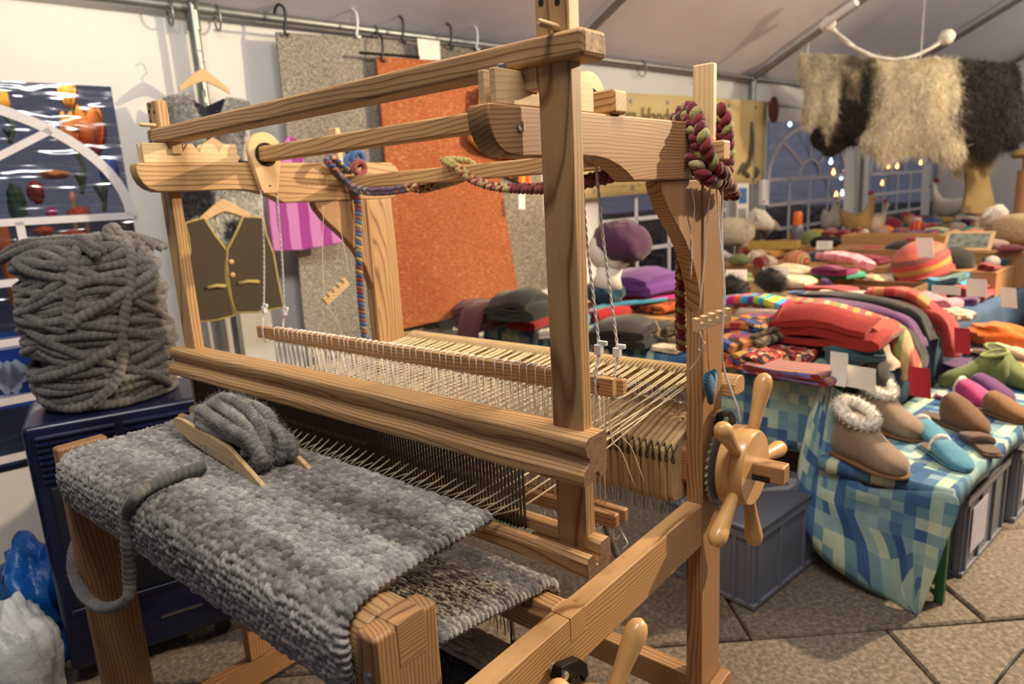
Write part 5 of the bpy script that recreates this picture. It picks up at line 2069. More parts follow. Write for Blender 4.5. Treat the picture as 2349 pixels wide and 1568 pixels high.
# ------------------------------------------------------------------ bags and bits at the left
def crumple(name, c, rx, ry, rz, mat, label, cat, seed, amp=0.25, fr=3.0, flat=True):
    mb = MB()
    nu_, nv_ = 28, 40
    g = []
    for i in range(nu_):
        ph = PI * i / (nu_ - 1)
        row = []
        for j in range(nv_):
            th = 2 * PI * j / nv_
            d = np.array([math.sin(ph) * math.cos(th), math.sin(ph) * math.sin(th), math.cos(ph)])
            n1 = vnoise(np.array(d[0] * fr + d[2] * 2 + 20 + seed), np.array(d[1] * fr + 20), seed)
            n2 = abs(vnoise(np.array(d[0] * fr * 2.3 + 40), np.array(d[1] * fr * 2.3 + d[2] * 4 + 40), seed + 1) - 0.5)
            k_ = 1 + amp * (float(n1) - 0.5) * 2 - amp * float(n2) * 1.2
            p = np.array([d[0] * rx, d[1] * ry, d[2] * rz]) * k_
            row.append(p)
        g.append(row)
    g = np.array(g)
    zmin = -rz * 0.8
    if flat:
        g[..., 2] = np.maximum(g[..., 2], zmin)
        g[..., 2] -= zmin
    mb.grid(g, wrap_v=True)
    o = mb.build(name, mat, smooth=True, loc=c)
    return tag(o, label, cat)


p = on_z(40, 1568, 0.10)
crumple('carrier_bag', (p[0] - 0.02, p[1] + 0.02, 0.0), 0.17, 0.13, 0.21, 'bag_white', 'crumpled white plastic bag on the floor next to the heater', 'plastic bag', 4, 0.16)
p = on_z(60, 1410, 0.25)
crumple('carrier_bag', (p[0] - 0.16, p[1] + 0.10, 0.0), 0.18, 0.15, 0.24, 'bag_blue', 'crumpled bright blue tarpaulin bag behind the white plastic bag', 'bag', 9, 0.35)
m_ = MB()
q0, q1 = p + np.array([0.0, 0.12, 0.02]), p + np.array([-0.02, 0.16, 0.30])
m_.tube([q0, (q0 + q1) / 2 + np.array([0.015, 0, 0]), q1], [0.05, 0.035, 0.02], 7)
tag(m_.build('folded_sheet', 'bag_blue', smooth=True), 'folded blue sheet standing up out of the blue bag', 'folded sheet')
crumple('paper_heap', (-2.27, 1.42, 0.0), 0.16, 0.22, 0.09, 'bag_white', 'crumpled white wrapping on the floor behind the loom runner', 'wrapping', 14, 0.35)
crumple('fleece', (-2.52, 1.95, 0.72), 0.30, 0.30, 0.14, plain('fleece_grey', '#a8a0a6', 0.95, var=0.3, scale=16, bump=0.8, bscale=40, bdist=0.02), 'pale grey fleece heaped on a basket behind the loom', 'fleece', 17, 0.2)
m_ = MB()
m_.lathe([(0.0, 0.24), (0.02, 0.27), (0.70, 0.31), (0.73, 0.32), (0.735, 0.30), (0.70, 0.28)], (-2.52, 1.95, 0.0), (0, 0, 1), 28)
tag(m_.build('wicker_basket', 'wicker', smooth='auto'), 'round wicker basket under the grey fleece', 'basket')

# ------------------------------------------------------------------ stall: beer tables, bench, cloths
TZ = 0.77
ROT_S = math.atan2(VX[1], VX[0])          # local x = v, local y = u
for i, (u0, lab) in enumerate(((0.0, 'long folding table with green steel legs under the checked cloth, next to the loom'), (0.72, 'second folding table behind the one with the checked cloth'),
                               (1.44, 'third folding table covered with goods beneath the hats'), (2.16, 'fourth folding table in front of the wooden display boxes'), (2.88, 'fifth folding table, carrying the near edge of the high riser board'), (3.60, 'sixth folding table under the high riser board'), (4.32, 'seventh folding table under the high riser board'),
                               (5.04, 'eighth folding table under the high riser board'), (5.76, 'last folding table at the far end of the stall'))):
    t = thing('folding_table', lab, 'table', tuple(SV(u0 + 0.35, -1.1, 0)), ROT_S, 'folding tables of the stall')
    MB().box(-1.1, 1.1, -0.345, 0.345, TZ - 0.03, TZ).build('table_top', 'pine_x', t, bevel=0.004)
    for x in (-0.85, 0.85):
        for y in (-0.29, 0.29):
            MB().box(x - 0.018, x + 0.018, y - 0.018, y + 0.018, 0.0, TZ - 0.03).build('leg', 'green_paint', t, bevel=0.003)
        MB().box(x - 0.012, x + 0.012, -0.29, 0.29, 0.10, 0.13).build('leg_brace', 'green_paint', t, bevel=0.003)

BU0, BU1, BV0, BV1, BZ = -0.15, 2.05, 0.10, 0.55, 0.48
bt = thing('bench', 'narrow folding bench with green steel legs carrying slippers', 'bench', tuple(SV((BU0 + BU1) / 2, (BV0 + BV1) / 2, 0)), ROT_S)
MB().box(-0.225, 0.225, -1.1, 1.1, BZ - 0.03, BZ).build('bench_top', 'pine_y', bt, bevel=0.004)
for y in (-1.04, 0.85):
    for x in (-0.20, 0.205):
        MB().box(x - 0.016, x + 0.016, y - 0.013, y + 0.013, 0.0, BZ - 0.03).build('leg', 'green_paint', bt, bevel=0.003)
    MB().tube(catmull([(-0.20, y, 0.10), (0.05, y, 0.10), (0.13, y + 0.01, 0.07), (0.205, y, 0.02)], 5), 0.012, 8).build('leg_brace', 'green_paint', bt, smooth=True)


def cloth(name, rows, uvs, mat, label, cat='tablecloth', th=0.003):
    mb = MB()
    G = np.array(rows, float)
    mb.grid(G)
    mb.uv = np.array(uvs, float).reshape(-1, 2)
    o = mb.build(name, mat, smooth=True)
    md = o.modifiers.new('thick', 'SOLIDIFY')
    md.thickness = th
    md.offset = 0.0
    return tag(o, label, cat) if label else o


# front cloth: over the first table, hanging towards the loom
rows, uvs = [], []
for v in np.linspace(-2.24, 0.03, 90):
    r_, q_ = [], []
    s = 0.0
    prof = [(0.64, TZ + 0.006), (0.4, TZ + 0.005), (0.2, TZ + 0.005), (0.05, TZ + 0.006), (0.0, TZ + 0.004), (-0.018, TZ - 0.012), (-0.022, 0.70), (-0.026, 0.62), (-0.03, 0.54), (-0.032, 0.47), (-0.033, 0.435 + 0.01 * math.sin(v * 6))]
    last = None
    for (u, z) in prof:
        f = max(0, (TZ - z) / 0.33)
        uu = u - f * 0.014 * math.sin(v * 17 + 1.2 * math.sin(v * 5))
        p = SV(uu, v, z)
        if last is not None:
            s += math.hypot(u - last[0], z - last[1])
        last = (u, z)
        r_.append(p)
        q_.append((v + 3.0, s))
    rows.append(r_)
    uvs.append(q_)
cloth('checked_tablecloth', rows, uvs, 'check_cloth', 'blue and pale green checked tablecloth hanging down towards the loom')

# side cloth along the aisle
plain('denim_blue', '#36506e', 0.9, var=0.15, scale=8)
rows, uvs = [], []
for u in np.linspace(0.66, 6.45, 120):
    r_, q_ = [], []
    for k_, (v, z) in enumerate(((-0.5, TZ + 0.004), (-0.2, TZ + 0.004), (0.0, TZ + 0.004), (0.045, TZ - 0.004), (0.058, TZ - 0.05), (0.064, 0.62), (0.07, 0.50))):
        f = max(0, (TZ - z) / 0.3)
        r_.append(SV(u, v + f * 0.012 * math.sin(u * 19), z))
        q_.append((u, k_ * 0.1))
    rows.append(r_)
    uvs.append(q_)
cloth('side_cloth', rows, uvs, 'denim_blue', 'plain dark blue cloth hanging along the aisle side of the tables')

# bench cloth: over the bench, with a long corner hanging to the floor
rows, uvs = [], []
for u, dzz in [(BU0 - 0.016, -0.05), (BU0 - 0.014, -0.015), (BU0 - 0.006, -0.002)] + [(x_, 0.0) for x_ in np.linspace(BU0 + 0.004, BU1 - 0.4, 40)]:
    r_, q_ = [], []
    for k_, v in enumerate(np.linspace(BV0 - 0.02, BV1 + 0.012, 9)):
        r_.append(SV(u, v, BZ + 0.006 + dzz + (0.002 * math.sin(u * 30 + v * 20))))
        q_.append((v + 5, u + 1.0))
    for z in (BZ - 0.02, BZ - 0.06):
        r_.append(SV(u, BV1 + 0.02, z + dzz + 0.01 * math.sin(u * 15)))
        q_.append((BV1 + 5 + (BZ - z), u + 1.0))
    rows.append(r_)
    uvs.append(q_)
cloth('bench_cloth', rows, uvs, 'check_cloth', 'checked cloth lying on the bench under the slippers')
# the hanging corner
Lc = catmull([on_u(1884, 868, -0.045), on_u(1852, 975, -0.10), on_u(1833, 1080, -0.15), on_u(1838, 1180, -0.19), on_u(1880, 1265, -0.21), on_u(1960, 1330, -0.22), on_u(2040, 1375, -0.225), on_u(2103, 1412, -0.23)], 6)
Rc = catmull([on_u(1938, 905, -0.03), on_u(1945, 985, -0.06), on_u(1955, 1060, -0.10), on_u(1985, 1112, -0.165), on_u(2080, 1122, -0.165), on_u(2198, 1141, -0.168), on_u(2165, 1260, -0.20), on_u(2112, 1404, -0.23)], 6)
rows, uvs = [], []
na = 16
for i in range(len(Lc)):
    r_, q_ = [], []
    for a in np.linspace(0, 1, na):
        p = Lc[i] * (1 - a) + Rc[i] * a
        fold = 0.028 * math.sin(a * PI * 2.6 + 0.6) * math.sin(PI * min(1, i / len(Lc) * 1.15)) * (1 - 0.5 * a)
        p = p - UX * (abs(fold) * 0.6 + fold * 0.4)
        uu, vv_ = uv_of(p)
        r_.append(p)
        # the weave runs askew on the flap folded round the corner
        tw = max(0, 1 - a * 1.9)
        q_.append((vv_ * (1 - 0.25 * tw) - 0.35 * tw * p[2] + 5, p[2] * (1 - 0.2 * tw) + 0.5 * tw * vv_ + 0.37))
    rows.append(r_)
    uvs.append(q_)
cloth('cloth_corner', rows, uvs, 'check_cloth', 'long pointed corner of checked cloth hanging from bench to paving')


# grey stacking boxes
def eurobox(u0, v0, w, d, h, label, lid=False, paper=False):
    t = thing('stacking_box', label, 'plastic box', tuple(SV(u0 + d / 2, v0 + w / 2, 0.0)), ROT_S, 'grey boxes under the stall')
    mb = MB()
    th = 0.012
    mb.box(-w / 2 + 0.01, w / 2 - 0.01, -d / 2 + 0.01, d / 2 - 0.01, 0.006, h)
    mb.build('box_body', 'grey_plastic', t, bevel=0.006)
    for z0, z1 in ((h - 0.035, h), (0.0, 0.02)):
        MB().box(-w / 2, w / 2, -d / 2, d / 2, z0, z1).build('rim', 'grey_plastic', t, bevel=0.004)
    for x in (-w / 2 + 0.03, -w / 2 + 0.09, w / 2 - 0.09, w / 2 - 0.03):
        MB().box(x - 0.008, x + 0.008, -d / 2, -d / 2 + 0.02, 0.02, h - 0.03).build('rib', 'grey_plastic', t, bevel=0.002)
    for y in (-d / 2 + 0.04, -d / 2 + 0.2, d / 2 - 0.2, d / 2 - 0.04):
        MB().box(w / 2 - 0.02, w / 2, y - 0.008, y + 0.008, 0.02, h - 0.03).build('rib', 'grey_plastic', t, bevel=0.002)
    if lid:
        MB().box(-w / 2 - 0.004, w / 2 + 0.004, -d / 2 - 0.004, d / 2 + 0.004, h, h + 0.016).build('lid', 'grey_plastic_dark', t, bevel=0.005)
    if paper:
        MB().box(w / 2, w / 2 + 0.002, -d / 2 + 0.07, -d / 2 + 0.26, 0.08, h - 0.06).build('paper_sheet', plain('paper_lilac', '#c9cbe0', 0.6), t)
    return t


eurobox(-0.62, -0.33, 0.40, 0.60, 0.315, 'grey plastic stacking box with lid behind the lower spokes of the handwheel', True)
eurobox(0.14, 0.14, 0.40, 0.58, 0.34, 'grey plastic stacking box with a paper sheet under the slipper bench', True, True)
eurobox(0.80, 0.16, 0.40, 0.58, 0.34, 'further grey stacking box with a paper sheet behind the first one under the bench', True, True)


# ------------------------------------------------------------------ goods: builders in local space, base at z = 0
def folded(w, l, h, layers, seed=0, taper=0.1):
    """cloth folded in zig-zag layers; folds seen on the local -y side"""
    t = h / layers
    half = t * 0.40
    cl = []
    r = random.Random(seed)
    for i in range(layers):
        z = t * (i + 0.5)
        sgn = 1 if i % 2 == 0 else -1
        ins = r.uniform(0, 0.06) * w
        xs = np.linspace(-w / 2 + ins, w / 2 - ins - t * 0.2, 6) * sgn
        sag = [0.25 * t * math.sin(k * 1.3 + i + seed) for k in range(6)]
        cl += [(x, z + s_) for x, s_ in zip(xs, sag)]
        if i < layers - 1:
            x0 = cl[-1][0]
            for a in (-60, -20, 20, 60):
                cl.append((x0 + sgn * t * 0.75 * math.cos(math.radians(a)), t * (i + 1) + t * 0.5 * math.sin(math.radians(a))))
    cl = np.array(cl)
    T = np.gradient(cl, axis=0)
    T /= np.linalg.norm(T, axis=1, keepdims=True)
    N = np.stack([-T[:, 1], T[:, 0]], 1)
    loop = np.vstack([cl + N * half, (cl - N * half)[::-1]])
    m = 7
    rings = []
    for j in range(m):
        y = -l / 2 + l * j / (m - 1)
        e = abs(2 * j / (m - 1) - 1)
        sc = 1 - taper * e ** 3
        rings.append([(p[0] * (1 - 0.03 * e) + 0.012 * math.sin(y * 11 + seed), y + 0.008 * math.sin(p[0] * 20 + seed + p[1] * 30), max(0, p[1] * sc + 0.10 * h * math.sin(p[0] / w * 3 + y / l * 2 + seed) * (p[1] / h))) for p in loop])
    mb = MB()
    n = len(loop)
    mb.grid(np.array(rings), wrap_v=True)
    mb.f.append(tuple(range(n)))
    mb.f.append(tuple(range((m - 1) * n, m * n))[::-1])
    return mb


def rolled(r0, l, turns=3, seed=0):
    th = r0 / (turns + 0.7)
    cl = []
    for a in np.linspace(0.3, turns * 2 * PI, turns * 14):
        rr = th * (0.4 + a / (2 * PI))
        cl.append((rr * math.cos(a), r0 + rr * math.sin(a)))
    cl = np.array(cl)
    T = np.gradient(cl, axis=0)
    T /= np.linalg.norm(T, axis=1, keepdims=True)
    N = np.stack([-T[:, 1], T[:, 0]], 1)
    loop = np.vstack([cl + N * th * 0.43, (cl - N * th * 0.43)[::-1]])
    rings = [[(p[0], -l / 2 + l * j / 5 + 0.006 * math.sin(p[0] * 60 + j), max(0, p[1]) * (1 - 0.06 * abs(j / 2.5 - 1) ** 2)) for p in loop] for j in range(6)]
    mb = MB()
    n = len(loop)
    mb.grid(np.array(rings), wrap_v=True)
    mb.f.append(tuple(range(n)))
    mb.f.append(tuple(range(5 * n, 6 * n))[::-1])
    return mb


def ribbon(path, width, th, seed=0, side=None):
    """scarf along a 3-D path; width across 'side' """
    P = catmull(path, 5)
    sd_ = np.array(side if side is not None else (0, 1, 0), float)
    rings = []
    for i, p in enumerate(P):
        t = P[min(i + 1, len(P) - 1)] - P[max(i - 1, 0)]
        t /= np.linalg.norm(t)
        s = sd_ - t * (sd_ @ t)
        s /= np.linalg.norm(s)
        n = np.cross(s, t)
        if n[2] < 0:
            n = -n
        ring = []
        for a in np.linspace(0, 2 * PI, 17)[:-1]:
            c, q = math.cos(a), math.sin(a)
            x = width / 2 * math.copysign(abs(c) ** 0.6, c)
            z = th / 2 * math.copysign(abs(q) ** 0.7, q)
            ring.append(p + s * (x + 0.006 * math.sin(i * 0.7 + seed)) + n * (z + 0.15 * th * math.sin(x / width * 9 + i * 0.3 + seed)))
        rings.append(ring)
    mb = MB()
    mb.grid(np.array(rings), wrap_v=True)
    n = 16
    mb.f.append(tuple(range(n)))
    mb.f.append(tuple(range((len(P) - 1) * n, len(P) * n))[::-1])
    return mb


def loft(sections, n=20, power=0.8):
    """sections: (x, y, half width, z bottom, z top)"""
    rings = []
    for (x, y, hw, zb, zt) in sections:
        ring = []
        for a in np.linspace(0, 2 * PI, n + 1)[:-1]:
            c, s = math.cos(a), math.sin(a)
            ring.append((x, y + hw * math.copysign(abs(c) ** power, c), (zb + zt) / 2 + (zt - zb) / 2 * math.copysign(abs(s) ** power, s)))
        rings.append(ring)
    mb = MB()
    mb.grid(np.array(rings), wrap_v=True)
    mb.f.append(tuple(range(n)))
    mb.f.append(tuple(range((len(sections) - 1) * n, len(sections) * n))[::-1])
    return mb


def lump(rx, ry, rz, amp=0.08, fr=3.0, seed=0, flat=0.75, nu_=20, nv_=28):
    mb = MB()
    g = []
    for i in range(nu_):
        ph = PI * i / (nu_ - 1)
        row = []
        for j in range(nv_):
            th = 2 * PI * j / nv_
            d = np.array([math.sin(ph) * math.cos(th), math.sin(ph) * math.sin(th), math.cos(ph)])
            k_ = 1 + amp * 2 * (float(vnoise(np.array(d[0] * fr + d[2] * 1.7 + 20 + seed), np.array(d[1] * fr + d[2] + 20), seed)) - 0.5)
            row.append((d[0] * rx * k_, d[1] * ry * k_, max(d[2], -flat) * rz * k_ + flat * rz))
        g.append(row)
    mb.grid(np.array(g), wrap_v=True)
    return mb


def put(mb, name, mat, px, py, z, rot, label, cat, group=None, dz=0.0, smooth='auto', dep=0.0, kind=None):
    """stand a local mesh on height z where the photo pixel meets that height; dep moves it back by half its depth"""
    p = on_z(px, py, z)
    p = p + np.array([ROT[2][0], ROT[2][1], 0]) / math.hypot(ROT[2][0], ROT[2][1]) * dep
    zmin = min(v[2] for v in mb.v)
    o = mb.build(name, mat, smooth=smooth, loc=(p[0], p[1], z + dz - zmin), rot=(0, 0, rot))
    return tag(o, label, cat, group)


G1 = 'goods on the near table'
S0 = TZ + 0.009
c_ = math.radians

# --- goods at the far end of the first table (behind the loom)
def maroon():
    o = thing('draped_scarf', 'maroon wool scarf with fringe draped over the far end of the checked table', 'scarf', tuple(on_z(1110, 750, S0)), ROT_S)
    k_ = knit('#5c3034')
    folded(0.26, 0.30, 0.17, 3, 3, 0.25).build('scarf_folds', k_, o, smooth='auto')
    pth = [(-0.13, 0.0, 0.15), (-0.20, -0.03, 0.12), (-0.27, -0.05, 0.03), (-0.24, -0.10, -0.03)]
    ribbon([np.array(p) for p in [(0.05, -0.05, 0.17), (0.10, -0.15, 0.13), (0.12, -0.21, 0.05), (0.13, -0.225, -0.05)]], 0.20, 0.03, 2, (1, 0, 0)).build('scarf_end', k_, o, smooth=True)
    m_ = MB()
    r = random.Random(5)
    for k in range(16):
        x = 0.04 + 0.012 * k
        m_.tube([(x, -0.228, -0.04), (x + r.uniform(-.01, .01), -0.235, -0.10), (x + r.uniform(-.015, .015), -0.238, -0.15 - r.random() * 0.03)], 0.0055, 5)
    m_.build('fringe', k_, o, smooth=True)


maroon()
put(folded(0.24, 0.24, 0.10, 3, 5), 'folded_scarf', 'plaid_orange', 1165, 742, S0, ROT_S, 'folded orange and black plaid scarf under the black shawl', 'scarf', dep=0.02)
put(folded(0.30, 0.30, 0.16, 3, 8, 0.4), 'folded_shawl', knit('#24201c'), 1198, 735, S0 + 0.105, ROT_S + 0.2, 'black folded shawl piled on the orange plaid scarf', 'shawl', dep=0.10)
put(folded(0.20, 0.30, 0.12, 3, 4), 'folded_scarf', knit('#96161f'), 1225, 750, S0, ROT_S + 0.1, 'deep red folded shawl beside the orange plaid scarf', 'shawl', dep=0.02)
put(folded(0.10, 0.12, 0.05, 2, 4), 'glove_pair', knit('#d8ccc0'), 1262, 772, S0, ROT_S + 0.5, 'pale knitted gloves lying in front of the deep red shawl', 'gloves')
put(lump(0.15, 0.13, 0.085, 0.12, 4, 4), 'cowl', knit('#1d4358'), 1392, 700, S0 + 0.075, ROT_S, 'bulky petrol blue knitted cowl in front of the purple hat', 'cowl', dep=0.10)
put(folded(0.34, 0.30, 0.07, 2, 7), 'folded_shawl', knit('#a8181c'), 1370, 735, S0, ROT_S, 'bright red folded shawl under the petrol blue cowl', 'shawl', dep=0.14)
# mannequin head with beret
hc_ = at_depth(1402, 578, 3.62)
hd_ = thing('mannequin_bust', 'white polystyrene head tilted back under the purple hat', 'display head', (hc_[0], hc_[1], hc_[2] - 0.10), ROT_S + 0.4)
lump(0.125, 0.10, 0.115, 0.05, 2, 3, 0.95).build('head', plain('polystyrene', '#efe6da', 0.8, var=0.02), hd_, smooth=True)
loft([(0.09, 0, 0.012, 0.09, 0.125), (0.125, 0, 0.020, 0.085, 0.12), (0.142, 0, 0.010, 0.09, 0.11)], 10).build('nose', 'polystyrene', hd_, smooth=True)
MB().lathe([(0, 0.085), (0.05, 0.066), (0.13, 0.07)], (-0.03, 0, -0.08), (0.2, 0, 1), 16).build('neck', 'polystyrene', hd_, smooth=True)
bc_ = at_depth(1422, 548, 3.60)
b_ = lump(0.155, 0.145, 0.105, 0.08, 5, 6, 0.7)
o = b_.build('beret', knit('#4a1f42'), smooth=True, loc=(bc_[0], bc_[1], bc_[2] - 0.08), rot=(0.1, 0.35, ROT_S))
tag(o, 'plum purple knitted beret on the white display head', 'hat')
put(folded(0.42, 0.45, 0.16, 3, 2, 0.3), 'folded_shawl', knit('#6b3487'), 1510, 690, S0 + 0.10, ROT_S, 'violet shawl with pale border stitching piled behind the loom post', 'shawl', dep=0.42)
put(folded(0.38, 0.40, 0.10, 3, 9), 'folded_shawl', knit('#b3181d'), 1505, 715, S0 + 0.005, ROT_S, 'scarlet folded shawl with sheen under the violet shawl', 'shawl', dep=0.36)
put(folded(0.24, 0.20, 0.06, 2, 12), 'folded_scarf', 'plaid_orange', 1520, 720, S0, ROT_S, 'small folded rust and brown patterned scarf in front of the scarlet shawl', 'scarf', dep=0.12)
m_ = MB()
hp_ = [on_z(1345, 745, S0 + 0.02), on_z(1352, 718, S0 + 0.05), on_z(1375, 705, S0 + 0.07), on_z(1420, 697, S0 + 0.075), on_z(1490, 690, S0 + 0.075), on_z(1560, 680, S0 + 0.075)]
m_.tube(catmull(hp_, 6), 0.017, 8)
tag(m_.build('felt_band', knit('#3f9cba'), smooth=True), 'long curved cyan felt band lying across the dark mittens', 'felt band')
hq = [on_z(1488, 689, S0 + 0.078), on_z(1525, 684, S0 + 0.078), on_z(1572, 678, S0 + 0.078)]
m_ = MB()
m_.tube(catmull(hq, 6), 0.018, 8)
tag(m_.build('felt_band', knit('#c4108c'), smooth=True), 'magenta sleeve on the end of the cyan felt band', 'felt band')
put(folded(0.36, 0.32, 0.13, 4, 14, 0.35), 'folded_jumper', knit('#231d18'), 1450, 795, S0, ROT_S + 0.15, 'black ribbed knitted jumper folded near the table edge', 'jumper', dep=0.12)
put(rolled(0.055, 0.16, 3, 2), 'rolled_socks', knit('#a59a8e'), 1482, 800, S0, ROT_S - 0.25, 'rolled pale grey patterned socks at the table edge', 'socks', dep=0.05)
put(folded(0.20, 0.22, 0.11, 4, 18), 'folded_blanket', 'brown_patch', 1540, 790, S0, ROT_S - 0.1, 'folded dark brown patterned blanket beside the rolled socks', 'blanket', dep=0.08)
lf = MB()
lf.add([(0, 0, 0), (0.018, 0, 0.04), (0.022, 0, 0.09), (0.0, 0, 0.14), (-0.018, 0, 0.09), (-0.014, 0, 0.04)], [(0, 1, 2, 3, 4, 5)])
o = put(lf, 'wooden_leaf', 'pale_birch', 1505, 795, S0, ROT_S + 0.3, 'leaf-shaped wooden tag leaning on the brown blanket', 'tag', smooth=False)
md = o.modifiers.new('thick', 'SOLIDIFY')
md.thickness = 0.004
put(folded(0.16, 0.10, 0.03, 2, 18), 'bead_mat', plain('bead_cream', '#d8c8a8', 0.7, var=0.4, scale=90), 1542, 806, S0, ROT_S, 'small cream beaded mat under the brown blanket', 'mat', dep=0.02)


def hang_tag(px, py0, py1, w, mat, label, u=-0.06, tilt=0.0, curl=0.0):
    a, b = on_u(px, py0, u), on_u(px, py1, u)
    h = np.linalg.norm(a - b)
    mb = MB()
    g = []
    for t in np.linspace(0, 1, 6):
        row = []
        for s in (-0.5, 0.5):
            row.append(a * (1 - t) + b * t + VX * (s * w + tilt * t * h) - UX * (curl * t * t + 0.002 * s))
        g.append(row)
    mb.grid(np.array(g))
    o = mb.build('price_tag', mat)
    md = o.modifiers.new('thick', 'SOLIDIFY')
    md.thickness = 0.0015
    return tag(o, label, 'tag', 'tags on the goods')


hang_tag(1366, 788, 832, 0.045, 'paper_red', 'red cardboard tag hanging below the black folded jumper')
hang_tag(1387, 800, 838, 0.06, 'paper', 'round-edged white tag behind the red tag near the heddle cords', -0.05)

# --- goods to the right of the loom post
put(folded(0.20, 0.34, 0.12, 3, 21), 'folded_jumper', 'folk_patch', 1700, 832, S0, ROT_S, 'folded bright geometric patterned knitwear at the table edge by the loom post', 'knitwear', dep=0.08)
put(folded(0.26, 0.30, 0.07, 2, 23), 'folded_jumper', 'folk_patch', 1722, 770, S0 + 0.10, ROT_S + 0.3, 'blue and orange diamond patterned knitwear lying on top of its pile', 'knitwear', dep=0.14)
put(folded(0.20, 0.16, 0.075, 2, 24), 'folded_bag', 'floral_patch', 1715, 838, S0 + 0.001, ROT_S, 'red lined dark floral folded bag at the cloth edge', 'bag', dep=-0.02)
put(folded(0.40, 0.16, 0.05, 3, 25), 'folded_scarf', 'jacquard_stripe', 1830, 868, S0, ROT_S + 0.0, 'orange, black and lilac striped scarf folded at the table corner', 'scarf', dep=0.04)
put(folded(0.36, 0.28, 0.06, 2, 28), 'folded_scarf', 'floral_patch', 1800, 835, S0 + 0.0, ROT_S + 0.1, 'dark red floral folded cloth under the big red scarf', 'cloth', dep=0.16)
put(folded(0.15, 0.30, 0.07, 3, 31), 'folded_scarf', 'brown_patch', 1770, 800, S0 + 0.06, ROT_S, 'brown speckled scarf between the patterned knitwear and the red scarf', 'scarf', dep=0.14)
put(ribbon([np.array(p) for p in [(-0.22, -0.06, 0.01), (-0.08, 0.0, 0.03), (0.08, 0.03, 0.035), (0.24, 0.0, 0.02)]], 0.13, 0.05, 3), 'striped_socks', 'rainbow_stripe', 1750, 722, S0 + 0.13, ROT_S - 0.12, 'rainbow striped knitted socks lying on the patterned pile', 'socks', dep=0.15)
put(folded(0.20, 0.24, 0.06, 2, 33), 'folded_scarf', knit('#4e7278'), 1840, 745, S0 + 0.08, ROT_S, 'grey teal scarf with pale edge behind the big red scarf', 'scarf', dep=0.10)


def red_scarf():
    o = thing('red_scarf', 'big bright red felted scarf folded in thick loops on the table corner', 'scarf', tuple(on_z(1895, 825, S0) + np.array([-0.02, 0.13, 0.06])), ROT_S + 0.05)
    m_ = folded(0.44, 0.30, 0.16, 3, 3, 0.35)
    m_.build('scarf_folds', plain('felt_red', '#94211d', 0.9, var=0.08, scale=40, sheen=0.05, bump=0.3, bscale=400), o, smooth='auto')
    a = rolled(0.06, 0.26, 2, 3)
    ob = a.build('scarf_end', plain('felt_redorange', '#98341c', 0.9, var=0.1, scale=60, sheen=0.3, bump=0.4, bscale=300), o, smooth='auto')
    ob.location = (0.20, 0.05, 0.0)


red_scarf()
put(rolled(0.045, 0.22, 3, 5), 'rolled_socks', knit('#2f5560'), 1975, 838, S0, ROT_S - 0.9, 'rolled teal knitted socks under the end of the red scarf', 'socks', dep=0.06)
hang_tag(1925, 808, 880, 0.07, 'paper', 'narrow white label strip hanging over the table corner', -0.07, 0.02, 0.03)
hang_tag(1968, 840, 890, 0.135, 'paper', 'square white label with fine print hanging at the table corner', -0.05, 0.0)
hang_tag(2108, 842, 910, 0.075, 'paper_red', 'red hanging label with white print beside the fur-topped slippers', 0.06, 0.05)
hang_tag(2207, 752, 810, 0.06, 'paper_red', 'second red hanging label further along the aisle side', 0.6, 0.02)


# long scarves lying across the near table and hanging over the aisle edge
def aisle_scarf(u, v0, v1, z0, drop, width, th, mat, label, seed):
    pth = [SV(u + 0.05, v0, S0 + z0), SV(u + 0.03, v0 + 0.35 * (v1 - v0), S0 + z0 + 0.02), SV(u, v0 + 0.7 * (v1 - v0), S0 + z0 + 0.01), SV(u - 0.01, v1, S0 + z0 * 0.7), SV(u - 0.02, v1 + 0.06, S0 + z0 * 0.3 - 0.03), SV(u - 0.02, v1 + 0.085, S0 - drop * 0.6), SV(u - 0.02, v1 + 0.09, S0 - drop)]
    o = ribbon(pth, width, th, seed, UX).build('long_scarf', mat, smooth=True)
    return tag(o, label, 'scarf', 'scarves laid across the aisle edge')


aisle_scarf(0.42, -0.62, 0.02, 0.065, 0.11, 0.14, 0.05, knit('#2c2620'), 'dark brown felted scarf hanging over the aisle edge beside the red scarf', 1)
aisle_scarf(0.50, -0.70, 0.02, 0.125, 0.05, 0.10, 0.04, knit('#c4ae98'), 'beige wool scarf lying over the dark brown one', 2)
aisle_scarf(0.64, -0.80, 0.05, 0.15, 0.12, 0.13, 0.06, 'folk_stripe', 'fair-isle striped scarf in red, ochre and green hanging over the aisle edge', 3)
aisle_scarf(0.78, -0.75, 0.03, 0.08, 0.10, 0.13, 0.07, knit('#2a241e'), 'black brown scarf next to the fair-isle scarf', 4)
aisle_scarf(0.92, -0.55, 0.0, 0.12, 0.03, 0.10, 0.05, knit('#5b2f63'), 'purple boucle scarf between two black scarves', 5)
aisle_scarf(1.06, -0.62, 0.0, 0.14, 0.02, 0.12, 0.05, knit('#1c1917'), 'black scarf behind the purple boucle scarf', 6)
aisle_scarf(1.22, -0.30, 0.06, 0.09, 0.12, 0.16, 0.07, knit('#94251f'), 'brick red knitted scarf hanging beyond the black scarf', 7)
aisle_scarf(1.22, -0.32, 0.02, 0.16, -0.03, 0.11, 0.05, 'red_orange_stripe', 'red and orange striped scarf lying on the brick red one', 8)
put(lump(0.09, 0.08, 0.035, 0.2, 6, 8), 'wool_pompon', knit('#c8b09a'), 2190, 735, S0 + 0.02, 0, 'fluffy beige wool tuft at the aisle edge', 'wool tuft')
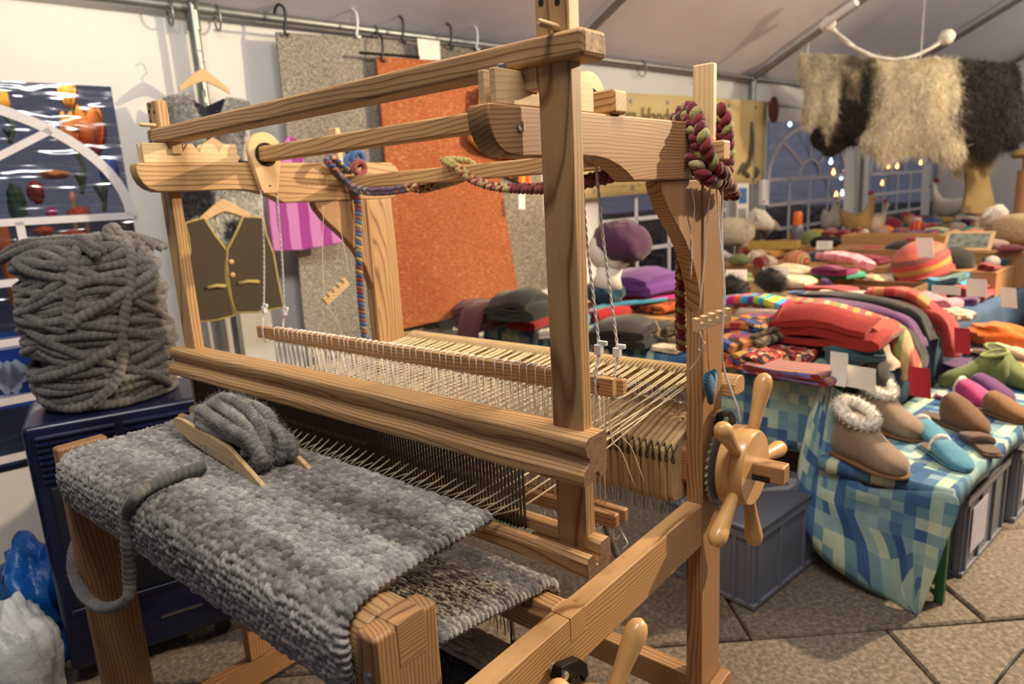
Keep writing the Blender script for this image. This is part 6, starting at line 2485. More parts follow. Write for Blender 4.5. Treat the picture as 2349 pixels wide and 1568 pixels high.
put(folded(0.16, 0.24, 0.09, 3, 36), 'folded_hat', knit('#8c1a22'), 2255, 690, S0, ROT_S, 'dark red knitted hat folded by the aisle edge', 'hat', dep=0.10)
put(folded(0.22, 0.24, 0.12, 3, 38), 'folded_hat', stripes('teal_stripe', ['#3f6a6c', '#2f8aa8', '#47626a', '#50787a'], 'x', 1.5), 2205, 675, S0 + 0.02, ROT_S, 'teal striped folded hat with a white tag', 'hat', dep=0.12)
# cards
for (px, py, w, h, z, lab) in ((1688, 651, 0.14, 0.10, 0.92, 'white printed info card standing among the fur toys'), (1776, 646, 0.17, 0.10, 0.92, 'second white printed card propped against the black fur'),
                               (1890, 572, 0.12, 0.07, 1.03, 'small white card lying on the black felt hat')):
    t = thing('info_card', lab, 'card', tuple(on_z(px, py, z)), ROT_S + 0.25 + 0.1 * (px % 3))
    t.rotation_euler = (-0.35, 0, t.rotation_euler[2])
    MB().box(-w / 2, w / 2, -0.001, 0.001, 0, h).build('card_sheet', 'paper', t)
    for k in range(4):
        MB().box(-w * 0.36, w * (0.36 - 0.09 * (k % 2)), -0.0016, -0.001, h * (0.22 + 0.17 * k), h * (0.22 + 0.17 * k) + 0.006).build('print_line', plain('print_soft', '#c9bdb0', 0.8) if 'print_soft' not in MAT else 'print_soft', t)
hang_tag(2120, 545, 590, 0.10, 'paper', 'white tag hanging on the striped red hat', 2.2, 0.09)
hang_tag(2170, 655, 675, 0.13, 'paper', 'wide white tag on the red and orange striped scarf', 1.1, 0.0)
hang_tag(2240, 640, 680, 0.09, 'paper', 'upright white tag on the teal striped hat', 1.25, 0.0)
hang_tag(2312, 660, 705, 0.07, 'paper', 'crumpled white tag at the aisle side of the stall', 1.5, 0.06)


# ---- second rows: fur goods, hats, boxes, toys
def fuzzy(mb, name, colr, px, py, z, rot, label, cat, n=900, length=0.03, dep=0.0, group=None, w=0.003):
    mb.c = np.tile(np.array([colr]), (len(mb.v), 1))
    o = put(mb, name, 'fur', px, py, z, rot, label, cat, group, dep=dep, smooth=True)
    Vv = np.array(mb.v)
    c = Vv.mean(0)
    nr = Vv - c
    nr /= np.maximum(np.linalg.norm(nr, axis=1, keepdims=True), 1e-9)
    keep = Vv[:, 2] > Vv[:, 2].min() + 0.005
    fuzz('fur_hair', Vv[keep], nr[keep], np.tile(np.array([colr]), (keep.sum(), 1)), length, w, n, int(px), o, np.zeros(3), 'fur', spread=0.5)
    return o


def animal(px, py, z, scale, rot, body, head, label, cat, legs=True, lying=False, beak=None, comb_=None, group=None):
    p = on_z(px, py, z)
    t = thing('plush_' + cat.split()[-1], label, cat, (p[0], p[1], z), rot, group)
    s = scale

    def piece(mb, name, colr, hair=0):
        mb.v = [tuple(np.array(q) * s) for q in mb.v]
        mb.c = np.tile(np.array([colr]), (len(mb.v), 1))
        o = mb.build(name, 'fur', t, smooth=True)
        return o
    if cat.endswith('hen'):
        piece(loft([(-0.17, 0, 0.01, 0.15, 0.20), (-0.12, 0, 0.05, 0.05, 0.17), (-0.03, 0, 0.085, 0.0, 0.15), (0.05, 0, 0.075, 0.01, 0.17), (0.09, 0, 0.05, 0.06, 0.23), (0.10, 0, 0.038, 0.16, 0.28), (0.11, 0, 0.030, 0.22, 0.30), (0.125, 0, 0.008, 0.25, 0.28)], 16), 'body', body)
        piece(loft([(0.07, 0, 0.006, 0.29, 0.31), (0.09, 0, 0.010, 0.29, 0.325), (0.115, 0, 0.008, 0.285, 0.315)], 10), 'comb', rgb('#b03a2c'))
        piece(loft([(0.12, 0, 0.014, 0.25, 0.275), (0.15, 0, 0.003, 0.255, 0.262)], 10), 'beak', rgb('#c8923c'))
        return t
    h0 = 0.0 if lying else 0.10
    piece(loft([(-0.15, 0, 0.03, h0 + 0.05, h0 + 0.11), (-0.12, 0, 0.08, h0 + 0.0, h0 + 0.16), (-0.02, 0, 0.095, h0 - 0.0, h0 + 0.18), (0.08, 0, 0.085, h0 + 0.0, h0 + 0.17), (0.13, 0, 0.05, h0 + 0.05, h0 + 0.15)], 18), 'body', body)
    piece(loft([(0.09, 0, 0.03, h0 + 0.12, h0 + 0.20), (0.13, 0, 0.055, h0 + 0.10, h0 + 0.23), (0.19, 0, 0.05, h0 + 0.09, h0 + 0.21), (0.23, 0, 0.032, h0 + 0.09, h0 + 0.16), (0.245, 0, 0.01, h0 + 0.11, h0 + 0.14)], 16), 'head', head)
    for sy in (-1, 1):
        piece(loft([(0.13, sy * 0.045, 0.012, h0 + 0.17, h0 + 0.21), (0.14, sy * 0.075, 0.016, h0 + 0.15, h0 + 0.19), (0.15, sy * 0.095, 0.006, h0 + 0.14, h0 + 0.165)], 8), 'ear', head)
    if legs and not lying:
        for sx in (-0.09, 0.08):
            for sy in (-0.05, 0.05):
                m_ = MB()
                m_.lathe([(0, 0.024), (0.02, 0.026), (0.11, 0.024)], (sx, sy, 0), (0, 0, 1), 10)
                piece(m_, 'leg', head)
    return t


CREAM = (0.62, 0.52, 0.38)
WHITE = (0.75, 0.70, 0.60)
TAN = (0.50, 0.30, 0.14)
BLACKF = (0.02, 0.018, 0.016)
B2 = 0.80
animal(1680, 600, 0.86, 1.5, 0.4, CREAM, WHITE, 'large cream plush sheep standing behind the loom post', 'plush sheep')
animal(1716, 585, 0.90, 0.9, 0.9, (0.10, 0.08, 0.07), (0.06, 0.05, 0.05), 'dark grey plush sheep beside the large cream sheep', 'plush sheep')
animal(1700, 628, 0.84, 0.9, -0.3, TAN, CREAM, 'tan plush dog lying in front of the cream sheep', 'plush dog', lying=True)
animal(1755, 625, 0.86, 0.8, 2.4, CREAM, (0.55, 0.42, 0.30), 'small beige plush sheep next to the first info card', 'plush sheep', lying=True)
animal(1790, 600, 0.88, 0.8, 0.2, WHITE, (0.50, 0.40, 0.24), 'small white plush lamb between the cards', 'plush lamb', lying=True)
animal(1832, 600, 0.88, 0.8, 0.4, (0.55, 0.48, 0.38), CREAM, 'small greyish plush lamb beside the white one', 'plush lamb', lying=True)
animal(1735, 550, 1.022, 0.9, 0.3, (0.13, 0.11, 0.09), (0.35, 0.28, 0.2), 'dark plush hedgehog behind the yellow tray', 'plush hedgehog', lying=True)
fuzzy(lump(0.10, 0.09, 0.075, 0.08, 4, 2), 'fur_hat', BLACKF, 1684, 690, S0 + 0.09, 0, 'round black fur pompon hat by the loom post', 'hat', 1300, 0.03, 0.06)
fuzzy(lump(0.16, 0.11, 0.06, 0.1, 3, 5), 'fur_slipper', TAN, 1728, 690, S0 + 0.06, -0.5, 'tan sheepskin slipper sole up next to the black fur hat', 'slipper', 300, 0.01, 0.10)
fuzzy(lump(0.15, 0.07, 0.07, 0.1, 3, 7), 'fur_collar', BLACKF, 1780, 672, S0 + 0.12, -0.7, 'long black fur collar propping the second info card', 'fur collar', 1200, 0.03, 0.10)
put(lump(0.17, 0.12, 0.05, 0.15, 3, 9), 'lambskin_mittens', knit('#d8c4a0'), 1830, 665, S0 + 0.08, ROT_S, 'cream lambskin mittens lying behind the black scarf', 'mittens', dep=0.12)
put(lump(0.17, 0.10, 0.05, 0.15, 3, 11), 'lambskin_mittens', knit('#cfbfa2'), 1835, 640, S0 + 0.10, ROT_S + 0.3, 'second pair of cream lambskin mittens with cuffs', 'mittens', dep=0.20)
put(folded(0.30, 0.20, 0.05, 2, 40), 'folded_scarf', knit('#1f1a16'), 1800, 705, S0 + 0.10, ROT_S - 0.1, 'flat black felt cape in front of the cream mittens', 'cape', dep=0.10)
put(folded(0.18, 0.14, 0.05, 2, 41), 'folded_scarf', knit('#3a5ca0'), 1855, 690, S0 + 0.04, ROT_S, 'blue knitted scarf peeking out beneath the cream mittens', 'scarf', dep=0.10)


def carton(px, py, z, w, d, h, rot, mat, label, cat='box', name='display_box', wall=0.012):
    p = on_z(px, py, z)
    t = thing(name, label, cat, (p[0], p[1], z), rot)
    MB().box(-w / 2, w / 2, 0, d, 0, 0.01).build('box_bottom', mat, t)
    MB().box(-w / 2, w / 2, 0, wall, 0.01, h).build('box_side', mat, t, bevel=0.002)
    MB().box(-w / 2, w / 2, d - wall, d, 0.01, h).build('box_side', mat, t, bevel=0.002)
    MB().box(-w / 2, -w / 2 + wall, wall, d - wall, 0.01, h).build('box_end', mat, t, bevel=0.002)
    MB().box(w / 2 - wall, w / 2, wall, d - wall, 0.01, h).build('box_end', mat, t, bevel=0.002)
    return t


carton(1975, 690, S0, 0.62, 0.30, 0.10, ROT_S + 0.05, 'kraft', 'brown cardboard box of knitted goods behind the black scarves', 'box')
carton(1880, 668, S0, 0.34, 0.24, 0.15, ROT_S - 0.1, 'wicker', 'tan wicker tray set at an angle beneath the black felt hat', 'tray')
carton(2070, 560, 1.022, 1.0, 0.3, 0.07, ROT_S, 'pine_x', 'long wooden display box carrying purses behind the striped hat', 'wooden box')
carton(2250, 560, 1.022, 0.6, 0.3, 0.07, ROT_S, 'pine_pale_x', 'pale wooden display box with small wares at the end of the stall', 'wooden box')
put(folded(0.30, 0.14, 0.06, 2, 42), 'knitted_roll', knit('#a8343c'), 1925, 682, S0 + 0.09, ROT_S - 0.1, 'raspberry red knitted roll in the cardboard box', 'knitwear', dep=0.12)
put(folded(0.34, 0.10, 0.05, 2, 43), 'knitted_roll', knit('#cdb8a8'), 1960, 690, S0 + 0.10, ROT_S - 0.1, 'pale beige knitted roll lying in the cardboard box', 'knitwear', dep=0.07)
for i, (px, py, colh, w, l, h, z, lab) in enumerate((
        (1960, 655, '#2f4f9a', 0.26, 0.20, 0.05, 0.0, 'royal blue folded socks at the bottom of the sock pile'),
        (1965, 648, '#2f8f78', 0.28, 0.20, 0.05, 0.05, 'turquoise green folded socks in the sock pile'),
        (1955, 640, '#8a1160', 0.26, 0.18, 0.05, 0.10, 'magenta folded socks near the top of the sock pile'))):
    put(folded(w, l, h, 2, 50 + i), 'folded_socks', knit(colh), px, py, S0 + 0.05 + z, ROT_S - 0.2, lab, 'socks', 'pile of folded socks', dep=0.28)
put(ribbon([np.array(p) for p in [(-0.2, 0.05, 0.03), (-0.05, 0.0, 0.04), (0.1, -0.03, 0.03), (0.2, -0.12, 0.0)]], 0.12, 0.05, 5), 'pink_socks', 'pinksock_stripe', 1975, 620, 0.99, ROT_S - 0.1, 'pink striped socks draped on top of the sock pile', 'socks', dep=0.2)
put(folded(0.22, 0.2, 0.05, 2, 60), 'folded_scarf', knit('#b83840'), 1905, 640, S0 + 0.09, ROT_S, 'coral red folded scarf beside the pile of socks', 'scarf', dep=0.25)
put(folded(0.22, 0.14, 0.04, 2, 61), 'folded_scarf', knit('#33291f'), 1910, 650, S0 + 0.06, ROT_S, 'brown felt strip in front of the coral red scarf', 'felt strip', dep=0.18)
put(lump(0.20, 0.15, 0.10, 0.14, 3, 12), 'knitted_hat', knit('#9c1f2a'), 2030, 625, S0 + 0.07, ROT_S, 'crimson knitted hat tucked beside the striped hat', 'hat', dep=0.30)


def beanie(px, py, z, r, h, mat, label, tilt=(0.0, 0.0), rot=0.0, brim=None):
    p = on_z(px, py, z)
    t = thing('knitted_hat', label, 'hat', (p[0], p[1], z), rot)
    t.rotation_euler = (tilt[0], tilt[1], rot)
    m_ = MB()
    m_.lathe([(0, r * 0.96), (0.02, r), (h * 0.45, r * 0.98), (h * 0.7, r * 0.85), (h * 0.88, r * 0.55), (h * 0.97, r * 0.25), (h, 0.01)], (0, 0, 0), (0, 0, 1), 24)
    m_.build('crown', mat, t, smooth=True)
    if brim:
        m_ = MB()
        m_.lathe([(0, r * 1.0), (0.0, r * 1.05), (0.03, r * 1.06), (0.035, r)], (0, 0, 0), (0, 0, 1), 24)
        m_.build('cuff', brim, t, smooth=True)
    return t


beanie(2120, 628, S0 + 0.12, 0.19, 0.24, 'hat_stripe', 'red and ochre striped knitted hat with a white tag', (0.25, -0.25), ROT_S, knit('#a83c34'))
beanie(2065, 592, 0.942, 0.13, 0.14, knit('#1c1a18'), 'black knitted hat behind the striped hat', (0, 0), 0)
beanie(2185, 612, 0.942, 0.13, 0.14, knit('#1b1918'), 'black felt hat to the aisle side of the striped hat', (0, 0), 0)
put(lump(0.14, 0.10, 0.05, 0.2, 4, 15), 'fur_pouch', plain('fur_speckle', '#6a5438', 0.9, var=0.4, scale=60), 2035, 640, S0 + 0.06, ROT_S, 'speckled brown fur pouch in front of the crimson hat', 'pouch', dep=0.12)
put(lump(0.12, 0.07, 0.04, 0.2, 4, 16), 'lambskin_mittens', knit('#d6b890'), 2010, 655, S0 + 0.05, ROT_S - 0.5, 'apricot lambskin mitten in front of the speckled pouch', 'mitten', dep=0.05)
put(lump(0.11, 0.06, 0.035, 0.2, 4, 17), 'lambskin_mittens', knit('#ddd2c4'), 2060, 650, S0 + 0.06, ROT_S, 'off-white knitted bootee beside the apricot mitten', 'bootee', dep=0.05)
put(lump(0.09, 0.07, 0.05, 0.1, 4, 18), 'patterned_pouch', 'floral_patch', 2085, 655, S0 + 0.05, ROT_S, 'small patterned red pouch next to the bootee', 'pouch', dep=0.05)
put(folded(0.40, 0.30, 0.06, 2, 62, 0.3), 'leather_bag', plain('suede_tan', '#a87838', 0.9, var=0.15, scale=9), 2270, 640, 0.86, ROT_S, 'flat tan suede bag at the aisle side of the wooden boxes', 'bag', dep=0.20)
put(folded(0.45, 0.3, 0.05, 2, 63), 'folded_scarf', knit('#1b1c26'), 2235, 650, S0, ROT_S, 'navy black folded shawl in front of the tan suede bag', 'shawl', dep=0.15)
put(lump(0.13, 0.10, 0.05, 0.1, 3, 19), 'felt_hat', plain('felt_black', '#1d1812', 0.9), 1912, 568, 1.022, ROT_S, 'black felt hat lying on the wicker tray', 'hat', dep=0.15)
put(lump(0.11, 0.11, 0.022, 0.02, 3, 20, 0.5), 'hat_brim', 'felt_black', 1925, 548, 1.022, ROT_S, 'dark felt brim stacked behind the black felt hat', 'hat brim', dep=0.15)
animal(1905, 528, 1.022, 1.15, -0.9, WHITE, WHITE, 'white plush hen on the tray behind the black felt hat', 'plush hen')
animal(1968, 535, 1.022, 1.3, -0.4, (0.50, 0.32, 0.12), TAN, 'golden brown plush hen beside the white hen', 'plush hen')
animal(2005, 530, 1.022, 1.0, 0.5, (0.68, 0.55, 0.42), WHITE, 'pale pink-beige plush hen leaning on the brown one', 'plush hen')
animal(2170, 500, 1.022, 1.5, 2.9, WHITE, WHITE, 'white plush hen standing alone among the purses', 'plush hen')
animal(2200, 490, 1.022, 1.2, 0.3, (0.20, 0.10, 0.05), TAN, 'dark brown plush hen behind the lone white hen', 'plush hen')
r = random.Random(12)
small = [(2030, 520, '#c8bca4', 'pale felt slipper lying on the wooden box'), (2055, 510, '#a83420', 'rust red felt purse'), (2085, 505, '#b04038', 'brick red felt purse'), (2110, 500, '#9c1f68', 'magenta felt purse'),
         (2130, 505, '#5a2450', 'plum felt purse'), (2075, 535, '#8f4a4e', 'dusty rose felt mat'), (2120, 540, '#84424a', 'mauve felt mat'), (2155, 535, '#b8b88c', 'olive cream felt flower'),
         (2140, 520, '#4a68a8', 'blue felt pouch'), (2170, 540, '#d8c8bc', 'off-white felt pouch'), (2205, 530, '#c8b8ae', 'pale pink felt pouch'), (2235, 515, '#cfc4bc', 'grey white felt case'), (2215, 505, '#b07028', 'orange felt ball pouch'),
         (2240, 500, '#3c62a8', 'small blue felt ball'), (2290, 520, '#a88448', 'tan leather pouch'), (2320, 530, '#b08a40', 'mustard felt case'), (2335, 555, '#2a7f8c', 'teal felt case'), (2300, 555, '#c9b0a6', 'pink beige felt case'), (2340, 500, '#b08a58', 'tan plush ball'),
         (2290, 570, '#c8a49c', 'rose felt case'), (2330, 580, '#6a2430', 'dark red felt case')]
for i, (px, py, colh, lab) in enumerate(small):
    if i % 3 == 0:
        mb = folded(0.16 + 0.06 * r.random(), 0.12, 0.04, 2, 70 + i)
    else:
        mb = lump(0.07 + 0.05 * r.random(), 0.06 + 0.03 * r.random(), 0.028 + 0.03 * r.random(), 0.12, 3, 30 + i)
    put(mb, 'felt_purse', knit(colh), px, py, 1.022, ROT_S + r.uniform(-0.6, 0.6), lab + ' at the wooden display boxes', 'felt goods', 'small felt goods on the wooden boxes', dep=0.05)
# framed picture, trays and orange bottle
t = thing('framed_photo', 'small black and white photo in a pale frame on the wooden box', 'picture', tuple(on_z(2215, 575, 1.022)), ROT_S + 0.1)
t.rotation_euler = (-0.9, 0, ROT_S + 0.1)
MB().box(-0.15, 0.15, -0.008, 0.008, 0, 0.20).build('frame', 'pale_birch', t, bevel=0.004)
MB().box(-0.125, 0.125, -0.0095, -0.008, 0.025, 0.175).build('photo', plain('photo_bw', '#7d8478', 0.4, var=0.6, scale=22), t)
carton(1770, 572, 1.022, 0.4, 0.2, 0.06, ROT_S + 0.3, plain('tray_yellow', '#b99a48', 0.6, var=0.1), 'shallow mustard yellow tray below the far window', 'tray')
bt_ = thing('spray_bottle', 'bottle with a bright orange cap standing below the far window', 'bottle', tuple(on_z(1828, 555, 1.022)), 0)
MB().lathe([(0, 0.055), (0.01, 0.06), (0.12, 0.06), (0.15, 0.045), (0.16, 0.04)], (0, 0, 0), (0, 0, 1), 18).build('bottle_body', plain('bottle_grey', '#6d6672', 0.3), bt_, smooth='auto')
MB().lathe([(0, 0.042), (0.10, 0.040), (0.12, 0.03)], (0, 0, 0.16), (0, 0, 1), 18).build('cap', plain('cap_orange', '#e06a1c', 0.4), bt_, smooth='auto')
MB().box(-0.11, 0.11, -0.05, 0.05, 0, 0.07).build('red_tin', plain('tin_red', '#8a1f2c', 0.4), loc=tuple(on_z(1820, 585, 0.94)), rot=(0, 0, ROT_S), bevel=0.006)
tag(bpy.data.objects['red_tin'], 'small dark red tin in front of the orange-capped bottle', 'tin')
animal(2330, 560, 1.022, 1.3, 2.5, (0.5, 0.36, 0.2), WHITE, 'tan and white plush toy at the aisle end of the boxes', 'plush lamb', lying=True)

# supports that carry the raised goods at the back of the stall
for i, (u0, u1, v0, v1, h, lab) in enumerate(((1.0, 1.9, -1.7, -0.75, 0.085, 'low wooden riser under the plush sheep'), (2.2, 2.9, -2.0, -1.1, 0.17, 'wooden riser under the yellow tray and bottle'),
                                            (2.45, 2.88, -1.05, 0.0, 0.17, 'wooden step under the striped hat and black hats'), (2.90, 6.45, -2.12, 0.03, 0.25, 'long high riser board under the hens and purses'))):
    t = thing('wooden_riser', lab, 'riser', tuple(SV((u0 + u1) / 2, (v0 + v1) / 2, TZ)), ROT_S)
    w, d = v1 - v0, u1 - u0
    MB().box(-w / 2, w / 2, -d / 2, d / 2, h - 0.02, h).build('riser_board', 'pine_brown_x', t, bevel=0.003)
    for x in (-w / 2, w / 2 - 0.02):
        MB().box(x, x + 0.02, -d / 2, d / 2, 0.006, h - 0.02).build('riser_side', 'pine_brown_y', t)
    MB().box(-w / 2 + 0.02, w / 2 - 0.02, -d / 2, -d / 2 + 0.02, 0.006, h - 0.02).build('riser_front', 'pine_brown_x', t)


# many more goods heaped on the middle tables
r = random.Random(2024)
GC = [('#7a1c22', 'wine red'), ('#b8842e', 'ochre'), ('#d2c0a4', 'cream'), ('#3a2c22', 'dark brown'), ('#8c3a2a', 'brick'), ('#2c4a68', 'steel blue'), ('#6e7c46', 'moss green'), ('#c9a27c', 'camel'), ('#1f1c1c', 'black'),
      ('#a8324a', 'raspberry'), ('#8a7a6a', 'grey brown'), ('#c86a2a', 'pumpkin orange'), ('#4f2a5a', 'aubergine'), ('#2f7a74', 'sea green'), ('#d8cfc4', 'off-white'), ('#c07a86', 'dusty pink')]
KINDS = [('scarf', 'folded_scarf', 'folded'), ('mittens', 'knitted_mittens', 'lump'), ('hat', 'knitted_hat', 'beanie'), ('socks', 'rolled_socks', 'roll')]
SKIP = ('folding_table', 'checked_tablecloth', 'side_cloth', 'bench', 'cloth_corner', 'wooden_riser', 'tent_frame', 'floor_loom', 'banner', 'price_tag')
bpy.context.view_layer.update()
TAKEN = []


def world_box(o):
    lo, hi = np.full(3, 1e9), np.full(3, -1e9)
    for q in [o] + list(o.children_recursive):
        if q.type == 'MESH':
            for c in q.bound_box:
                w_ = np.array(q.matrix_world @ Vector(c))
                lo, hi = np.minimum(lo, w_), np.maximum(hi, w_)
    return lo, hi


for o in list(COL.objects):
    if o.parent is None and 'category' in o.keys() and not o.name.startswith(SKIP):
        lo, hi = world_box(o)
        if lo[0] < 1 and lo[2] < 1.3 and hi[2] > TZ:
            TAKEN.append((lo, hi))


def free(lo, hi):
    return all(np.any(hi < a + 0.012) or np.any(lo > b - 0.012) for a, b in TAKEN)


spots = []
tries = 0
while len(spots) < 900 and tries < 9000:
    tries += 1
    q = (r.uniform(0.80, 3.0), r.uniform(-2.05, -0.08)) if tries % 2 else (r.uniform(3.0, 6.3), r.uniform(-2.0, -0.05))
    if q[0] < 1.25 and q[1] > -0.85:
        continue
    if 1.0 < q[0] < 1.9 and -1.7 < q[1] < -0.75 and r.random() < 0.6:
        continue
    spots.append(q)
zone_n = {}
placed = 0
for i, (u, v) in enumerate(spots):
    if 1.0 < u < 1.9 and -1.7 < v < -0.75:
        zone, z = 'on the wooden riser by the plush sheep', TZ + 0.087
    elif u > 2.98:
        zone, z = ('on the near half of the high riser board' if u < 4.3 else 'on the far half of the high riser board'), TZ + 0.252
        if u < 4.3 and zone_n.get(zone, 0) > 34:
            continue
        if zone_n.get(zone, 0) > 40:
            continue
    elif u > 2.86:
        continue
    elif 2.45 < u and v > -1.05:
        zone, z = 'on the wooden step beside the striped hat', TZ + 0.172
    elif 2.2 < u < 2.9 and v < -1.1:
        zone, z = 'on the riser with the yellow tray', TZ + 0.172
    elif v > -0.9:
        zone, z = ('among the rows just behind the long scarves' if u < 1.9 else 'in front of the wooden step'), TZ + 0.008
    elif v > -1.5:
        zone, z = 'behind the black felt cape and the info cards', TZ + 0.008
    else:
        zone, z = 'along the tent wall side of the tables', TZ + 0.008
    k_ = zone_n.get(zone, 0)
    colh, cn = GC[(k_ * 5 + len(zone)) % 16]
    kind, nm, how = KINDS[(k_ + k_ // 16) % 4]
    if how == 'folded':
        mb = folded(r.uniform(0.16, 0.24), r.uniform(0.15, 0.20), r.uniform(0.05, 0.10), r.choice((2, 3)), 90 + i)
    elif how == 'lump':
        mb = lump(r.uniform(0.08, 0.11), r.uniform(0.06, 0.08), r.uniform(0.03, 0.055), 0.2, 3, 60 + i)
    elif how == 'roll':
        mb = rolled(r.uniform(0.035, 0.05), r.uniform(0.14, 0.18), 3, i)
    else:
        mb = MB()
        rr, h = r.uniform(0.08, 0.10), r.uniform(0.08, 0.12)
        mb.lathe([(0, rr * 0.96), (0.02, rr), (h * 0.45, rr * 0.98), (h * 0.7, rr * 0.85), (h * 0.88, rr * 0.55), (h * 0.97, rr * 0.25), (h, 0.01)], (0, 0, 0), (0, 0, 1), 20)
    zmin = min(q[2] for q in mb.v)
    p = SV(u, v, z - zmin)
    ra = ROT_S + r.uniform(-0.3, 0.3)
    Vl = np.array(mb.v)
    Vw = np.stack([Vl[:, 0] * math.cos(ra) - Vl[:, 1] * math.sin(ra), Vl[:, 0] * math.sin(ra) + Vl[:, 1] * math.cos(ra), Vl[:, 2]], 1) + p
    lo, hi = Vw.min(0), Vw.max(0)
    if not free(lo, hi):
        continue
    TAKEN.append((lo, hi))
    zone_n[zone] = k_ + 1
    mt = knit(colh)
    if k_ % 5 == 2:
        mt = ('folk_stripe', 'floral_patch', 'red_orange_stripe', 'folk_patch')[(k_ // 5) % 4]
        cn = ('fair-isle striped', 'dark floral', 'red and orange striped', 'bright geometric')[(k_ // 5) % 4]
    o = mb.build(nm, mt, smooth=True if how in ('lump', 'beanie') else 'auto', loc=p, rot=(0, 0, ra))
    tag(o, '%s %s %s' % (cn, {'scarf': 'folded scarf', 'mittens': 'wool mittens', 'hat': 'knitted hat', 'socks': 'rolled socks'}[kind], zone), kind, 'goods heaped on the middle tables')

# small wares filling the gaps between the bigger goods
zone_s = {}
for i in range(2600):
    if i % 3:
        u, v = r.uniform(0.95, 2.98), r.uniform(-2.05, -0.05)
    else:
        u, v = r.uniform(2.98, 6.2), r.uniform(-2.0, -0.02)
    if 1.0 < u < 1.9 and -1.7 < v < -0.75:
        zone, z = 'on the low riser near the plush sheep', TZ + 0.087
    elif u > 2.95:
        zone, z = ('at the near end of the high riser board' if u < 4.2 else 'at the far end of the high riser board'), TZ + 0.252
    elif u > 2.84 or 2.15 < u < 2.25 or 2.40 < u < 2.50 or 0.95 < u < 1.05 or 1.85 < u < 1.95:
        continue
    elif u > 2.45 and v > -1.0:
        zone, z = 'on the wooden step with the hats', TZ + 0.172
    elif u > 2.25 and v < -1.15:
        zone, z = 'on the riser at the tent wall side', TZ + 0.172
    elif v > -0.8:
        zone, z = 'between the long scarves and the wooden step', TZ + 0.008
    elif v > -1.5:
        zone, z = 'in the middle rows of the stall', TZ + 0.008
    else:
        zone, z = 'in the wall-side rows of the stall', TZ + 0.008
    k_ = zone_s.get(zone, 0)
    if k_ >= 22:
        continue
    colh, cn = GC[(k_ * 7 + len(zone)) % 16]
    kind = ('felt pouch', 'knitted bootee', 'wool ball')[(k_ // 16 + k_) % 3]
    if kind == 'felt pouch':
        mb = folded(r.uniform(0.09, 0.13), r.uniform(0.07, 0.10), r.uniform(0.03, 0.05), 2, 400 + i)
    elif kind == 'knitted bootee':
        mb = loft([(-0.06, 0, 0.012, 0.0, 0.05), (-0.05, 0, 0.028, 0.0, 0.075), (-0.02, 0, 0.03, 0.0, 0.075), (0.01, 0, 0.03, 0.0, 0.05), (0.045, 0, 0.026, 0.0, 0.035), (0.06, 0, 0.008, 0.005, 0.02)], 14)
    else:
        mb = lump(0.045, 0.045, 0.04, 0.08, 4, i, 0.85, 12, 18)
    zmin = min(q[2] for q in mb.v)
    p = SV(u, v, z - zmin)
    ra = ROT_S + r.uniform(-0.8, 0.8)
    Vl = np.array(mb.v)
    Vw = np.stack([Vl[:, 0] * math.cos(ra) - Vl[:, 1] * math.sin(ra), Vl[:, 0] * math.sin(ra) + Vl[:, 1] * math.cos(ra), Vl[:, 2]], 1) + p
    lo, hi = Vw.min(0), Vw.max(0)
    if not free(lo, hi):
        continue
    TAKEN.append((lo, hi))
    zone_s[zone] = k_ + 1
    o = mb.build(kind.replace(' ', '_'), knit(colh), smooth='auto' if kind == 'felt pouch' else True, loc=p, rot=(0, 0, ra))
    tag(o, 'small %s %s %s' % (cn, kind, zone), kind, 'small wares between the goods')

# ------------------------------------------------------------------ slippers on the bench
BZ1 = BZ + 0.011


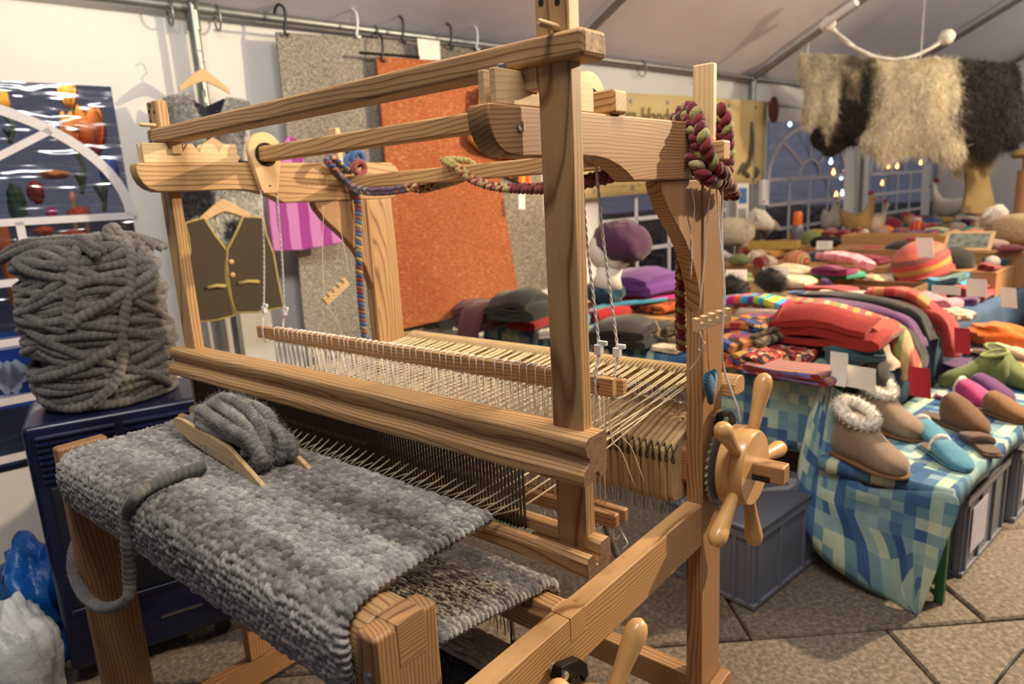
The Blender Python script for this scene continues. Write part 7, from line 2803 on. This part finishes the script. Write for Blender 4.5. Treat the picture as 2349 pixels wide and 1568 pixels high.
def boot(px, py, rot, label):
    p = on_z(px, py, BZ1)
    t = thing('felt_boot', label, 'slipper', (p[0], p[1], BZ1), rot, 'pair of fur-topped felt boots')
    t.scale = (1.08, 1.25, 1.08)
    fe = plain('felt_beige_%d' % px, '#8d7763', 0.95, var=0.13, scale=70, sheen=0.3, bump=0.4, bscale=300)
    # x axis points to the toe
    loft([(-0.135, 0, 0.012, 0.02, 0.08), (-0.125, 0, 0.035, 0.004, 0.13), (-0.10, 0, 0.048, 0.0, 0.165), (-0.06, 0, 0.052, 0.0, 0.178), (-0.02, 0, 0.052, 0.0, 0.170), (0.015, 0, 0.050, 0.0, 0.140),
          (0.05, 0, 0.052, 0.0, 0.110), (0.09, 0, 0.054, 0.0, 0.088), (0.125, 0, 0.050, 0.002, 0.074), (0.15, 0, 0.036, 0.006, 0.060), (0.162, 0, 0.012, 0.016, 0.042)], 26, 0.85).build('upper', fe, t, smooth=True)
    loft([(-0.138, 0, 0.02, 0.0, 0.010), (-0.12, 0, 0.045, 0.0, 0.014), (0.0, 0, 0.054, 0.0, 0.014), (0.09, 0, 0.058, 0.0, 0.014), (0.15, 0, 0.042, 0.0, 0.014), (0.17, 0, 0.012, 0.0, 0.010)], 16, 0.6).build('sole', 'kraft', t, smooth=True)
    # fluffy collar
    m_ = MB()
    pts = [(-0.050 + 0.062 * math.cos(a), 0.046 * math.sin(a), 0.172 - 0.030 * math.cos(a) + 0.006) for a in np.linspace(0, 2 * PI, 25)[:-1]]
    m_.tube(pts, [0.021 + 0.002 * math.sin(i * 2.3) for i in range(24)], 10, closed=True)
    m_.c = np.tile(np.array([(0.78, 0.72, 0.64)]), (len(m_.v), 1))
    col = m_.build('fur_collar', 'fur', t, smooth=True)
    Vv = np.array(m_.v)
    cc = np.repeat(np.array(pts), 10, 0)
    nr = (Vv - cc)
    nr /= np.linalg.norm(nr, axis=1, keepdims=True)
    fuzz('fur_hair', Vv, nr, np.tile(np.array([(0.80, 0.74, 0.66)]), (len(Vv), 1)), 0.008, 0.0012, 4200, px, col, np.zeros(3), 'fur', spread=0.6)
    m_ = MB()
    m_.add([(-0.050 + 0.05 * math.cos(a), 0.036 * math.sin(a), 0.166 - 0.026 * math.cos(a)) for a in np.linspace(0, 2 * PI, 21)[:-1]], [tuple(range(20))])
    m_.build('lining', plain('lining_shade', '#6a6058', 0.95) if 'lining_shade' not in MAT else 'lining_shade', t)
    return t


# toes point towards the camera side
toe1 = math.radians(-30)
boot(1985, 1062, toe1, 'beige felt boot with white fur collar, nearer the checked cloth corner')
boot(2030, 985, toe1 + 0.02, 'beige felt boot with white fur collar, next to the light blue slippers')


def slipper(px, py, z, rot, colr, label, fluff=True, h=0.085, L=1.0, insole=None):
    p = on_z(px, py, z)
    t = thing('felt_slipper', label, 'slipper', (p[0], p[1], z), rot, 'slippers on the bench')
    t.scale = (L, L, L)
    k_ = knit(colr)
    loft([(-0.14, 0, 0.015, 0.0, 0.012), (-0.125, 0, 0.036, 0.0, 0.014), (-0.03, 0, 0.040, 0.0, 0.014), (0.07, 0, 0.052, 0.0, 0.014), (0.12, 0, 0.044, 0.0, 0.014), (0.145, 0, 0.015, 0.0, 0.012)], 20, 0.7).build('sole', k_, t, smooth=True)
    loft([(-0.025, 0, 0.044, 0.008, h * 0.96), (-0.015, 0, 0.046, 0.006, h), (0.03, 0, 0.051, 0.004, h * 0.88), (0.075, 0, 0.053, 0.004, h * 0.66), (0.115, 0, 0.045, 0.004, h * 0.46), (0.14, 0, 0.024, 0.006, h * 0.30), (0.148, 0, 0.006, 0.010, h * 0.2)], 22, 0.85).build('upper', k_, t, smooth=True)
    loft([(-0.13, 0, 0.010, 0.013, 0.018), (-0.11, 0, 0.033, 0.013, 0.018), (-0.03, 0, 0.037, 0.013, 0.020), (-0.02, 0, 0.030, 0.014, 0.020)], 16, 0.8).build('insole', knit(insole or '#5a4636'), t, smooth=True)
    if fluff:
        m_ = MB()
        pts = [(-0.026, 0.040 * math.cos(a), 0.02 + h * 0.80 * math.sin(a)) for a in np.linspace(0.1, PI - 0.1, 13)]
        m_.tube(pts, 0.012, 8)
        m_.c = np.tile(np.array([(0.8, 0.7, 0.66)]), (len(m_.v), 1))
        m_.build('fluff_trim', 'fur', t, smooth=True)
    return t


slipper(2165, 1050, BZ1, math.radians(-50), '#4f8ea8', 'light blue felt slipper with white fluffy trim', True, 0.075)
slipper(2120, 1000, BZ1, math.radians(-50), '#4f8ea8', 'second light blue felt slipper mostly hidden behind the fur-topped boots', True, 0.075)
slipper(2250, 1022, BZ1, math.radians(115), '#5a4030', 'dark brown slipper lying with its sole end to the aisle', False, 0.05)
slipper(2185, 975, BZ1, math.radians(-35), '#6e4c30', 'brown suede slipper with tall tongue', False, 0.13, 1.15)
slipper(2280, 950, BZ1, math.radians(-30), '#7f5832', 'tan brown suede slipper behind the tall-tongued one', False, 0.10, 1.1)
slipper(2215, 925, BZ1, math.radians(-30), '#b83878', 'pink felt slipper with white lining behind the brown suede ones', True, 0.11, 1.1, '#d8c8c0')
slipper(2250, 905, BZ1, math.radians(-30), '#5a2a62', 'purple felt slipper beside the pink one', False, 0.10, 1.1)


def felt_boot_green(px, py, z, rot, label):
    p = on_z(px, py, z)
    t = thing('felt_shoe', label, 'slipper', (p[0], p[1], z), rot, 'green felt shoes')
    t.scale = (1.15, 1.15, 1.15)
    k_ = knit('#66703c')
    loft([(-0.13, 0, 0.012, 0.02, 0.09), (-0.12, 0, 0.036, 0.004, 0.13), (-0.09, 0, 0.046, 0.0, 0.15), (-0.03, 0, 0.048, 0.0, 0.15), (0.0, 0, 0.048, 0.0, 0.12), (0.05, 0, 0.050, 0.0, 0.09), (0.10, 0, 0.048, 0.0, 0.07), (0.14, 0, 0.03, 0.0, 0.05), (0.15, 0, 0.008, 0.01, 0.03)], 22).build('upper', k_, t, smooth=True)
    m_ = MB()
    m_.tube([(-0.07 + 0.05 * math.cos(a), 0.040 * math.sin(a), 0.150 - 0.012 * math.cos(a)) for a in np.linspace(0, 2 * PI, 21)[:-1]], 0.007, 7, closed=True)
    m_.build('rolled_edge', knit('#7f8a44'), t, smooth=True)
    m_ = MB()
    m_.add([(-0.07 + 0.045 * math.cos(a), 0.036 * math.sin(a), 0.149 - 0.012 * math.cos(a)) for a in np.linspace(0, 2 * PI, 21)[:-1]], [tuple(range(20))])
    m_.build('opening', knit('#34381e'), t)


felt_boot_green(2235, 885, BZ1, math.radians(-150), 'moss green felt shoe with rolled edge behind the purple slipper')
felt_boot_green(2310, 880, BZ1, math.radians(-40), 'moss green felt shoe nearer the aisle, next to its partner')
put(lump(0.16, 0.12, 0.07, 0.2, 3, 44), 'felt_slippers', knit('#d8641a'), 2320, 800, BZ1 + 0.12, ROT_S, 'bright orange felt slippers heaped on the bench', 'slippers', dep=0.1)
put(folded(0.26, 0.5, 0.12, 3, 47), 'folded_blanket', knit('#3a4456'), 2290, 850, BZ1, ROT_S, 'dark slate blanket under the orange felt slippers', 'blanket', dep=0.25)
for i, (px, py) in enumerate(((2290, 815), (2330, 825))):
    slipper(px, py, BZ1 + 0.11, math.radians(-20), '#c9a890', ('pale pink beige slipper on the slate blanket next to the purple blanket', 'pale pink beige slipper on the slate blanket next to the aisle')[i], False, 0.07)
put(folded(0.25, 0.3, 0.10, 3, 48), 'folded_blanket', knit('#4a2458'), 2215, 872, BZ1, ROT_S, 'purple felt blanket between the table side cloth and green shoes', 'blanket', dep=0.15)
put(folded(0.12, 0.2, 0.12, 3, 49), 'folded_hat', knit('#98222c'), 2020, 880, BZ1 + 0.09, ROT_S, 'dark red knitted cap under the table corner behind the fur collar', 'cap', dep=0.22)
put(lump(0.09, 0.08, 0.08, 0.1, 4, 52), 'wool_ball', knit('#8f7f74'), 2050, 925, BZ1 + 0.04, 0, 'grey beige wool ball behind the fur-topped boots', 'wool ball', dep=0.24)
MB().tube([on_z(2349, 1488, 0.004), on_z(2315, 1525, 0.004), on_z(2270, 1585, 0.004)], 0.004, 6).build('cable', 'black_plastic', smooth=True)
tag(bpy.data.objects.get('cable.001') or bpy.data.objects['cable'], 'thin black cable lying on the paving', 'cable')

# ------------------------------------------------------------------ hides on a pole under the roof
HB0, HB1 = at_depth(1852, 150, 6.3), at_depth(2320, 165, 6.1)
hp_t = thing('hide_pole', 'horizontal pole on cords under the tent roof carrying the animal hides', 'pole', tuple(HB0), world_parts=True)
MB().tube([HB0, HB1], 0.022, 10).build('pole_rod', 'pine_brown_x', hp_t, smooth='auto')
for a in (0.0, 0.56):
    p = HB0 * (1 - a) + HB1 * a
    uu, vv_ = uv_of(p)
    MB().tube([p, np.array([p[0], p[1], roof_z(vv_) - 0.02])], 0.006, 6).build('cord', 'rope_white', hp_t, smooth='auto')
hdir = (HB1 - HB0) / np.linalg.norm(HB1 - HB0)
hside = np.cross(hdir, [0, 0, 1.0])          # faces away or towards the camera
if hside @ (CAMP - HB0) < 0:
    hside = -hside


def hide(px0, px1, length, colfn, label, seed, off=0.0, n=7000, hair=0.06, drop0=-0.02):
    m0, m1 = at_depth(px0, 160, 6.2), at_depth(px1, 160, 6.2)
    t0 = (m0 - HB0) @ hdir
    t1 = (m1 - HB0) @ hdir
    w = t1 - t0
    r = random.Random(seed)
    na_, nb = 26, 34
    G = np.zeros((na_, nb, 3))
    C_ = np.zeros((na_, nb, 3))
    for i in range(na_):
        a = i / (na_ - 1) - 0.5
        for j in range(nb):
            b = j / (nb - 1)
            # thick folded skin: wraps from the back over the pole and bulges out in front
            wf = 0.94 + 0.08 * math.sin(b * 7 + seed) + 0.12 * math.exp(-((b - 0.88) / 0.08) ** 2)
            ed = 1 - 0.14 * abs(math.sin(a * 5 + seed)) - 0.08 * float(vnoise(np.array(a * 7 + seed), np.array(0.5), seed))
            nz_ = float(vnoise(np.array(a * 4 + seed), np.array(b * 5), seed + 3)) - 0.5
            n2_ = float(vnoise(np.array(a * 11 + seed), np.array(b * 11), seed + 4)) - 0.5
            th = math.radians(-70 + 235 * b)           # 0 = top, 90 = front
            dep_ = 0.19 * (1 + 0.35 * nz_ + 0.12 * n2_) * (1 - 0.35 * (2 * abs(a)) ** 4)
            hh = length * ed / 2
            z = hh * math.cos(th) - hh + 0.06 + 0.05 * nz_
            outv = dep_ * math.sin(th) * (1.0 if th > 0 else 0.7)
            p = HB0 + hdir * (t0 + w * (a * wf + 0.5)) + hside * (outv + off) + np.array([0, 0, z])
            G[i, j] = p
            C_[i, j] = colfn(a * w, b * length, seed)
    base = HB0 + hdir * (t0 + w / 2)
    t = thing('animal_hide', label, 'hide', tuple(base), 0, 'hides on the pole under the roof', world_parts=True)
    mb = MB()
    mb.grid(G)
    mb.c = C_.reshape(-1, 3)
    ob = mb.build('skin', 'fur', t, smooth=True)
    md = ob.modifiers.new('thick', 'SOLIDIFY')
    md.thickness = 0.012
    nn = grid_normals(G).reshape(-1, 3)
    if (nn @ hside).mean() < 0:
        nn = -nn
    nn = nn * 0.6 + np.array([0, 0, -0.6])
    # roots spread between grid points
    rs = np.random.RandomState(seed)
    ii, jj = rs.randint(0, na_ - 1, n * 2), rs.randint(0, nb - 1, n * 2)
    fu, fv = rs.rand(n * 2, 1), rs.rand(n * 2, 1)
    Pt = (G[ii, jj] * (1 - fu) + G[ii + 1, jj] * fu) * (1 - fv) + (G[ii, jj + 1] * (1 - fu) + G[ii + 1, jj + 1] * fu) * fv
    fuzz('hair', Pt, nn.reshape(na_, nb, 3)[ii, jj], C_[ii, jj], hair * 0.75, 0.0032, n * 2, seed, t, np.array(base), 'fur', droop=0.4, spread=0.35)
    return t


def spotted(a, b, s):
    f = 0.7 * float(vnoise(np.array(a * 10 + 5), np.array(b * 8 + 1), s)) + 0.3 * float(vnoise(np.array(a * 25 + 5), np.array(b * 20 + 1), s + 1))
    return np.array((0.60, 0.50, 0.34)) * (0.8 + 0.3 * f) if f > 0.64 else (np.array((0.24, 0.185, 0.125)) if f > 0.46 else np.array((0.04, 0.033, 0.028)))


def creamy(a, b, s):
    f = float(vnoise(np.array(a * 6), np.array(b * 5), s))
    return np.array((0.80, 0.73, 0.55)) * (0.78 + 0.35 * f)


def darkgrey(a, b, s):
    f = float(vnoise(np.array(a * 8), np.array(b * 6), s))
    return np.array((0.045, 0.042, 0.036)) * (0.4 + 1.4 * f)


def darkbrown(a, b, s):
    return np.array((0.03, 0.025, 0.02))


hide(1870, 2150, 0.92, darkbrown, 'very dark brown hide whose lower edge shows under the others', 5, -0.12, 3000, 0.05)
hide(1838, 1918, 0.68, creamy, 'narrow cream hide at the end of the pole near the banner', 11, 0.06)
hide(1900, 2045, 0.80, spotted, 'grey, white and black spotted reindeer hide', 12, 0.02, 9000)
hide(1985, 2190, 0.97, creamy, 'large cream white sheepskin in the middle of the pole', 14, 0.08, 9000, 0.075)
hide(2130, 2318, 0.90, darkgrey, 'large dark grey sheepskin at the aisle end of the pole', 15, 0.04, 9000, 0.075)
hide(2190, 2290, 1.05, lambda a, b, s: np.array((0.52, 0.42, 0.22)) * (0.7 + 0.5 * float(vnoise(np.array(a * 12), np.array(b * 9), s))), 'shaggy yellowish goat hide hanging below the dark grey sheepskin', 17, -0.12, 6000, 0.07)
poly = [(2210, 370), (2262, 380), (2285, 490), (2262, 492), (2205, 490), (2215, 430)]
P = [at_depth(x, y, 6.6) for x, y in poly]
n_ = len(P)
m_ = MB()
m_.add([p + hside * 0.03 for p in P] + [p - hside * 0.03 for p in P], [tuple(range(n_)), tuple(range(n_, 2 * n_))[::-1]] + [(i, (i + 1) % n_, n_ + (i + 1) % n_, n_ + i) for i in range(n_)])
tag(m_.build('suede_coat', plain('suede_sand', '#ab9260', 0.9, var=0.15, scale=5), bevel=0.02), 'sand coloured suede coat hanging behind the lone white hen', 'coat')

# white rope light sagging between two rafters
pa, pb = at_depth(1900, 55, 5.6), at_depth(2172, 85, 5.6)
pts = [pa * (1 - t) + pb * t + np.array([0, 0, -0.22 * 4 * t * (1 - t)]) for t in np.linspace(0, 1, 9)]
rl = thing('white_rope', 'thick white rope sagging between two tent rafters above the hides', 'rope', tuple(pa), world_parts=True)
twisted(pts, 0.02, 10, 7).build('rope_strand', 'rope_white', rl, smooth=True)
for p in (pa, pb):
    o = lump(0.06, 0.06, 0.06, 0.1, 3, 3, 1.0)
    o.v = [tuple(np.array(q) + p - np.array([0, 0, 0.06])) for q in o.v]
    o.build('rope_knot', 'rope_white', rl, smooth=True)
m_ = MB()
a0, a1 = at_depth(1885, 60, 5.6), at_depth(1965, 5, 5.3)
m_.tube([a0, a1], 0.03, 8)
tag(m_.build('lamp_tube', 'white_plastic', smooth='auto'), 'white plastic lamp tube fixed under a rafter by the rope knot', 'lamp')

t = thing('wooden_post', 'wooden post with a flat cap at the aisle end of the stall', 'wooden post', tuple(at_depth(2342, 470, 6.0)), 0, world_parts=True)
c0 = at_depth(2345, 470, 6.0)
MB().lathe([(-0.6, 0.06), (0.30, 0.06), (0.30, 0.03), (0.42, 0.03)], c0, (0, 0, 1), 14).build('post', 'pine_brown_z', t, smooth='auto')
MB().lathe([(0, 0.02), (0.0, 0.10), (0.03, 0.12), (0.06, 0.10), (0.09, 0.02)], c0 + np.array([0, 0, 0.40]), (0, 0, 1), 16).build('cap', plain('cap_olive', '#7d6c3c', 0.8), t, smooth='auto')

# ------------------------------------------------------------------ market outside the windows: lit ornaments and far lamps
emit('bulb_warm', '#ffb060', 9.0)
emit('bulb_white', '#cfe4ff', 7.0)
bulbs = ((1941, 375, 'bulb_white', 12), (1906, 372, 'bulb_white', 12), (1912, 396, 'bulb_warm', 12), (1938, 390, 'bulb_warm', 13), (1930, 408, 'bulb_white', 13), (1932, 444, 'bulb_white', 12), (1918, 448, 'bulb_warm', 12),
         (1917, 470, 'bulb_warm', 12.5), (2043, 360, 'bulb_warm', 14), (2058, 382, 'bulb_warm', 14), (2038, 382, 'bulb_warm', 14), (2024, 421, 'bulb_warm', 14), (2112, 374, 'bulb_warm', 15), (1812, 285, 'bulb_white', 12))
for lab, sel in (('string of warm and white market lights outside the far arched window', bulbs[:8] + bulbs[13:]), ('string of warm market lights outside the last window before the tent end', bulbs[8:13])):
    P0 = at_depth(sel[0][0], sel[0][1], sel[0][3])
    t = thing('light_string', lab, 'string lights', (P0[0], P0[1], 0), world_parts=True)
    pts = []
    for (px, py, mat, d) in sel:
        p = at_depth(px, py, d)
        m_ = MB()
        m_.lathe([(-0.035, 0.004), (-0.02, 0.022), (0.0, 0.03), (0.02, 0.022), (0.035, 0.008)], p, (0, 0, 1), 10)
        m_.lathe([(0.03, 0.012), (0.07, 0.012)], p, (0, 0, 1), 8)
        m_.build('bulb', mat, t, smooth=True)
        pts.append(p + np.array([0, 0, 0.07]))
    m_ = MB()
    m_.tube([np.array([pts[0][0], pts[0][1], -0.05])] + pts, 0.006, 5)
    m_.build('cable', 'black_plastic', t, smooth=True)

# the neighbouring stall behind the near window
OV = -3.25
light('market_lamp', 'POINT', tuple(SV(-2.1, -2.95, 2.5)), 16, (1.0, 0.85, 0.65), size=0.1)
plain('night_stall', '#4c546e', 0.8, var=0.35, scale=3)
m_ = MB()
m_.add([tuple(SV(-4.6, -4.3, 0)), tuple(SV(-0.6, -4.3, 0)), tuple(SV(-0.6, -4.3, 1.62)), tuple(SV(-4.6, -4.3, 1.62))], [(0, 1, 2, 3)])
o = m_.build('stall_backdrop', 'night_stall')
md = o.modifiers.new('thick', 'SOLIDIFY')
md.thickness = 0.03
tag(o, 'dark backdrop of the neighbouring market stall seen through the arched window', 'backdrop')


def tulip(px, py, w, h, cols, label, v=OV):
    c = on_v(px, py, v)
    s = w / 2
    t = thing('flower_ornament', label, 'ornament', tuple(c), 0, 'flower ornaments outside', world_parts=True)
    for k in range(5):
        a = 2 * PI * k / 5
        m_ = MB()
        base = np.array(c) + np.array([0, 0, -h / 2])
        g = []
        cc = []
        for i in range(8):
            f = i / 7
            row = []
            wid = s * 0.75 * math.sin(PI * min(0.98, f * 0.85 + 0.12))
            rad = s * (0.25 + 0.65 * math.sin(f * 2.2))
            for q in (-1, -0.5, 0, 0.5, 1):
                d = math.cos(a) * UX + math.sin(a) * VX
                e = -math.sin(a) * UX + math.cos(a) * VX
                row.append(base + d * rad * (1 - 0.25 * q * q) + e * wid * q + np.array([0, 0, h * f]))
                cc.append(np.array(rgb(cols[0])) * (1 - f) + np.array(rgb(cols[1])) * f)
            g.append(row)
        m_.grid(np.array(g))
        m_.c = np.array(cc)
        o_ = m_.build('petal', 'painted', t, smooth=True)
        md_ = o_.modifiers.new('thick', 'SOLIDIFY')
        md_.thickness = 0.006
    MB().tube(catmull([np.array(c) - np.array([0, 0, h / 2]), np.array(c) - np.array([0, 0, h]) + UX * 0.03, np.array(c) - np.array([0, 0, h * 1.7])], 4), 0.012, 6).build('stem', plain('stem_green', '#3c5a30', 0.7) if 'stem_green' not in MAT else 'stem_green', t, smooth=True)
    for sg in (-1, 1):
        m_ = MB()
        b0 = np.array(c) - np.array([0, 0, h * 1.5])
        g = [[b0 + UX * sg * (0.02 + 0.25 * f) * s * 2 + np.array([0, 0, h * (0.9 * f - 0.5 * f * f)]) + VX * q * 0.05 * math.sin(PI * min(.95, f + .05)) for q in (-1, 0, 1)] for f in np.linspace(0, 1, 7)]
        m_.grid(np.array(g))
        o_ = m_.build('leaf', 'stem_green', t, smooth=True)
        md_ = o_.modifiers.new('thick', 'SOLIDIFY')
        md_.thickness = 0.006
    return t


tulip(155, 212, 0.10, 0.16, ('#e8a030', '#f0c850'), 'yellow flower ornament hanging outside the arched window')
tulip(207, 300, 0.17, 0.26, ('#d83418', '#f09838'), 'red and orange tulip ornament outside the arched window')
tulip(162, 300, 0.10, 0.20, ('#d84820', '#f0b048'), 'slim orange tulip ornament beside the red and orange one')
tulip(3, 235, 0.08, 0.12, ('#d89020', '#f0b840'), 'small yellow flower ornament by the window edge')
for (px, py, w, h, colh, name, lab) in ((118, 487, 0.05, 0.05, '#d01078', 'glass_bauble', 'bright pink glass bauble in the neighbouring stall'), (82, 440, 0.08, 0.10, '#8c1020', 'felt_star', 'dark red ornament in the neighbouring stall'),
                                       (180, 492, 0.11, 0.07, '#b8401c', 'ornament_box', 'orange red ornament box in the neighbouring stall'), (125, 400, 0.14, 0.04, '#b87020', 'ornament_garland', 'orange garland in the neighbouring stall'),
                                       (165, 452, 0.03, 0.05, '#e8907c', 'candle_lamp', 'pink candle lamp on a yellow stick in the neighbouring stall'), (250, 390, 0.10, 0.14, '#2c50a8', 'blue_lantern', 'blue lantern in the neighbouring stall'),
                                       (60, 505, 0.06, 0.06, '#5a4a44', 'ornament_box', 'grey brown ornament in the neighbouring stall'), (100, 530, 0.10, 0.04, '#b84a20', 'ornament_box', 'orange ornament bowl in the neighbouring stall'), (170, 545, 0.14, 0.07, '#a83a18', 'ornament_box', 'rust ornament box below the candle lamp'), (40, 470, 0.08, 0.2, '#274a2c', 'ornament_plant', 'dark green plant in the neighbouring stall')):
    c = on_v(px, py, OV)
    w, h = w * 0.6, h * 0.6
    mb = lump(w, w * 0.8, h, 0.18, 3, int(px), 1.0)
    mb.c = np.tile(np.array([rgb(colh)]), (len(mb.v), 1))
    o = mb.build(name, 'painted', smooth=True, loc=tuple(c - np.array([0, 0, h])))
    tag(o, lab, 'ornament', 'ornaments of the neighbouring stall')
for (p0, p1, r_, colh, lab) in (((0, 520), (45, 700), 0.035, '#c86a30', 'orange wooden post of the neighbouring stall'), ((168, 460), (182, 600), 0.012, '#a8823c', 'yellow stick carrying the candle lamp'), ((198, 470), (208, 600), 0.010, '#9a7434', 'thin yellow stick beside the candle lamp')):
    o = MB().tube([on_v(*p0, OV + 0.02), on_v(*p1, OV + 0.02)], r_, 8).build('stall_post', plain('post_' + colh[1:], colh, 0.6), smooth='auto')
    tag(o, lab, 'post')
# blue and white emblem board outside, low in the window
emb = thing('emblem_board', 'blue board with white heraldic emblem and border outside the arched window', 'sign', tuple(on_v(40, 900, -2.75)), world_parts=True)
sheet('board', [(-60, 770), (84, 755), (90, 925), (-60, 945)], -2.75, plain('emblem_blue', '#1c4ab0', 0.5), None, None, 0.012, n=3, wave=0, parent=emb)
m_ = MB()
for (px, py, rx, rz) in ((22, 860, 0.05, 0.06), (40, 845, 0.035, 0.04), (12, 880, 0.03, 0.05), (34, 880, 0.025, 0.05), (48, 868, 0.03, 0.02), (4, 850, 0.02, 0.04)):
    c = on_v(px, py, -2.735)
    m_.add([c + UX * rx * math.cos(a) * (1 + 0.2 * math.sin(3 * a + px)) + np.array([0, 0, rz * math.sin(a) * (1 + 0.2 * math.cos(4 * a))]) for a in np.linspace(0, 2 * PI, 17)[:-1]], [tuple(range(16))])
m_.build('emblem', plain('emblem_white', '#cfd8ee', 0.5), emb)
m_ = MB()
for k in range(9):
    c = on_v(-20 + k * 13, 918 - k * 1.5, -2.738)
    m_.obox(c, UX, VX, (0, 0, 1), 0.011, 0.001, 0.018)
    c = on_v(-20 + k * 13, 800 - k * 2.0, -2.738)
    m_.obox(c, UX, VX, (0, 0, 1), 0.011, 0.001, 0.014)
m_.build('emblem_border', 'emblem_white', emb)
sheet('canvas_sheet', [(-80, 1090), (110, 1080), (170, 1310), (-80, 1330)], -2.75, plain('canvas_grey', '#a8a49e', 0.8, var=0.2, scale=3), 'pale grey canvas sheet in the stall outside below the emblem board', 'canvas', 0.01, wave=0.04)
